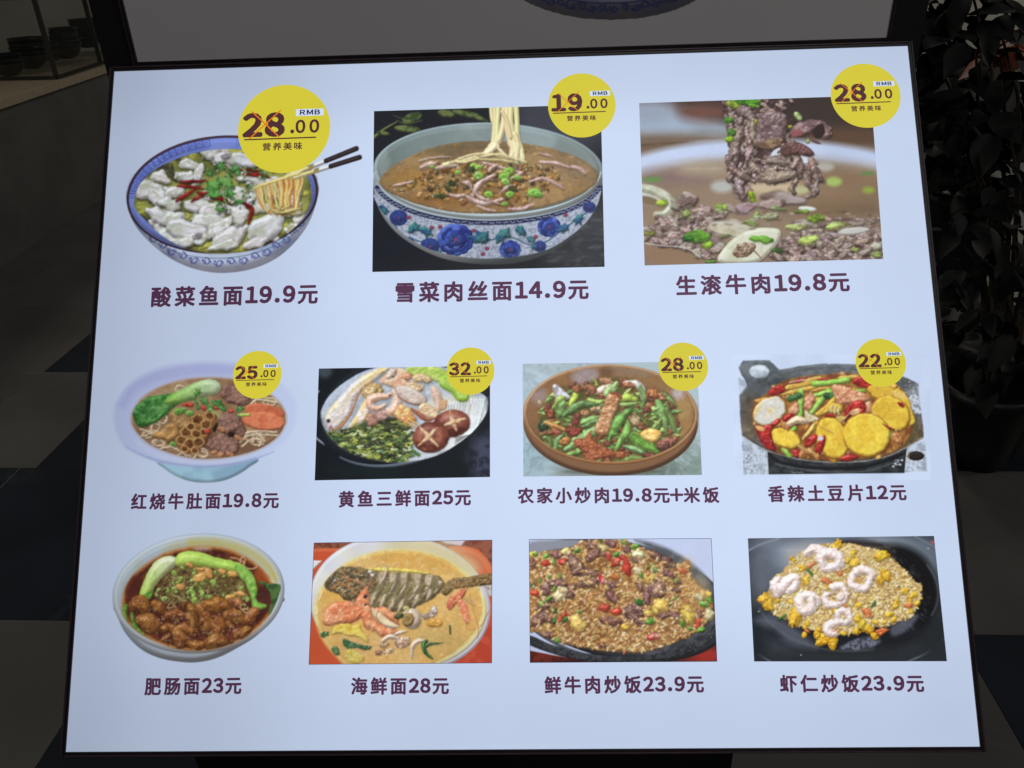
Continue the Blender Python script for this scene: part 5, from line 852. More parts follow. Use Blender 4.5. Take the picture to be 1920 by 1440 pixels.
    A.s_(T([(1200, 520), (1260, 460), (1400, 440), (1600, 410)]), [60, 84, 84, 96], (132, 104, 62), c2=(96, 74, 44), ms=16, bump=(8, 7), spec=.3, edge=.4, ew=8, sh=.5, bev=20); A.scatter(A.mask_p(T([(1210, 470), (1300, 430), (1590, 400), (1590, 500), (1400, 520), (1240, 540)]), False), 130, lambda x, y: A.e(x, y, R(3, 9), R(2, 5), R(-50, 0), pick([(170, 140, 90), (70, 56, 36), (190, 164, 116)]), flat=True, al=.75))
    A.clip = mk
    # prawns
    og = (206, 112, 70)
    def prawn(pts, **kw): A.p(T(pts), og, c2=(222, 150, 104), ms=50, bump=(24, 6), bev=30, spec=.3, edge=.42, ew=8, sh=.35, rag=(30, 8), **kw)
    prawn([(200, 740), (230, 650), (310, 605), (420, 600), (500, 640), (540, 680), (500, 740), (400, 780), (300, 790), (230, 800)], soft=3); prawn([(450, 640), (500, 540), (560, 475), (575, 560), (570, 640), (520, 720), (460, 740)]); prawn([(520, 640), (580, 630), (610, 720), (620, 780), (560, 830), (520, 760)])
    prawn([(610, 650), (700, 650), (780, 700), (820, 760), (810, 800), (720, 740), (640, 700)]); prawn([(600, 760), (700, 790), (820, 840), (800, 870), (700, 890), (620, 850), (580, 810)], soft=3)
    for i in range(7): A.s_(T([(250 + i * 36, 760), (280 + i * 30, 690), (330 + i * 24, 640)]), 4, (176, 84, 54), flat=True, soft=2, al=.6)
    A.p(T([(600, 650), (640, 670), (740, 750), (820, 805), (760, 820), (680, 790), (620, 730)]), (226, 206, 168), c2=(214, 186, 140), ms=40, bev=20, edge=.3, sh=.5, spec=.3); A.s_(T([(650, 680), (640, 730), (680, 790)]), 4, (120, 80, 50), flat=True)
    for L in ([(560, 480), (470, 430), (360, 400)], [(560, 500), (590, 420), (580, 360)], [(400, 640), (430, 600), (500, 640)], [(350, 690), (400, 620), (440, 640)], [(560, 590), (600, 640), (640, 700)], [(440, 600), (500, 620), (540, 560)]): A.s_(T(L), 6, (214, 140, 100), edge=.2)
    E(545, 560, 15, 17, 0, (36, 22, 26), spec=.6); E(548, 628, 12, 10, 0, (40, 22, 24), spec=.6)
    # clam, shells
    E(925, 740, 80, 86, -10, (206, 190, 172), c2=(186, 164, 140), ms=30, bev=40, spec=.3, edge=.4, sh=.5)
    for q in (.85, .7, .55, .4): A.s_(arc(915 + ox, 745 + oy, 80 * q, 84 * q, -80, 120, 20), 4, (150, 128, 104), crv=False, flat=True, al=.6)
    E(895, 750, 52, 58, 20, (156, 128, 76), c2=(126, 98, 56), ms=14, bev=24, edge=.4); 
    for i in range(7): A.s_(T([(850 + i * 9, 780 - i * 4), (880 + i * 8, 720)]), 3, (100, 76, 46), flat=True, al=.6)
    for x, y, rx, ry, c in ((1090, 700, 50, 30, (186, 160, 140)), (1040, 720, 34, 26, (150, 130, 110)), (1110, 670, 24, 30, (206, 190, 186)), (878, 655, 22, 20, (226, 220, 130)), (820, 720, 40, 26, (56, 60, 34)), (850, 920, 60, 30, (206, 176, 150)), (880, 930, 30, 40, (190, 150, 120)), (740, 1005, 44, 20, (206, 170, 130)), (655, 1020, 26, 28, (140, 96, 76)), (700, 960, 40, 26, (176, 140, 96)), (830, 950, 34, 34, (200, 150, 120)), (1110, 780, 70, 34, (214, 150, 60))):
        E(x, y, rx, ry, R(-30, 20), c, c2=[q * .75 for q in c], ms=20, bump=(12, 5), bev=14, spec=.4, edge=.4, sh=.3, rag=(16, 6))
    A.scatter(A.mask_p(T([(660, 900), (900, 880), (900, 980), (680, 1060)])), 24, lambda x, y: A.e(x, y, 6, 5, 0, pick([(110, 80, 76), (230, 214, 190)]), flat=True))
    for L, w in (([(690, 920), (740, 890), (810, 895)], [30, 46, 30]), ([(790, 870), (840, 850), (885, 840)], [24, 34, 10]), ([(925, 1060), (930, 970), (970, 925), (1020, 920)], [20, 40, 46, 26])): A.s_(T(L), w, (222, 196, 170), edge=.35, sh=.35, spec=.4)
    # greens and tofu skin
    A.p(T([(275, 870), (300, 800), (400, 780), (440, 800), (500, 790), (520, 850), (565, 900), (560, 940), (480, 890), (400, 880), (330, 860)]), (222, 196, 86), c2=(206, 170, 60), ms=40, bev=16, edge=.35, sh=.5, bump=(30, 5)); A.p(T([(380, 1030), (430, 990), (530, 1050), (500, 1100), (420, 1100)]), (214, 196, 96), c2=(196, 170, 70), ms=24, edge=.3, bump=(16, 4), sh=.3)
    dg = (42, 76, 46)
    for pts in ([(350, 910), (420, 920), (500, 950), (590, 970), (560, 995), (460, 980), (400, 985)], [(265, 980), (310, 970), (340, 1030), (300, 1040), (270, 1010)], [(175, 860), (230, 845), (250, 870), (200, 895)]): A.p(T(pts), dg, c2=(70, 110, 60), ms=24, bump=(12, 5), spec=.4, edge=.3, sh=.4, rag=(16, 6))
    A.s_(T([(1100, 1070), (1040, 1020), (1020, 950), (1050, 925)]), [10, 34, 40, 20], dg, c2=(80, 130, 60), ms=20, spec=.4, edge=.3, sh=.4); A.s_(T([(1030, 980), (1080, 950), (1180, 940)]), [10, 24, 6], dg, spec=.4, sh=.3); A.s_(T([(1238, 800), (1240, 840), (1245, 870)]), [12, 16, 8], (40, 60, 40))
    # prawn on the right
    A.p(T([(1210, 640), (1230, 580), (1300, 520), (1370, 495), (1350, 560), (1290, 620), (1240, 670)]), (206, 116, 76), c2=(176, 80, 56), ms=24, bump=(14, 5), bev=16, spec=.4, edge=.4, sh=.4); A.p(T([(1300, 600), (1350, 590), (1390, 680), (1400, 760), (1370, 780), (1330, 700)]), (214, 110, 74), c2=(226, 150, 120), ms=20, bump=(12, 4), edge=.4, sh=.3, soft=2); E(1400, 600, 60, 16, 40, (190, 150, 96), edge=.3)
    A.clip = None
    for L in ([(1380, 700), (1370, 810), (1420, 835), (1500, 790), (1555, 680)], [(1400, 540), (1430, 680), (1470, 800), (1465, 900)], [(1230, 600), (1270, 480), (1340, 450), (1380, 500)]): A.s_(T(L), 5, (166, 96, 60), flat=True)
    A.scatter(mk, 34, lambda x, y: A.e(x, y, R(4, 10), R(3, 5), R(0, 180), (238, 226, 180), flat=True, soft=1.5, al=.8))
    return A.finish()

def ricefield(A, m, n, cols, L=(15, 25), w=(8, 12)):
    A.scatter(m, n, lambda x, y: grain(A, x, y, R(*L), R(*w), R(0, 180), pick(cols)))

def dish_beef_rice():
    A = Art((985, 1003, 1352, 1249), 1745 * 367 / 400, bg=(190, 202, 232)); ox, oy = -15 * 4.3625, -13 * 4.3625
    def T(L): return [(x + ox, y + oy) for x, y in L]
    def E(x, y, rx, ry, rot, c, **kw): A.e(x + ox, y + oy, rx, ry, rot, c, **kw)
    A.p(T([(90, 1000), (400, 1060), (1640, 900), (1640, 1110), (90, 1110)]), (110, 42, 32), crv=False, c2=(78, 30, 24), ms=60, flat=True); E(1560, 1040, 120, 70, 0, (150, 48, 40), flat=True, soft=20); E(800, 1100, 500, 40, 0, (48, 22, 22), flat=True, soft=16)
    E(830, 590, 930, 480, 12, (44, 46, 52), bev=30, amb=.6, spec=.15, edge=.2); A.s_(arc(820 + ox, 560 + oy, 900, 520, 25, 160, 50, 8), [8, 20, 24, 20], (86, 90, 96), crv=False, soft=2, edge=.3)
    E(820, 560, 880, 452, 12, (62, 64, 70), c2=(84, 86, 92), ms=90, flat=True, soft=3)
    A.p(T([(100, 120), (300, 95), (520, 92), (480, 150), (260, 190), (100, 230)]), (138, 142, 154), flat=True, soft=8)
    A.p(T([(960, 95), (1160, 140), (1360, 240), (1540, 390), (1600, 500), (1560, 560), (1450, 400), (1250, 250), (1050, 150)]), (84, 88, 94), c2=(104, 108, 112), ms=60, flat=True, soft=8)
    rimp = T([(105, 880), (300, 960), (600, 1030), (900, 1050), (1200, 1010), (1450, 900), (1620, 780), (1625, 860), (1500, 980), (1250, 1070), (900, 1090), (500, 1080), (105, 960)]); A.p(rimp, (44, 46, 50), c2=(62, 64, 68), ms=40, bev=14)
    A.scatter(A.mask_p(rimp), 420, lambda x, y: A.e(x, y, R(2, 5), R(2, 4), 0, pick([(120, 122, 128), (20, 20, 24), (90, 92, 98)]), flat=True, al=.7))
    pile = T([(100, 250), (240, 190), (420, 170), (560, 100), (840, 98), (960, 140), (1080, 190), (1200, 240), (1300, 300), (1400, 270), (1420, 400), (1500, 480), (1570, 530), (1600, 620), (1560, 760), (1440, 860), (1250, 950), (1000, 1015), (760, 1010), (560, 980), (400, 950), (260, 900), (160, 850), (60, 800), (60, 300)])
    A.p(pile, (160, 112, 62), c2=(120, 78, 44), ms=50, bump=(20, 5), soft=4, rag=(24, 8), sh=.5); pm = A.mask_p(pile); rc = [(206, 162, 102), (190, 140, 80), (216, 178, 122), (176, 122, 68), (222, 192, 144), (198, 144, 78)]
    A.food = pm; ricefield(A, pm, 1500, rc); 
    for x, y, rx, ry, c in ((1450, 480, 120, 90, (214, 170, 104)), (1380, 300, 50, 60, (214, 160, 90))): E(x, y, rx, ry, 20, c, flat=True, soft=20, al=.35)
    def beef(x, y, r, a, s=.6): chunk(A, x + ox, y + oy, r, a, s, 8, col=(136, 96, 82), c2=(96, 62, 56), ms=26, bump=(14, 8), bev=r * .3, spec=.4, pw=18, sh=.7, rag=(18, 8), amb=.35)
    def sq(x, y, r, a, c, s=.7, n=4, **kw): chunk(A, x + ox, y + oy, r, a, s, n, crv=False, col=c, c2=[q * .8 for q in c], ms=24, spec=.5, bump=(20, 3), **kw)
    yl, rd, gn, dgn, orr = (222, 190, 84), (198, 58, 44), (104, 160, 56), (56, 104, 44), (214, 116, 52)
    for x, y, r, a in ((690, 165, 60, 10), (130, 215, 50, 0), (400, 195, 60, 10), (970, 220, 50, 60), (1000, 200, 56, 30)): sq(x, y, r, a, (212, 190, 120) if y < 200 or x > 900 else yl, n=6)
    for q in ((600, 140, 60, 10), (775, 125, 60, 20), (900, 180, 46, 50), (960, 250, 46, 70), (320, 220, 64, 10), (440, 250, 70, 60), (620, 220, 80, -40), (500, 330, 110, 60, .6), (600, 370, 70, 10), (720, 220, 44, 0), (240, 500, 80, -60), (330, 450, 80, 10), (440, 510, 90, 110, .5), (580, 450, 96, 0, .5), (770, 460, 56, 0), (770, 560, 90, 60, .5), (1060, 570, 90, 85, .4), (1150, 490, 96, 50, .8), (1130, 230, 76, 30, .5), (1240, 290, 70, 40, .6), (1230, 370, 60, 30, .6), (1000, 480, 50, 60), (1300, 510, 44, 30), (1310, 440, 40, 0), (930, 700, 100, 60, .7), (1000, 770, 60, 30, .5), (980, 660, 70, 50, .5), (780, 760, 110, 6, .35), (1180, 700, 76, 40, .5), (1280, 710, 60, 30, .6), (170, 740, 110, -40, .45), (250, 740, 60, 60, .5), (210, 640, 80, -10, .4), (250, 870, 56, 10, .6), (280, 590, 40, 0), (120, 290, 50, 70, .5), (1490, 700, 40, 70, .5), (700, 960, 40, 0)): beef(*q)
    for x, y, r, a, c in ((240, 285, 56, 0, rd), (365, 275, 60, -50, (186, 46, 40)), (145, 535, 54, 40, (206, 64, 44)), (820, 280, 74, -40, rd), (880, 260, 70, 20, rd), (895, 350, 80, 60, (206, 56, 44)), (690, 415, 52, 70, (196, 40, 44)), (780, 395, 50, 10, orr), (815, 185, 50, -20, orr), (1355, 355, 56, 10, (210, 96, 50)), (720, 655, 76, -10, (206, 70, 50)), (810, 680, 66, 10, (204, 62, 44)), (385, 710, 60, -70, (204, 76, 44)), (350, 750, 40, -60, (206, 72, 40)), (1105, 895, 64, 20, (204, 62, 56)), (1480, 780, 54, -60, (206, 60, 44)), (750, 230, 44, 60, (186, 46, 44)), (1380, 500, 36, 60, (214, 140, 60))): sq(x, y, r, a, c)
    E(1120, 880, 30, 14, 0, (220, 170, 180), flat=True, soft=4, al=.7); E(700, 425, 14, 22, 20, (232, 190, 200), flat=True, soft=4, al=.7)
    for x, y, r, a in ((500, 790, 100, 40), (1170, 640, 90, 0), (1390, 690, 100, 60), (1080, 410, 66, 10), (985, 350, 50, 50), (350, 540, 90, -60), (1075, 700, 56, 30), (1570, 710, 70, 100), (1490, 570, 50, 30), (990, 215, 60, 10), (1130, 680, 40, 60)): sq(x, y, r, a, yl if x not in (350, 990, 985, 1570, 1490) else (226, 214, 160), n=6)
    for x, y, r, a, c in ((480, 185, 48, -20, gn), (680, 105, 30, 30, dgn), (880, 115, 46, 10, gn), (960, 150, 50, 0, gn), (820, 215, 56, -20, gn), (230, 225, 44, -20, gn), (145, 215, 34, 0, gn), (290, 270, 34, 50, gn), (1110, 330, 76, 60, (130, 184, 90)), (1050, 330, 40, 10, dgn), (1010, 385, 34, 0, gn), (350, 390, 40, 80, gn), (265, 400, 32, 0, gn), (300, 500, 40, 80, gn), (250, 580, 50, -50, gn), (200, 615, 50, -40, gn), (305, 670, 50, 90, dgn), (310, 760, 44, -60, dgn), (390, 750, 60, -50, dgn), (505, 685, 34, 10, (110, 150, 60)), (330, 920, 44, 10, gn), (990, 610, 70, 20, dgn), (1300, 580, 40, 60, gn), (1240, 620, 40, 70, dgn), (1090, 765, 64, 10, gn), (1350, 770, 60, 70, gn), (1520, 620, 70, 30, (130, 184, 80)), (1570, 590, 50, 30, gn), (1500, 830, 60, -10, gn), (1410, 830, 40, 30, gn), (180, 435, 30, 0, gn), (120, 460, 40, 60, (60, 90, 50)), (1300, 430, 30, 40, gn)):
        for j in range(2): sq(x + R(-10, 10), y + R(-8, 8), r * R(.55, .8), a + R(-20, 20), c, .6, 5)
    E(885, 805, 38, 28, 0, (222, 176, 60), bev=16, spec=.4, edge=.35, sh=.5); E(1565, 540, 24, 20, 0, (220, 190, 80)); 
    ricefield(A, pm, 230, rc)
    A.c[:, :, :] = A.c
    return A.finish()

def dish_shrimp_rice():
    A = Art((1395, 998, 1783, 1248), 1779 * 388 / 420, bg=(40, 44, 50)); ox, oy = -15 * 4.236, -18 * 4.236
    def T(L): return [(x + ox, y + oy) for x, y in L]
    def E(x, y, rx, ry, rot, c, **kw): A.e(x + ox, y + oy, rx, ry, rot, c, **kw)
    E(200, 160, 200, 60, 0, (70, 76, 86), flat=True, soft=16); E(1500, 150, 160, 60, 0, (46, 50, 66), flat=True, soft=16); E(1560, 155, 18, 16, 0, (190, 60, 50), flat=True, soft=3)
    A.s_(T([(100, 220), (200, 170), (340, 125)]), 14, (130, 138, 148), soft=3, flat=True); A.s_(T([(1420, 110), (1500, 150), (1590, 200)]), 12, (120, 126, 134), soft=3, flat=True); A.s_(T([(145, 1025), (200, 1060), (270, 1100)]), 10, (104, 120, 126), soft=3, flat=True); A.s_(T([(1370, 1100), (1520, 1030), (1660, 915)]), 12, (96, 112, 118), soft=3, flat=True)
    E(870, 560, 800, 520, 3, (40, 44, 48), flat=True, soft=10); 
    E(870, 300, 700, 200, 0, (128, 140, 158), flat=True, soft=60); E(600, 220, 300, 70, 0, (152, 162, 182), flat=True, soft=50); E(1300, 200, 260, 60, 16, (146, 158, 172), flat=True, soft=40); E(220, 420, 120, 200, 10, (92, 100, 112), flat=True, soft=50); E(1500, 330, 120, 160, -20, (92, 102, 114), flat=True, soft=50)
    E(300, 860, 220, 120, 20, (66, 74, 84), flat=True, soft=40); E(150, 900, 100, 200, 0, (30, 36, 42), flat=True, soft=30); E(1560, 900, 120, 160, 0, (34, 38, 42), flat=True, soft=30)
    E(1240, 560, 360, 390, 0, (14, 14, 18), flat=True, soft=16); E(1000, 170, 200, 30, 4, (26, 24, 34), flat=True, soft=10); E(860, 860, 620, 150, 0, (26, 28, 34), flat=True, soft=24)
    A.p(T([(150, 780), (300, 850), (420, 960), (640, 1000), (560, 900), (420, 800), (260, 740)]), (92, 98, 112), flat=True, soft=16, al=.8); A.p(T([(820, 1000), (960, 920), (1100, 900), (1150, 950), (1000, 1010)]), (110, 114, 130), flat=True, soft=5, c2=(60, 64, 76), ms=20); A.p(T([(1230, 830), (1380, 740), (1450, 740), (1360, 850), (1250, 900)]), (80, 84, 96), flat=True, soft=8)
    A.s_(arc(870 + ox, 560 + oy, 720, 460, 70, 160, 40, 3), 8, (104, 112, 120), crv=False, flat=True, soft=5, al=.6); A.s_(arc(870 + ox, 540 + oy, 735, 470, -30, 20, 30, 3), 7, (130, 140, 150), crv=False, flat=True, soft=5, al=.6)
    A.scatter(A.mask_p(T([(1150, 160), (1400, 330), (1560, 540), (1500, 760), (1300, 880), (1400, 600), (1340, 400)])), 50, lambda x, y: A.e(x, y, R(5, 24), R(2, 7), R(20, 70), (96, 102, 116), flat=True, soft=3.5, al=.4))
    pile = T([(180, 610), (260, 540), (300, 440), (380, 390), (450, 290), (560, 220), (720, 170), (900, 170), (1030, 200), (1160, 230), (1260, 310), (1340, 370), (1400, 450), (1470, 500), (1460, 620), (1400, 740), (1300, 790), (1220, 820), (1100, 830), (950, 860), (860, 900), (700, 860), (560, 840), (420, 780), (300, 720)])
    A.p(pile, (200, 164, 92), c2=(176, 130, 66), ms=50, bump=(20, 4), soft=4, rag=(30, 12), sh=.7); pm = A.mask_p(pile)
    rc = [(232, 208, 150), (220, 190, 122), (238, 220, 176), (206, 168, 96), (222, 190, 108)]
    A.food = pm; ricefield(A, pm, 1700, rc, (13, 22), (7, 10))
    E(600, 260, 200, 80, 0, (216, 190, 150), flat=True, soft=30, al=.35); E(1000, 250, 220, 60, 0, (222, 196, 130), flat=True, soft=30, al=.35)
    eg = (226, 184, 50)
    for x, y, r in ((250, 630, 74), (210, 600, 44), (330, 600, 44), (470, 740, 84), (440, 790, 50), (650, 860, 50), (700, 920, 80), (770, 950, 70), (640, 890, 40), (1050, 840, 70), (1000, 800, 50), (1100, 900, 44), (960, 870, 40), (1160, 270, 66), (940, 320, 54), (930, 250, 34), (1190, 420, 60), (1150, 450, 44), (560, 440, 34), (520, 360, 36), (800, 185, 60), (1380, 620, 36), (450, 290, 30), (1270, 650, 44), (880, 300, 40), (730, 500, 34), (780, 690, 40), (1340, 540, 40), (440, 630, 30), (660, 640, 34)):
        chunk(A, x + ox, y + oy, r, R(0, 180), .7, 8, col=eg, c2=(206, 150, 30), ms=24, bump=(16, 6), bev=r * .35, spec=.35, rag=(16, 7), sh=.45)
    for x, y in ((545, 830), (570, 800), (540, 890), (975, 745), (960, 770), (1180, 790), (1250, 770), (1230, 730), (1385, 700), (1400, 580), (1420, 570), (970, 655), (850, 880), (960, 860), (1210, 730), (1435, 640), (1110, 790), (560, 470)): E(x + R(-4, 4), y, R(22, 34), R(16, 22), R(0, 180), (226, 180, 44), bev=12, spec=.4, edge=.35, sh=.45)
    for x, y, r, a in ((710, 460, 60, 0), (820, 395, 50, 30), (600, 335, 52, -10), (1040, 710, 74, 30), (1365, 655, 52, 0), (1165, 860, 70, -14), (560, 860, 34, 40), (870, 660, 30, 0)): chunk(A, x + ox, y + oy, r, a, .55, 4, crv=False, col=(220, 122, 66), c2=(200, 92, 44), ms=24, spec=.35, bev=12)
    for L in ([(570, 375), (600, 410)], [(340, 770), (390, 735)], [(1080, 665), (1100, 630)]): A.s_(T(L), 24, (84, 130, 60), crv=False, c2=(50, 90, 40), ms=14, edge=.4, sh=.4)
    def shr(L, w, **kw):
        A.s_(T(L), w, (238, 216, 208), c2=(234, 222, 222), ms=30, bump=(22, 5), bev=float(np.max(w)) * .42, spec=.3, pw=12, edge=.33, ew=8, sh=.5, rag=(26, 7), amb=.62)
        P = curve(T(L), False, 4)
        for i in range(1, len(P) - 1, 2):
            d = P[i + 1] - P[i - 1]; d = d / (np.linalg.norm(d) + 1e-6); ww = np.interp(i / len(P), np.linspace(0, 1, len(w)), w) * .44
            A.s_([(P[i][0] - d[1] * ww, P[i][1] + d[0] * ww), (P[i][0] + d[1] * ww, P[i][1] - d[0] * ww)], 4, (220, 158, 136), crv=False, flat=True, al=.5, soft=2)
    shr([(560, 240), (620, 210), (680, 230), (700, 270)], [50, 84, 90, 60]); shr([(690, 340), (680, 270), (740, 240), (810, 270), (810, 330), (750, 360), (690, 370)], [70, 90, 84, 90, 90, 70, 50])
    shr([(330, 560), (310, 490), (340, 440)], [70, 90, 50]); shr([(360, 520), (410, 460), (470, 440), (470, 500), (420, 540)], [90, 84, 66, 70, 60]); shr([(510, 590), (570, 570), (640, 600), (650, 650)], [60, 74, 60, 34]); shr([(500, 620), (530, 690), (590, 680), (600, 610)], [80, 90, 84, 60])
    shr([(770, 510), (830, 500), (870, 550), (850, 620), (790, 650), (720, 640), (710, 580), (750, 560)], [60, 60, 56, 60, 60, 60, 50, 30]); E(830, 590, 40, 34, -30, (226, 206, 196), bev=20, bump=(12, 3), edge=.3)
    shr([(930, 410), (990, 370), (1070, 400), (1060, 440)], [60, 70, 80, 50]); shr([(920, 430), (920, 490), (980, 520), (1040, 510), (1060, 450)], [60, 70, 70, 64, 50]); E(975, 455, 40, 22, 0, (190, 140, 80), flat=True, soft=4, al=.8)
    shr([(800, 760), (810, 710), (860, 700), (900, 740), (890, 800)], [40, 50, 54, 50, 40]); shr([(870, 790), (800, 790), (730, 820), (730, 870), (790, 880)], [50, 60, 70, 66, 50]); A.s_(T([(755, 865), (790, 860), (810, 835)]), 6, (216, 110, 80), flat=True)
    for x, y in ((515, 1050), (180, 705), (1525, 205)): E(x, y, 6, 5, 0, (190, 196, 204), flat=True)
    return A.finish()

def dish_sign_bowl():
    """the foot of the large bowl printed on the unlit sign above"""
    A = Art((940, -62, 1345, 52), 405 * 2.2857, bg=(100, 100, 100), solid=False); k = 2.2857
    A.e(200 * k, -8 * k, 210 * k, 104 * k, 1, (158, 170, 200), c2=(172, 182, 206), ms=200, bev=90, amb=.35, edge=.2, ew=10)
    for i in range(26):
        a = math.radians(12 + i * 6.2); x = 200 * k + 190 * k * math.cos(a); y = -8 * k + 86 * k * math.sin(a); 
        curl(A, x, y, R(16, 24), math.degrees(a) + 90 + R(-60, 60), 1 if i % 2 else -1, (62, 68, 112), 6)
        for q in range(3): A.s_([(x + R(-22, 22), y + R(-16, 16)), (x + R(-22, 22), y + R(-16, 16))], [3, 8], (66, 72, 118), crv=False, flat=True)
    A.s_(arc(200 * k, -8 * k, 176 * k, 76 * k, 5, 175, 40), 6, (64, 70, 116), crv=False, flat=True)
    return A.finish(grain=1, mott=0)
# ------------------------------------------------------------------ the setting: tiled floor and back wall
M_light_tile = simple('pale_marble', (0.086, 0.085, 0.081), rough=0.4, var=0.22, scale=2.2)
def vein(m, col, s=1.4):
    nt = m.node_tree; N = nt.nodes; L = nt.links; b = N['Principled BSDF']; src = b.inputs['Base Color'].links[0].from_socket
    tc = N.new('ShaderNodeTexCoord'); n1 = N.new('ShaderNodeTexNoise'); n1.inputs['Scale'].default_value = s; n1.inputs['Detail'].default_value = 8; n1.inputs['Distortion'].default_value = 1.2
    geo = N.new('ShaderNodeNewGeometry'); L.new(geo.outputs['Position'], n1.inputs['Vector'])
    a = N.new('ShaderNodeMath'); a.operation = 'SUBTRACT'; a.inputs[1].default_value = .5; L.new(n1.outputs['Fac'], a.inputs[0])
    c = N.new('ShaderNodeMath'); c.operation = 'ABSOLUTE'; L.new(a.outputs[0], c.inputs[0])
    mr = N.new('ShaderNodeMapRange'); mr.inputs['From Max'].default_value = .012; mr.inputs['To Min'].default_value = .6; mr.inputs['To Max'].default_value = 0; L.new(c.outputs[0], mr.inputs[0])
    mx = N.new('ShaderNodeMix'); mx.data_type = 'RGBA'; L.new(mr.outputs[0], mx.inputs[0]); L.new(src, mx.inputs[6]); mx.inputs[7].default_value = (*col, 1)
    L.new(mx.outputs[2], b.inputs['Base Color'])
vein(M_light_tile, (0.10, 0.095, 0.09), .7)
M_dark_tile = simple('black_marble', (0.014, 0.018, 0.026), rough=0.3, var=0.35, scale=3)
vein(M_dark_tile, (0.035, 0.037, 0.042), .8)
M_grout = simple('grout', (0.02, 0.02, 0.02), rough=0.9)
M_wall = simple('wall_paint', (0.36, 0.35, 0.31), rough=0.8, var=.08, scale=3)

floor = mesh_obj('floor', [(-14, -6, -.012), (14, -6, -.012), (14, 14, -.012), (-14, 14, -.012)], [(0, 1, 2, 3)], M_grout); tag(floor, kind='structure')
tile_meshes = {}
def tile(x0, x1, y0, y1, dark):
    key = (round(x1 - x0, 3), round(y1 - y0, 3), dark)
    if key not in tile_meshes:
        w, d = (x1 - x0) / 2 - .0008, (y1 - y0) / 2 - .0008; t = MB().box(-w, w, -d, d, -.009, 0, .0004); o = t.build('tile', M_dark_tile if dark else M_light_tile, floor); tile_meshes[key] = o.data
    else: o = inst('tile', tile_meshes[key], floor)
    a = math.radians(-2.0); cx, cy = (x0 + x1) / 2, (y0 + y1) / 2; px, py = cx + 1.6, cy - 2.1
    o.location = (-1.6 + px * math.cos(a) - py * math.sin(a), 2.1 + px * math.sin(a) + py * math.cos(a), 0); o.rotation_euler = (0, 0, a); return o
T_ = .668
seams = {  # row -> (joints across, which tiles are black)
    0: ([-3.0, -2.34, -1.68, -1.01, -.34, .33, 1.0, 1.67, 2.34], [0, 0, 0, 1, 0, 0, 1, 0]),
    1: ([-3.0, -2.36, -1.70, -1.02, -.35, .30, .88, 1.55, 2.2], [1, 1, 1, 0, 1, 0, 0, 0]),
    2: ([-3.36, -2.70, -2.03, -1.65, -.98, -.31, .36, 1.03, 1.68, 2.35, 3.0], [0, 0, 0, 1, 0, 1, 0, 1, 0, 1]),
    3: ([-4.03, -3.36, -2.69, -2.02, -1.35, -.68, 0, .67, 1.20, 1.86, 2.5, 3.17], [0, 0, 0, 1, 0, 1, 0, 1, 0, 1, 0])}
for r in range(-2, 11):
    y0 = .806 + T_ * r
    if r in seams: xs, dk = seams[r]
    else:
        xs = [-4.7 + T_ * i + .33 * (r % 2) for i in range(15)]; dk = [1 if (i * 7 + r * 5) % 4 == 0 else 0 for i in range(14)]
        if r >= 4: dk = [0 if x < -1.9 else (1 if (x < 2.3 or (i + r) % 3) else 0) for i, x in enumerate(xs[:-1])]
    for a, b, d in zip(xs[:-1], xs[1:], dk): tile(a, b, y0, y0 + T_, d)
wall = MB().box(-9, 9, 8.3, 8.5, 0, 4.2).build('wall', M_wall); tag(wall, kind='structure')

# ------------------------------------------------------------------ menu light box
M_sheet = print_mat('backlit_sheet', srgb=tuple(PANEL))
M_ink = print_mat('aubergine_ink', srgb=(84, 48, 78))
M_ink2 = print_mat('brown_ink', srgb=(78, 42, 46))
M_navy = print_mat('navy_ink', srgb=(40, 44, 74))
M_yellow = print_mat('yellow_disc', srgb=(210, 199, 56))
M_white = print_mat('white_plate', srgb=(206, 220, 244))
M_orange = print_mat('orange_ink', srgb=(222, 118, 30))
M_frame = simple('dark_frame_lacquer', (0.016, 0.010, 0.014), rough=0.36, var=.2, scale=60)
M_lip = simple('frame_lip', (0.045, 0.028, 0.036), rough=0.4, var=.2, scale=60)
M_black = simple('black_sheet_metal', (0.006, 0.006, 0.008), rough=0.5)
M_pic = print_mat('dish_print', attr='ink')

board = empty('menu_light_box', mat=BOARD_M)
tag(board, 'slanted backlit menu board with eleven dish pictures and yellow price discs', 'menu board')
HW, HH = BW / 2, BH / 2
mesh_obj('lit_sheet', [(-HW, -HH, 0), (HW, -HH, 0), (HW, HH, 0), (-HW, HH, 0)], [(0, 1, 2, 3)], M_sheet, board)
FW = .0042
for x0, x1, y0, y1 in ((-HW - FW, -HW, -HH - FW, HH + FW), (HW, HW + FW, -HH - FW, HH + FW), (-HW, HW, -HH - FW, -HH), (-HW, HW, HH, HH + FW)):
    o = MB().box(x0, x1, y0, y1, -.010, .0016, .0004).build('frame_bar', M_frame, board)
    vert = (y1 - y0) > (x1 - x0); e = .0013
    if vert: xm = x0 + e * .2 if x0 < 0 else x1 - e * 1.2; MB().box(xm, xm + e, y0 + .0006, y1 - .0006, .0014, .0026, .0003).build('frame_lip', M_lip, o)
    else: ym = y0 + e * .2 if y0 < 0 else y1 - e * 1.2; MB().box(x0, x1, ym, ym + e, .0014, .0026, .0003).build('frame_lip', M_lip, o)
MB().box(-HW - .002, HW + .002, -HH - .002, HH + .002, -.045, -.0102, .002).build('housing', M_black, board)

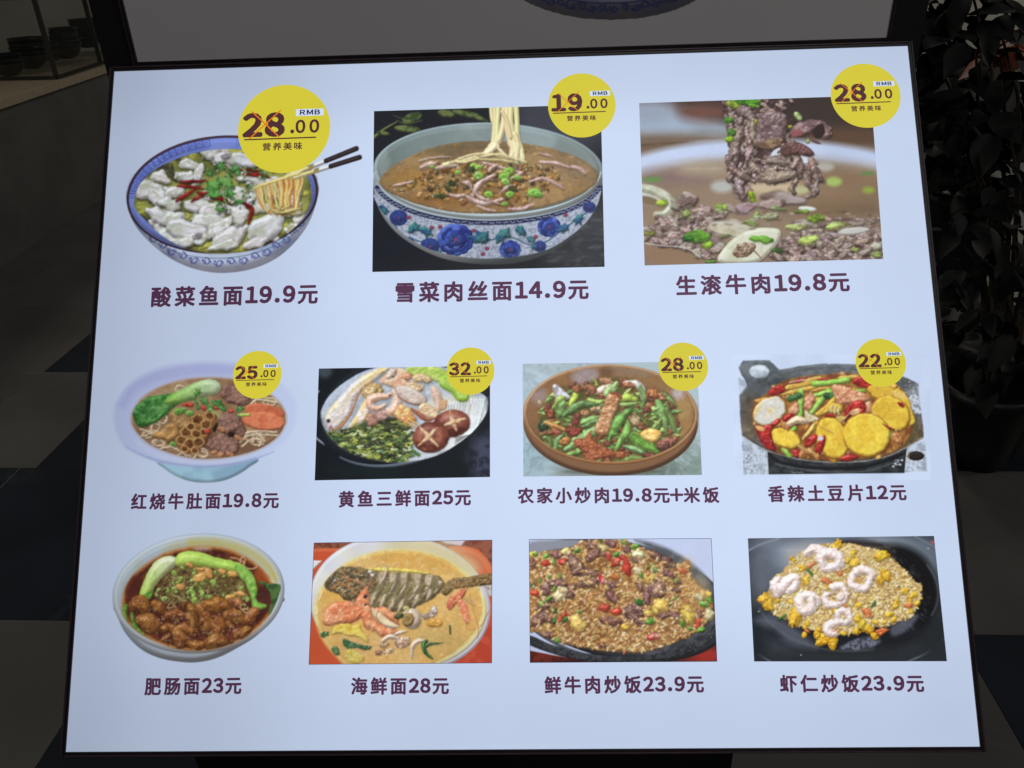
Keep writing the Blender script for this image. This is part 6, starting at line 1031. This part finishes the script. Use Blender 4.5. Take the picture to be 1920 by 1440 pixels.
def s2w(pts):                       # board-local -> world
    return [tuple(BOARD_M @ Vector(p)) for p in pts]
stand = MB(); inv = BOARD_M.inverted()
def wbox(mb, x0, x1, y0, y1, z0, z1):
    mb.add([tuple(inv @ Vector((x, y, z))) for z in (z0, z1) for y in (y0, y1) for x in (x0, x1)], [(0, 2, 3, 1), (4, 5, 7, 6), (0, 1, 5, 4), (2, 6, 7, 3), (0, 4, 6, 2), (1, 3, 7, 5)])
wbox(stand, -.405, .215, .60, .84, .012, .90); stand.build('base_cabinet', M_black, board)
stand = MB(); wbox(stand, -.09, .04, .70, .76, .9005, 1.09); stand.build('neck', M_black, board)

def picture(A, quad=None, lift=.0003, step=1.25, name='dish_picture', parent=board, mat=M_pic, mapper=to_uv, unmap=to_px, label=None):
    """a printed picture: a fine flat sheet whose ink colour is stored on its own points"""
    if quad is None: quad = [(A.x0, A.y0), (A.x1, A.y0), (A.x1, A.y1), (A.x0, A.y1)]
    q = np.array(quad, float); u, v = mapper(q[:, 0], q[:, 1]); nx = int(round((q[1, 0] - q[0, 0]) / step)); ny = int(round((q[3, 1] - q[0, 1]) / step))
    S, T = np.meshgrid(np.linspace(0, 1, nx + 1), np.linspace(0, 1, ny + 1))
    def bl(a): return (a[0] * (1 - S) + a[1] * S) * (1 - T) + (a[3] * (1 - S) + a[2] * S) * T
    U, V = bl(u), bl(v); PX, PY = unmap(U, V)
    x = np.clip(PX - A.x0 - .5, 0, A.W - 1.001); y = np.clip(PY - A.y0 - .5, 0, A.H - 1.001); xi = x.astype(int); yi = y.astype(int); fx = (x - xi)[..., None]; fy = (y - yi)[..., None]
    xj = np.minimum(xi + 1, A.W - 1); yj = np.minimum(yi + 1, A.H - 1)
    C = (A.c[yi, xi] * (1 - fx) + A.c[yi, xj] * fx) * (1 - fy) + (A.c[yj, xi] * (1 - fx) + A.c[yj, xj] * fx) * fy
    al = np.maximum(np.maximum(A.a[yi, xi], A.a[yj, xj]), np.maximum(A.a[yi, xj], A.a[yj, xi]))
    idx = np.arange((nx + 1) * (ny + 1)).reshape(ny + 1, nx + 1)
    keep = (np.maximum(np.maximum(al[:-1, :-1], al[1:, 1:]), np.maximum(al[:-1, 1:], al[1:, :-1])) > .02)
    F = np.stack([idx[1:, :-1][keep], idx[1:, 1:][keep], idx[:-1, 1:][keep], idx[:-1, :-1][keep]], -1)
    used = np.zeros(idx.size, bool); used[F.ravel()] = True; remap = np.cumsum(used) - 1; F = remap[F]
    co = np.stack([U.ravel(), V.ravel(), np.full(U.size, lift)], -1)[used]; cl = s2l(C.reshape(-1, 3))[used]
    me = bpy.data.meshes.new(name); n = len(co); f = len(F)
    me.vertices.add(n); me.vertices.foreach_set('co', co.astype(np.float32).ravel())
    me.loops.add(f * 4); me.loops.foreach_set('vertex_index', F.astype(np.int32).ravel())
    me.polygons.add(f); me.polygons.foreach_set('loop_start', np.arange(0, f * 4, 4, dtype=np.int32)); me.update(calc_edges=True)
    at = me.color_attributes.new('ink', 'FLOAT_COLOR', 'POINT'); at.data.foreach_set('color', np.concatenate([cl, np.ones((n, 1))], 1).astype(np.float32).ravel())
    me.materials.append(mat); o = bpy.data.objects.new(name, me); COL.objects.link(o); o.parent = parent
    if label: o['label'] = label
    return o
picture(dish_fish_noodles(), label='picture of pale fish noodles in a blue-rimmed bowl with chopsticks')
picture(dish_pork_noodles(), [(701.4, 208.6), (1126.5, 196.1), (1133.6, 500.5), (698.2, 510.1)], label='picture of pork noodle soup in a flowered bowl')
picture(dish_boiled_beef(), [(1198.3, 193.7), (1632.7, 179.5), (1656, 485.7), (1208.7, 498)], label='picture of sliced beef lifted out of soup')
picture(dish_tripe_noodles(), label='picture of honeycomb tripe noodles in a wide white bowl')
picture(dish_croaker_noodles(), [(598, 691.1), (918.8, 686), (918.8, 894.4), (590.2, 900.8)], label='picture of fish, shrimp and mushroom noodles')
picture(dish_pork_peppers(), [(979.8, 682.2), (1307, 678.0), (1316, 890.5), (981.4, 893.5)], label='picture of pork with green peppers in a brown bowl')
picture(dish_potato_wok(), label='picture of yellow potato slices in a black wok')
picture(dish_intestine_noodles(), label='picture of brown braised noodles with greens in a white bowl')
picture(dish_seafood_noodles(), [(589.1, 1018), (922.6, 1012.5), (922.1, 1242.8), (579.5, 1245.6)], label='picture of whole fish in orange broth on a red tray')
picture(dish_beef_rice(), [(992.2, 1011.3), (1333.5, 1009.7), (1344.1, 1239.9), (994, 1242.1)], label='picture of beef fried rice on a black plate')
picture(dish_shrimp_rice(), [(1402, 1009.3), (1750.9, 1004.8), (1775.2, 1239.7), (1413.8, 1240.2)], label='picture of shrimp fried rice in a black pan')
def hairline(quad, w=.0004):
    u, v = to_uv(*np.array(quad, float).T); P = np.stack([u, v], -1); V = []; F = []
    for i in range(4):
        a, b = P[i], P[(i + 1) % 4]; d = (b - a) / np.linalg.norm(b - a); n = np.array([-d[1], d[0]]) * w / 2; k = len(V)
        V += [(*(a - n), .00045 + i * 1e-5), (*(b - n), .00045 + i * 1e-5), (*(b + n), .00045 + i * 1e-5), (*(a + n), .00045 + i * 1e-5)]; F.append((k, k + 1, k + 2, k + 3))
    mesh_obj('picture_border', V, F, M_navy, board)
for q in ([(992.2, 1011.3), (1333.5, 1009.7), (1344.1, 1239.9), (994, 1242.1)], [(589.1, 1018), (922.6, 1012.5), (922.1, 1242.8), (579.5, 1245.6)]): hairline(q)

# ---- lettering
_gl = {}
def glyph(ch, off):
    if (ch, off) in _gl: return _gl[ch, off]
    c = bpy.data.curves.new('glyph', 'FONT'); c.body = ch; c.size = 1; c.resolution_u = 3; c.fill_mode = 'FRONT'
    c.body = {'.': '．', '+': '＋'}.get(ch, chr(ord(ch) + 0xFEE0) if ch.isascii() else ch)      # wide forms share the look of the characters
    o = bpy.data.objects.new('glyph', c); COL.objects.link(o); bpy.context.view_layer.update()
    me = bpy.data.meshes.new_from_object(o.evaluated_get(bpy.context.evaluated_depsgraph_get()))
    v = [tuple(p.co) for p in me.vertices]; f = [tuple(p.vertices) for p in me.polygons]
    bpy.data.objects.remove(o); bpy.data.curves.remove(c); bpy.data.meshes.remove(me)
    bv, bf = [], []                              # heavy weight: the outline swept round a small circle, each turn 3 micrometres higher
    for i in range(8):
        a = 6.28318 * i / 8 + .39; n0 = len(bv); bv += [(p[0] + off * math.cos(a) * 1.15, p[1] + off * math.sin(a), i) for p in v]; bf += [tuple(n0 + j for j in q) for q in f]
    v, f = bv, bf
    _gl[ch, off] = (v, f); return v, f
def is_cjk(c): return ord(c) > 0x2000
def layout(text, cjk_adv=1.17, dig_adv=.68, dot_adv=.46, oc=.034, od=.044, dig=1.0, last_gap=True):
    V = []; F = []; x = 0
    for i, ch in enumerate(text):
        if ch == ' ': x += .2; continue
        off = oc if is_cjk(ch) else od; v, f = glyph(ch, off); n = len(V); xs = [p[0] for p in v]; s = 1.0 if is_cjk(ch) else dig
        w = {True: cjk_adv, False: dot_adv if ch == '.' else dig_adv}[is_cjk(ch)]
        if ch == '元': w = 1.14
        cx = (min(xs) + max(xs)) / 2
        V += [((p[0] - cx) * s + x + w / 2, p[1] * s + (0 if is_cjk(ch) else .02), p[2]) for p in v]; F += [tuple(n + j for j in q) for q in f]; x += w
    return V, F
def fit(V, x0, x1, y0, y1, z, rot=0.0, o=(0, 0), shear=0.0):
    a = np.array(V); lo = a.min(0); hi = a.max(0); X = x0 + (a[:, 0] - lo[0]) / (hi[0] - lo[0]) * (x1 - x0); Y = y0 + (a[:, 1] - lo[1]) / (hi[1] - lo[1]) * (y1 - y0)
    c, s = math.cos(rot), math.sin(rot); return [(o[0] + p * c - q * s, o[1] + p * s + q * c, z + w * 3e-6) for p, q, w in zip(X, Y, a[:, 2])]
CAP = [('酸菜鱼面19.9元', 282.3, 576.5, 595.8, 570, 38.5), ('雪菜肉丝面14.9元', 741.3, 568, 1104.2, 561.5, 38.5), ('生滚牛肉19.8元', 1268.3, 555, 1594, 547, 38), ('红烧牛肚面19.8元', 245.1, 956.4, 522.6, 953.4, 31), ('黄鱼三鲜面25元', 634.9, 952, 883.1, 948, 31.5),
       ('农家小炒肉19.8元+米饭', 970.6, 944.6, 1349.2, 943.2, 30.5), ('香辣土豆片12元', 1440.6, 942, 1700.4, 938.6, 31.5), ('肥肠面23元', 270.7, 1304, 452.6, 1301.6, 32.5), ('海鲜面28元', 657.9, 1303, 841.9, 1302, 33), ('鲜牛肉炒饭23.9元', 1020.9, 1301.5, 1320.3, 1299, 33.5), ('虾仁炒饭23.9元', 1462.6, 1298.5, 1733.4, 1298, 33.5)]
for t, xa, ya, xb, yb, h in CAP:
    (ua, ub, uc), (va, vb, vc) = to_uv([xa, xb, xa], [ya, yb, ya - h]); V, F = layout(t)
    L = math.hypot(ub - ua, vb - va); mesh_obj('caption', fit(V, 0, L, 0, vc - va, .0003, math.atan2(vb - va, ub - ua), (ua, va)), F, M_ink, board)
DISC = [('28', 533, 242.2, 86.2, 82.5), ('19', 1090.8, 198.1, 63.3, 60), ('28', 1622.7, 180, 65.4, 60), ('25', 482.7, 702.8, 45.4, 44.6), ('32', 882.3, 696, 44.7, 44.3), ('28', 1281, 687.8, 46.5, 45.3), ('22', 1651, 680.4, 47, 45.3)]
def strip(p, q, w, z):
    p, q = np.array(p), np.array(q); d = (q - p) / np.linalg.norm(q - p); n = np.array([-d[1], d[0]]) * w / 2
    return [(*(p - n), z), (*(q - n), z), (*(q + n), z), (*(p + n), z)], [(0, 1, 2, 3)]
for num, cx, cy, rx, ry in DISC:
    (u0, ul, ur, ut, ub), (v0, vl, vr, vt, vb) = to_uv([cx, cx - rx, cx + rx, cx, cx], [cy, cy, cy, cy - ry, cy + ry]); RX, RY = (ur - ul) / 2, (vt - vb) / 2
    uc, vc = (ul + ur) / 2, (vt + vb) / 2; n = 72; ring_ = [(RX * math.cos(6.28318 * i / n), RY * math.sin(6.28318 * i / n)) for i in range(n)]
    V = [(x, y, .0003) for x, y in ring_] + [(x, y, .0006) for x, y in ring_]; F = [tuple(range(n, 2 * n))] + [(i, (i + 1) % n, n + (i + 1) % n, n + i) for i in range(n)]
    d = mesh_obj('price_disc', V, F, M_yellow, board); d.location = (uc, vc, 0)
    if rx > 80: d['label'] = 'largest yellow price disc, reading 28.00'
    def put(name, text, x0, x1, y0, y1, mat, z, **kw):
        V, F = layout(text, **kw); mesh_obj(name, fit(V, x0 * RX, x1 * RX, y0 * RY, y1 * RY, z), F, mat, d)
    put('old_price', num, -.903, .019, -.187, .373, M_ink2, .0008, dig_adv=.70, od=.05)
    V, F = layout('.', od=.036); mesh_obj('price_lettering', fit(V, .14 * RX, .225 * RX, -.12 * RY, -.03 * RY, .0008), F, M_ink2, d)
    put('price_lettering', '00', .25, .765, -.12, .187, M_ink2, .0008, dig_adv=.86, od=.034)
    mesh_obj('currency_plate', [(.25 * RX, .272 * RY, .0007), (.851 * RX, .272 * RY, .0007), (.851 * RX, .429 * RY, .0007), (.25 * RX, .429 * RY, .0007)], [(0, 1, 2, 3)], M_white, d)
    put('currency_lettering', 'RMB', .336, .776, .292, .408, M_navy, .0009, dig_adv=.86, od=.036)
    V, F = strip((-.858 * RX, -.232 * RY), (.701 * RX, -.222 * RY), .03 * RY, .0008); mesh_obj('rule', V, F, M_ink2, d)
    put('slogan', '营养美味', -.448, .41, -.493, -.317, M_ink2, .0008, cjk_adv=1.2, oc=.024)
    for k, (p, q) in enumerate((((-.709, .403), (-.093, -.197)), ((-.075, .418), (-.746, -.22)))):
        V, F = strip((p[0] * RX, p[1] * RY), (q[0] * RX, q[1] * RY), (.030 if rx > 80 else .022) * RX, .0010 + k * .0001); mesh_obj('strike_through', V, F, M_orange, d)

# ------------------------------------------------------------------ unlit upright sign behind the menu
M_sign = simple('unlit_white_film', (0.54, 0.535, 0.55), rough=0.5, var=.03, scale=3)
M_sign_print = print_mat('sign_print', attr='ink', lit=False)
SY = .9206; SX0, SZ = -.4245, 1.3535; SH = 1.05
sign = empty('upright_sign', (0, SY, 0)); tag(sign, 'unlit upright white sign panel with the foot of a blue bowl, behind the menu', 'sign')
mesh_obj('sign_sheet', [(SX0, 0, SZ), (SX0 + BW, 0, SZ), (SX0 + BW, 0, SZ + SH), (SX0, 0, SZ + SH)], [(0, 1, 2, 3)], M_sign, sign)
for x0, x1, z0, z1 in ((SX0 - .005, SX0, SZ - .006, SZ + SH + .009), (SX0 + BW, SX0 + BW + .005, SZ - .006, SZ + SH + .009), (SX0, SX0 + BW, SZ - .006, SZ), (SX0, SX0 + BW, SZ + SH, SZ + SH + .009)):
    o = MB().box(x0, x1, -.003, .012, z0, z1, .0006).build('frame_bar', M_frame, sign)
    if z1 - z0 > .5: MB().box(x0 + .001, x0 + .0022, -.0042, -.0028, z0 + .001, z1 - .001, .0003).build('frame_lip', M_lip, o)
    else: MB().box(x0, x1, -.0042, -.0028, z0 + .001, z0 + .0024, .0003).build('frame_lip', M_lip, o)
MB().box(SX0 - .004, SX0 + BW + .004, .0125, .055, SZ - .004, SZ + SH + .004, .002).build('housing', M_black, sign)
for x in (SX0 - .045, SX0 + BW + .008):
    MB().box(x, x + .036, .016, .060, .95, SZ + SH + .02, .002).build('post', M_black, sign)
MB().box(-.46, .41, .0605, .085, .95, 1.25, .002).build('cross_panel', M_black, sign); MB().box(-.30, .22, .0855, .30, .012, 1.2, .004).build('pedestal', M_black, sign)
def sg_uv(x, y):
    x = np.asarray(x, float); y = np.asarray(y, float); d = np.stack([x - 960, 720 - y, np.full_like(x, -FOC)], -1) @ RW.T; t = (SY - CAMLOC[1]) / d[..., 1]; p = CAMLOC + d * t[..., None]; return p[..., 0], p[..., 2]
def sg_px(u, v):
    p = (np.stack([u, np.full_like(u, SY), v], -1) - CAMLOC) @ RW; return 960 - FOC * p[..., 0] / p[..., 2], 720 + FOC * p[..., 1] / p[..., 2]
o = picture(dish_sign_bowl(), parent=sign, mat=M_sign_print, mapper=sg_uv, unmap=sg_px, name='bowl_picture', lift=.0006)
o.matrix_local = Matrix(((1, 0, 0, 0), (0, 0, -1, 0), (0, 1, 0, 0), (0, 0, 0, 1)))

# ------------------------------------------------------------------ counter with glass case at the upper left
M_tan = simple('tan_stone', (0.30, 0.25, 0.17), rough=0.35, var=.15, scale=25)
M_bar = simple('dark_steel_edge', (0.012, 0.013, 0.012), rough=0.35, metal=.3)
m, nt, b = new_mat('green_glass'); b.inputs['Base Color'].default_value = (.018, .026, .024, 1); b.inputs['Roughness'].default_value = .02; b.inputs['IOR'].default_value = 1.45
b.inputs['Alpha'].default_value = .16; M_glass = m
CZ = .80
A0 = on_floor(0, 187, CZ); A1 = on_floor(234, 112, CZ); dr = (A1 - A0); dr /= np.linalg.norm(dr); nr = np.array([-dr[1], dr[0], 0])     # nr points left, into the counter
counter = empty('serving_counter', (A0[0], A0[1], 0)); counter.rotation_euler = (0, 0, math.atan2(dr[1], dr[0]))
tag(counter, 'dark marble counter with a tan stone ledge at the upper left', 'counter')
MB().box(-2.6, 2.6, 0, 1.5, CZ - .05, CZ, .004).build('ledge', M_tan, counter)
MB().box(-2.56, 2.56, .03, 1.46, 0, CZ - .0505).build('counter_base', M_light_tile, counter)
W2 = lambda p: (np.array(p) - np.array([A0[0], A0[1], 0])) 
def to_c(p): d = W2(p); return np.array([d @ dr, d @ nr, d[2]])
G0, G1, G2 = (to_c(on_floor(*p, CZ)) for p in ((0, 151), (107, 149), (231, 107)))
case = empty('glass_case', tuple(counter.location)); case.rotation_euler = counter.rotation_euler; case.location.z = CZ + .001
tag(case, 'glass display case with black edges standing on the counter ledge', 'display case')
def pane(p, q, h=.75):
    p, q = p[:2], q[:2]; d = (q - p) / np.linalg.norm(q - p); n = np.array([-d[1], d[0]]) * .004
    V = [(*(a + s * n), z) for z in (.012, h) for a, s in ((p, -1), (q, -1), (q, 1), (p, 1))]
    mesh_obj('glass_pane', V, [(0, 1, 5, 4), (1, 2, 6, 5), (2, 3, 7, 6), (3, 0, 4, 7), (4, 5, 6, 7), (3, 2, 1, 0)], M_glass, case)
def rail(p, q, z, w=.010):
    p, q = p[:2], q[:2]; d = (q - p) / np.linalg.norm(q - p); n = np.array([-d[1], d[0]]) * w
    V = [(*(a + s * n), zz) for zz in (z, z + .02) for a, s in ((p, -1), (q, -1), (q, 1), (p, 1))]; mesh_obj('rail', V, [(0, 1, 5, 4), (1, 2, 6, 5), (2, 3, 7, 6), (3, 0, 4, 7), (4, 5, 6, 7), (3, 2, 1, 0)], M_bar, case)
Gl = G1 + (G0 - G1) * 3; Gr = G1 + (G2 - G1) * 2.2
for p, q in ((Gl, G1), (G1, Gr)): pane(p, q); rail(p, q, 0); rail(p, q, .46); rail(p, q, .752)
for p in (G1, G1 + (G2 - G1) * .62, G1 + (G2 - G1) * 1.3, G1 + (G0 - G1) * 1.6):
    MB().box(p[0] - .012, p[0] + .012, p[1] - .012, p[1] + .012, .0205, .77, .002).build('corner_post', M_bar, case)
M_bowl = simple('black_glazed_bowl', (0.006, 0.006, 0.006), rough=0.10, spec=.9)
def bowl_mesh():
    prof = [(0, .004), (.036, .004), (.04, 0), (.046, .002), (.07, .02), (.088, .045), (.094, .066), (.0965, .068), (.0945, .070), (.091, .066), (.083, .046), (.064, .022), (.04, .010), (0, .009)]
    n = 28; V = []; F = []
    for r, z in prof: V += [(r * math.cos(6.28318 * i / n), r * math.sin(6.28318 * i / n), z) for i in range(n)]
    for k in range(len(prof) - 1):
        for i in range(n): a, c = k * n + i, k * n + (i + 1) % n; F.append((a, c, c + n, a + n))
    return V, F
bV, bF = bowl_mesh(); bo = mesh_obj('black_bowl', bV, bF, M_bowl, None, True); bmesh_ = bo.data
names = [('front left', (14, 146)), ('second', (58, 132)), ('third', (128, 112)), ('tall rear', (165, 92)), ('rear', (95, 116)), ('far', (200, 74))]
first = True
for k, (nm, px) in enumerate(names):
    p = on_floor(*px, CZ); q = to_c(p)
    cnt = [3, 5, 6, 6, 3, 4][k]
    for j in range(cnt):
        o = bo if first else inst('black_bowl', bmesh_); first = False
        o.location = (p[0] + R(-.006, .006) - .05, p[1] + R(-.006, .006) + .12, CZ + .002 + .028 * j); o.scale = (1.25 if k % 2 else 1.1,) * 3
        pos = 'topmost' if j == cnt - 1 else ('lowest' if j == 0 else ['', 'second from the bottom', 'third from the bottom', 'fourth from the bottom', 'fifth from the bottom'][j])
        tag(o, f'black glazed bowl, {pos} in the {nm} stack inside the glass case', 'bowl', 'stacked black bowls in the glass case')

# ------------------------------------------------------------------ potted plants on the right
def leaf_mesh(L, W, bend, seed):
    r = np.random.default_rng(seed); n = 8; V = []; F = []
    for i in range(n + 1):
        t = i / n; w = W * math.sin(math.pi * min(t * 1.02, 1) ** .75) ** .9 * (1 + r.uniform(-.08, .08)) + .0004; x = L * t; z = -bend * L * t * t
        V += [(x, -w, z + .18 * w), (x, 0, z - .10 * w), (x, w, z + .18 * w)]
    for i in range(n):
        a = 3 * i; F += [(a, a + 3, a + 4, a + 1), (a + 1, a + 4, a + 5, a + 2)]
    me = bpy.data.meshes.new('leaf'); me.from_pydata(V, [], F); me.update(); me.polygons.foreach_set('use_smooth', [True] * len(F)); return me
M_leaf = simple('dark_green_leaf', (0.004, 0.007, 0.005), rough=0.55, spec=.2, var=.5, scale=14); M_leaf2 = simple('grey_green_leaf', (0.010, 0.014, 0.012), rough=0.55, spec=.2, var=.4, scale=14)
M_bract = simple('dark_orange_bract', (0.30, 0.07, 0.025), rough=0.5, var=.3, scale=30); M_stem = simple('brown_stem', (0.05, 0.035, 0.02), rough=0.8); M_pot = simple('dark_glazed_pot', (0.006, 0.006, 0.008), rough=0.5)
def plant(base, pot_r, pot_h, clumps, n, label, mats, leaf=(.11, .036), seed=1, stems=6, name='potted_plant'):
    r = np.random.default_rng(seed); t = empty(name, tuple(base)); tag(t, label, 'plant')
    V = []; F = []; prof = [(.0, 0), (pot_r * .72, 0), (pot_r * .8, pot_h * .3), (pot_r * .95, pot_h * .85), (pot_r * 1.04, pot_h * .88), (pot_r * 1.04, pot_h), (pot_r * .92, pot_h), (pot_r * .9, pot_h * .9), (0, pot_h * .9)]; m_ = 28
    for a, z in prof: V += [(a * math.cos(6.28318 * i / m_), a * math.sin(6.28318 * i / m_), z) for i in range(m_)]
    for k in range(len(prof) - 1):
        for i in range(m_): p, q = k * m_ + i, k * m_ + (i + 1) % m_; F.append((p, q, q + m_, p + m_))
    mesh_obj('pot', V, F, M_pot, t, True)
    me = [leaf_mesh(leaf[0] * s, leaf[1] * s, bd, 10 * seed + i) for i, (s, bd) in enumerate(((1, .25), (.8, .45), (1.2, .15), (.65, .3)))]
    for i, q in enumerate(me): q.materials.append(mats[i % len(mats)])
    tips = []
    for k in range(stems):
        c = clumps[k % len(clumps)]; e = np.array(c[0]) - np.array(base) + r.normal(0, .3, 3) * c[1] * .6; P = [np.array([r.uniform(-.3, .3) * pot_r, r.uniform(-.3, .3) * pot_r, pot_h * .88])]
        for s in (.35, .7, 1.0): P.append(P[0] * (1 - s) + e * s + np.array([0, 0, .12 * math.sin(s * math.pi)]) + r.normal(0, .015, 3))
        V = []; F = []
        for i, p in enumerate(P):
            rad = .009 * (1 - .6 * i / 3)
            V += [(p[0] + rad * math.cos(a), p[1] + rad * math.sin(a), p[2]) for a in (0, 1.05, 2.1, 3.14, 4.2, 5.24)]
        for i in range(3):
            for j in range(6): a, c2 = 6 * i + j, 6 * i + (j + 1) % 6; F.append((a, c2, c2 + 6, a + 6))
        mesh_obj('stem', V, F, M_stem, t, True)
    for i in range(n):
        c, rad = clumps[i % len(clumps)]; d = r.normal(0, 1, 3); d /= np.linalg.norm(d); q = np.array(c) - np.array(base) + d * rad * r.uniform(.2, 1.0) ** .6 * np.array([1, 1, 1.0])
        o = bpy.data.objects.new('leaf', me[int(r.integers(len(me)))]); COL.objects.link(o); o.parent = t; o.location = q
        yaw = math.atan2(d[1], d[0]) + r.normal(0, .6); o.rotation_euler = (r.uniform(-.6, .6), r.uniform(-.2, .9), yaw)
    return t
def P3(x, y, Y): return at_y(x, y, Y)
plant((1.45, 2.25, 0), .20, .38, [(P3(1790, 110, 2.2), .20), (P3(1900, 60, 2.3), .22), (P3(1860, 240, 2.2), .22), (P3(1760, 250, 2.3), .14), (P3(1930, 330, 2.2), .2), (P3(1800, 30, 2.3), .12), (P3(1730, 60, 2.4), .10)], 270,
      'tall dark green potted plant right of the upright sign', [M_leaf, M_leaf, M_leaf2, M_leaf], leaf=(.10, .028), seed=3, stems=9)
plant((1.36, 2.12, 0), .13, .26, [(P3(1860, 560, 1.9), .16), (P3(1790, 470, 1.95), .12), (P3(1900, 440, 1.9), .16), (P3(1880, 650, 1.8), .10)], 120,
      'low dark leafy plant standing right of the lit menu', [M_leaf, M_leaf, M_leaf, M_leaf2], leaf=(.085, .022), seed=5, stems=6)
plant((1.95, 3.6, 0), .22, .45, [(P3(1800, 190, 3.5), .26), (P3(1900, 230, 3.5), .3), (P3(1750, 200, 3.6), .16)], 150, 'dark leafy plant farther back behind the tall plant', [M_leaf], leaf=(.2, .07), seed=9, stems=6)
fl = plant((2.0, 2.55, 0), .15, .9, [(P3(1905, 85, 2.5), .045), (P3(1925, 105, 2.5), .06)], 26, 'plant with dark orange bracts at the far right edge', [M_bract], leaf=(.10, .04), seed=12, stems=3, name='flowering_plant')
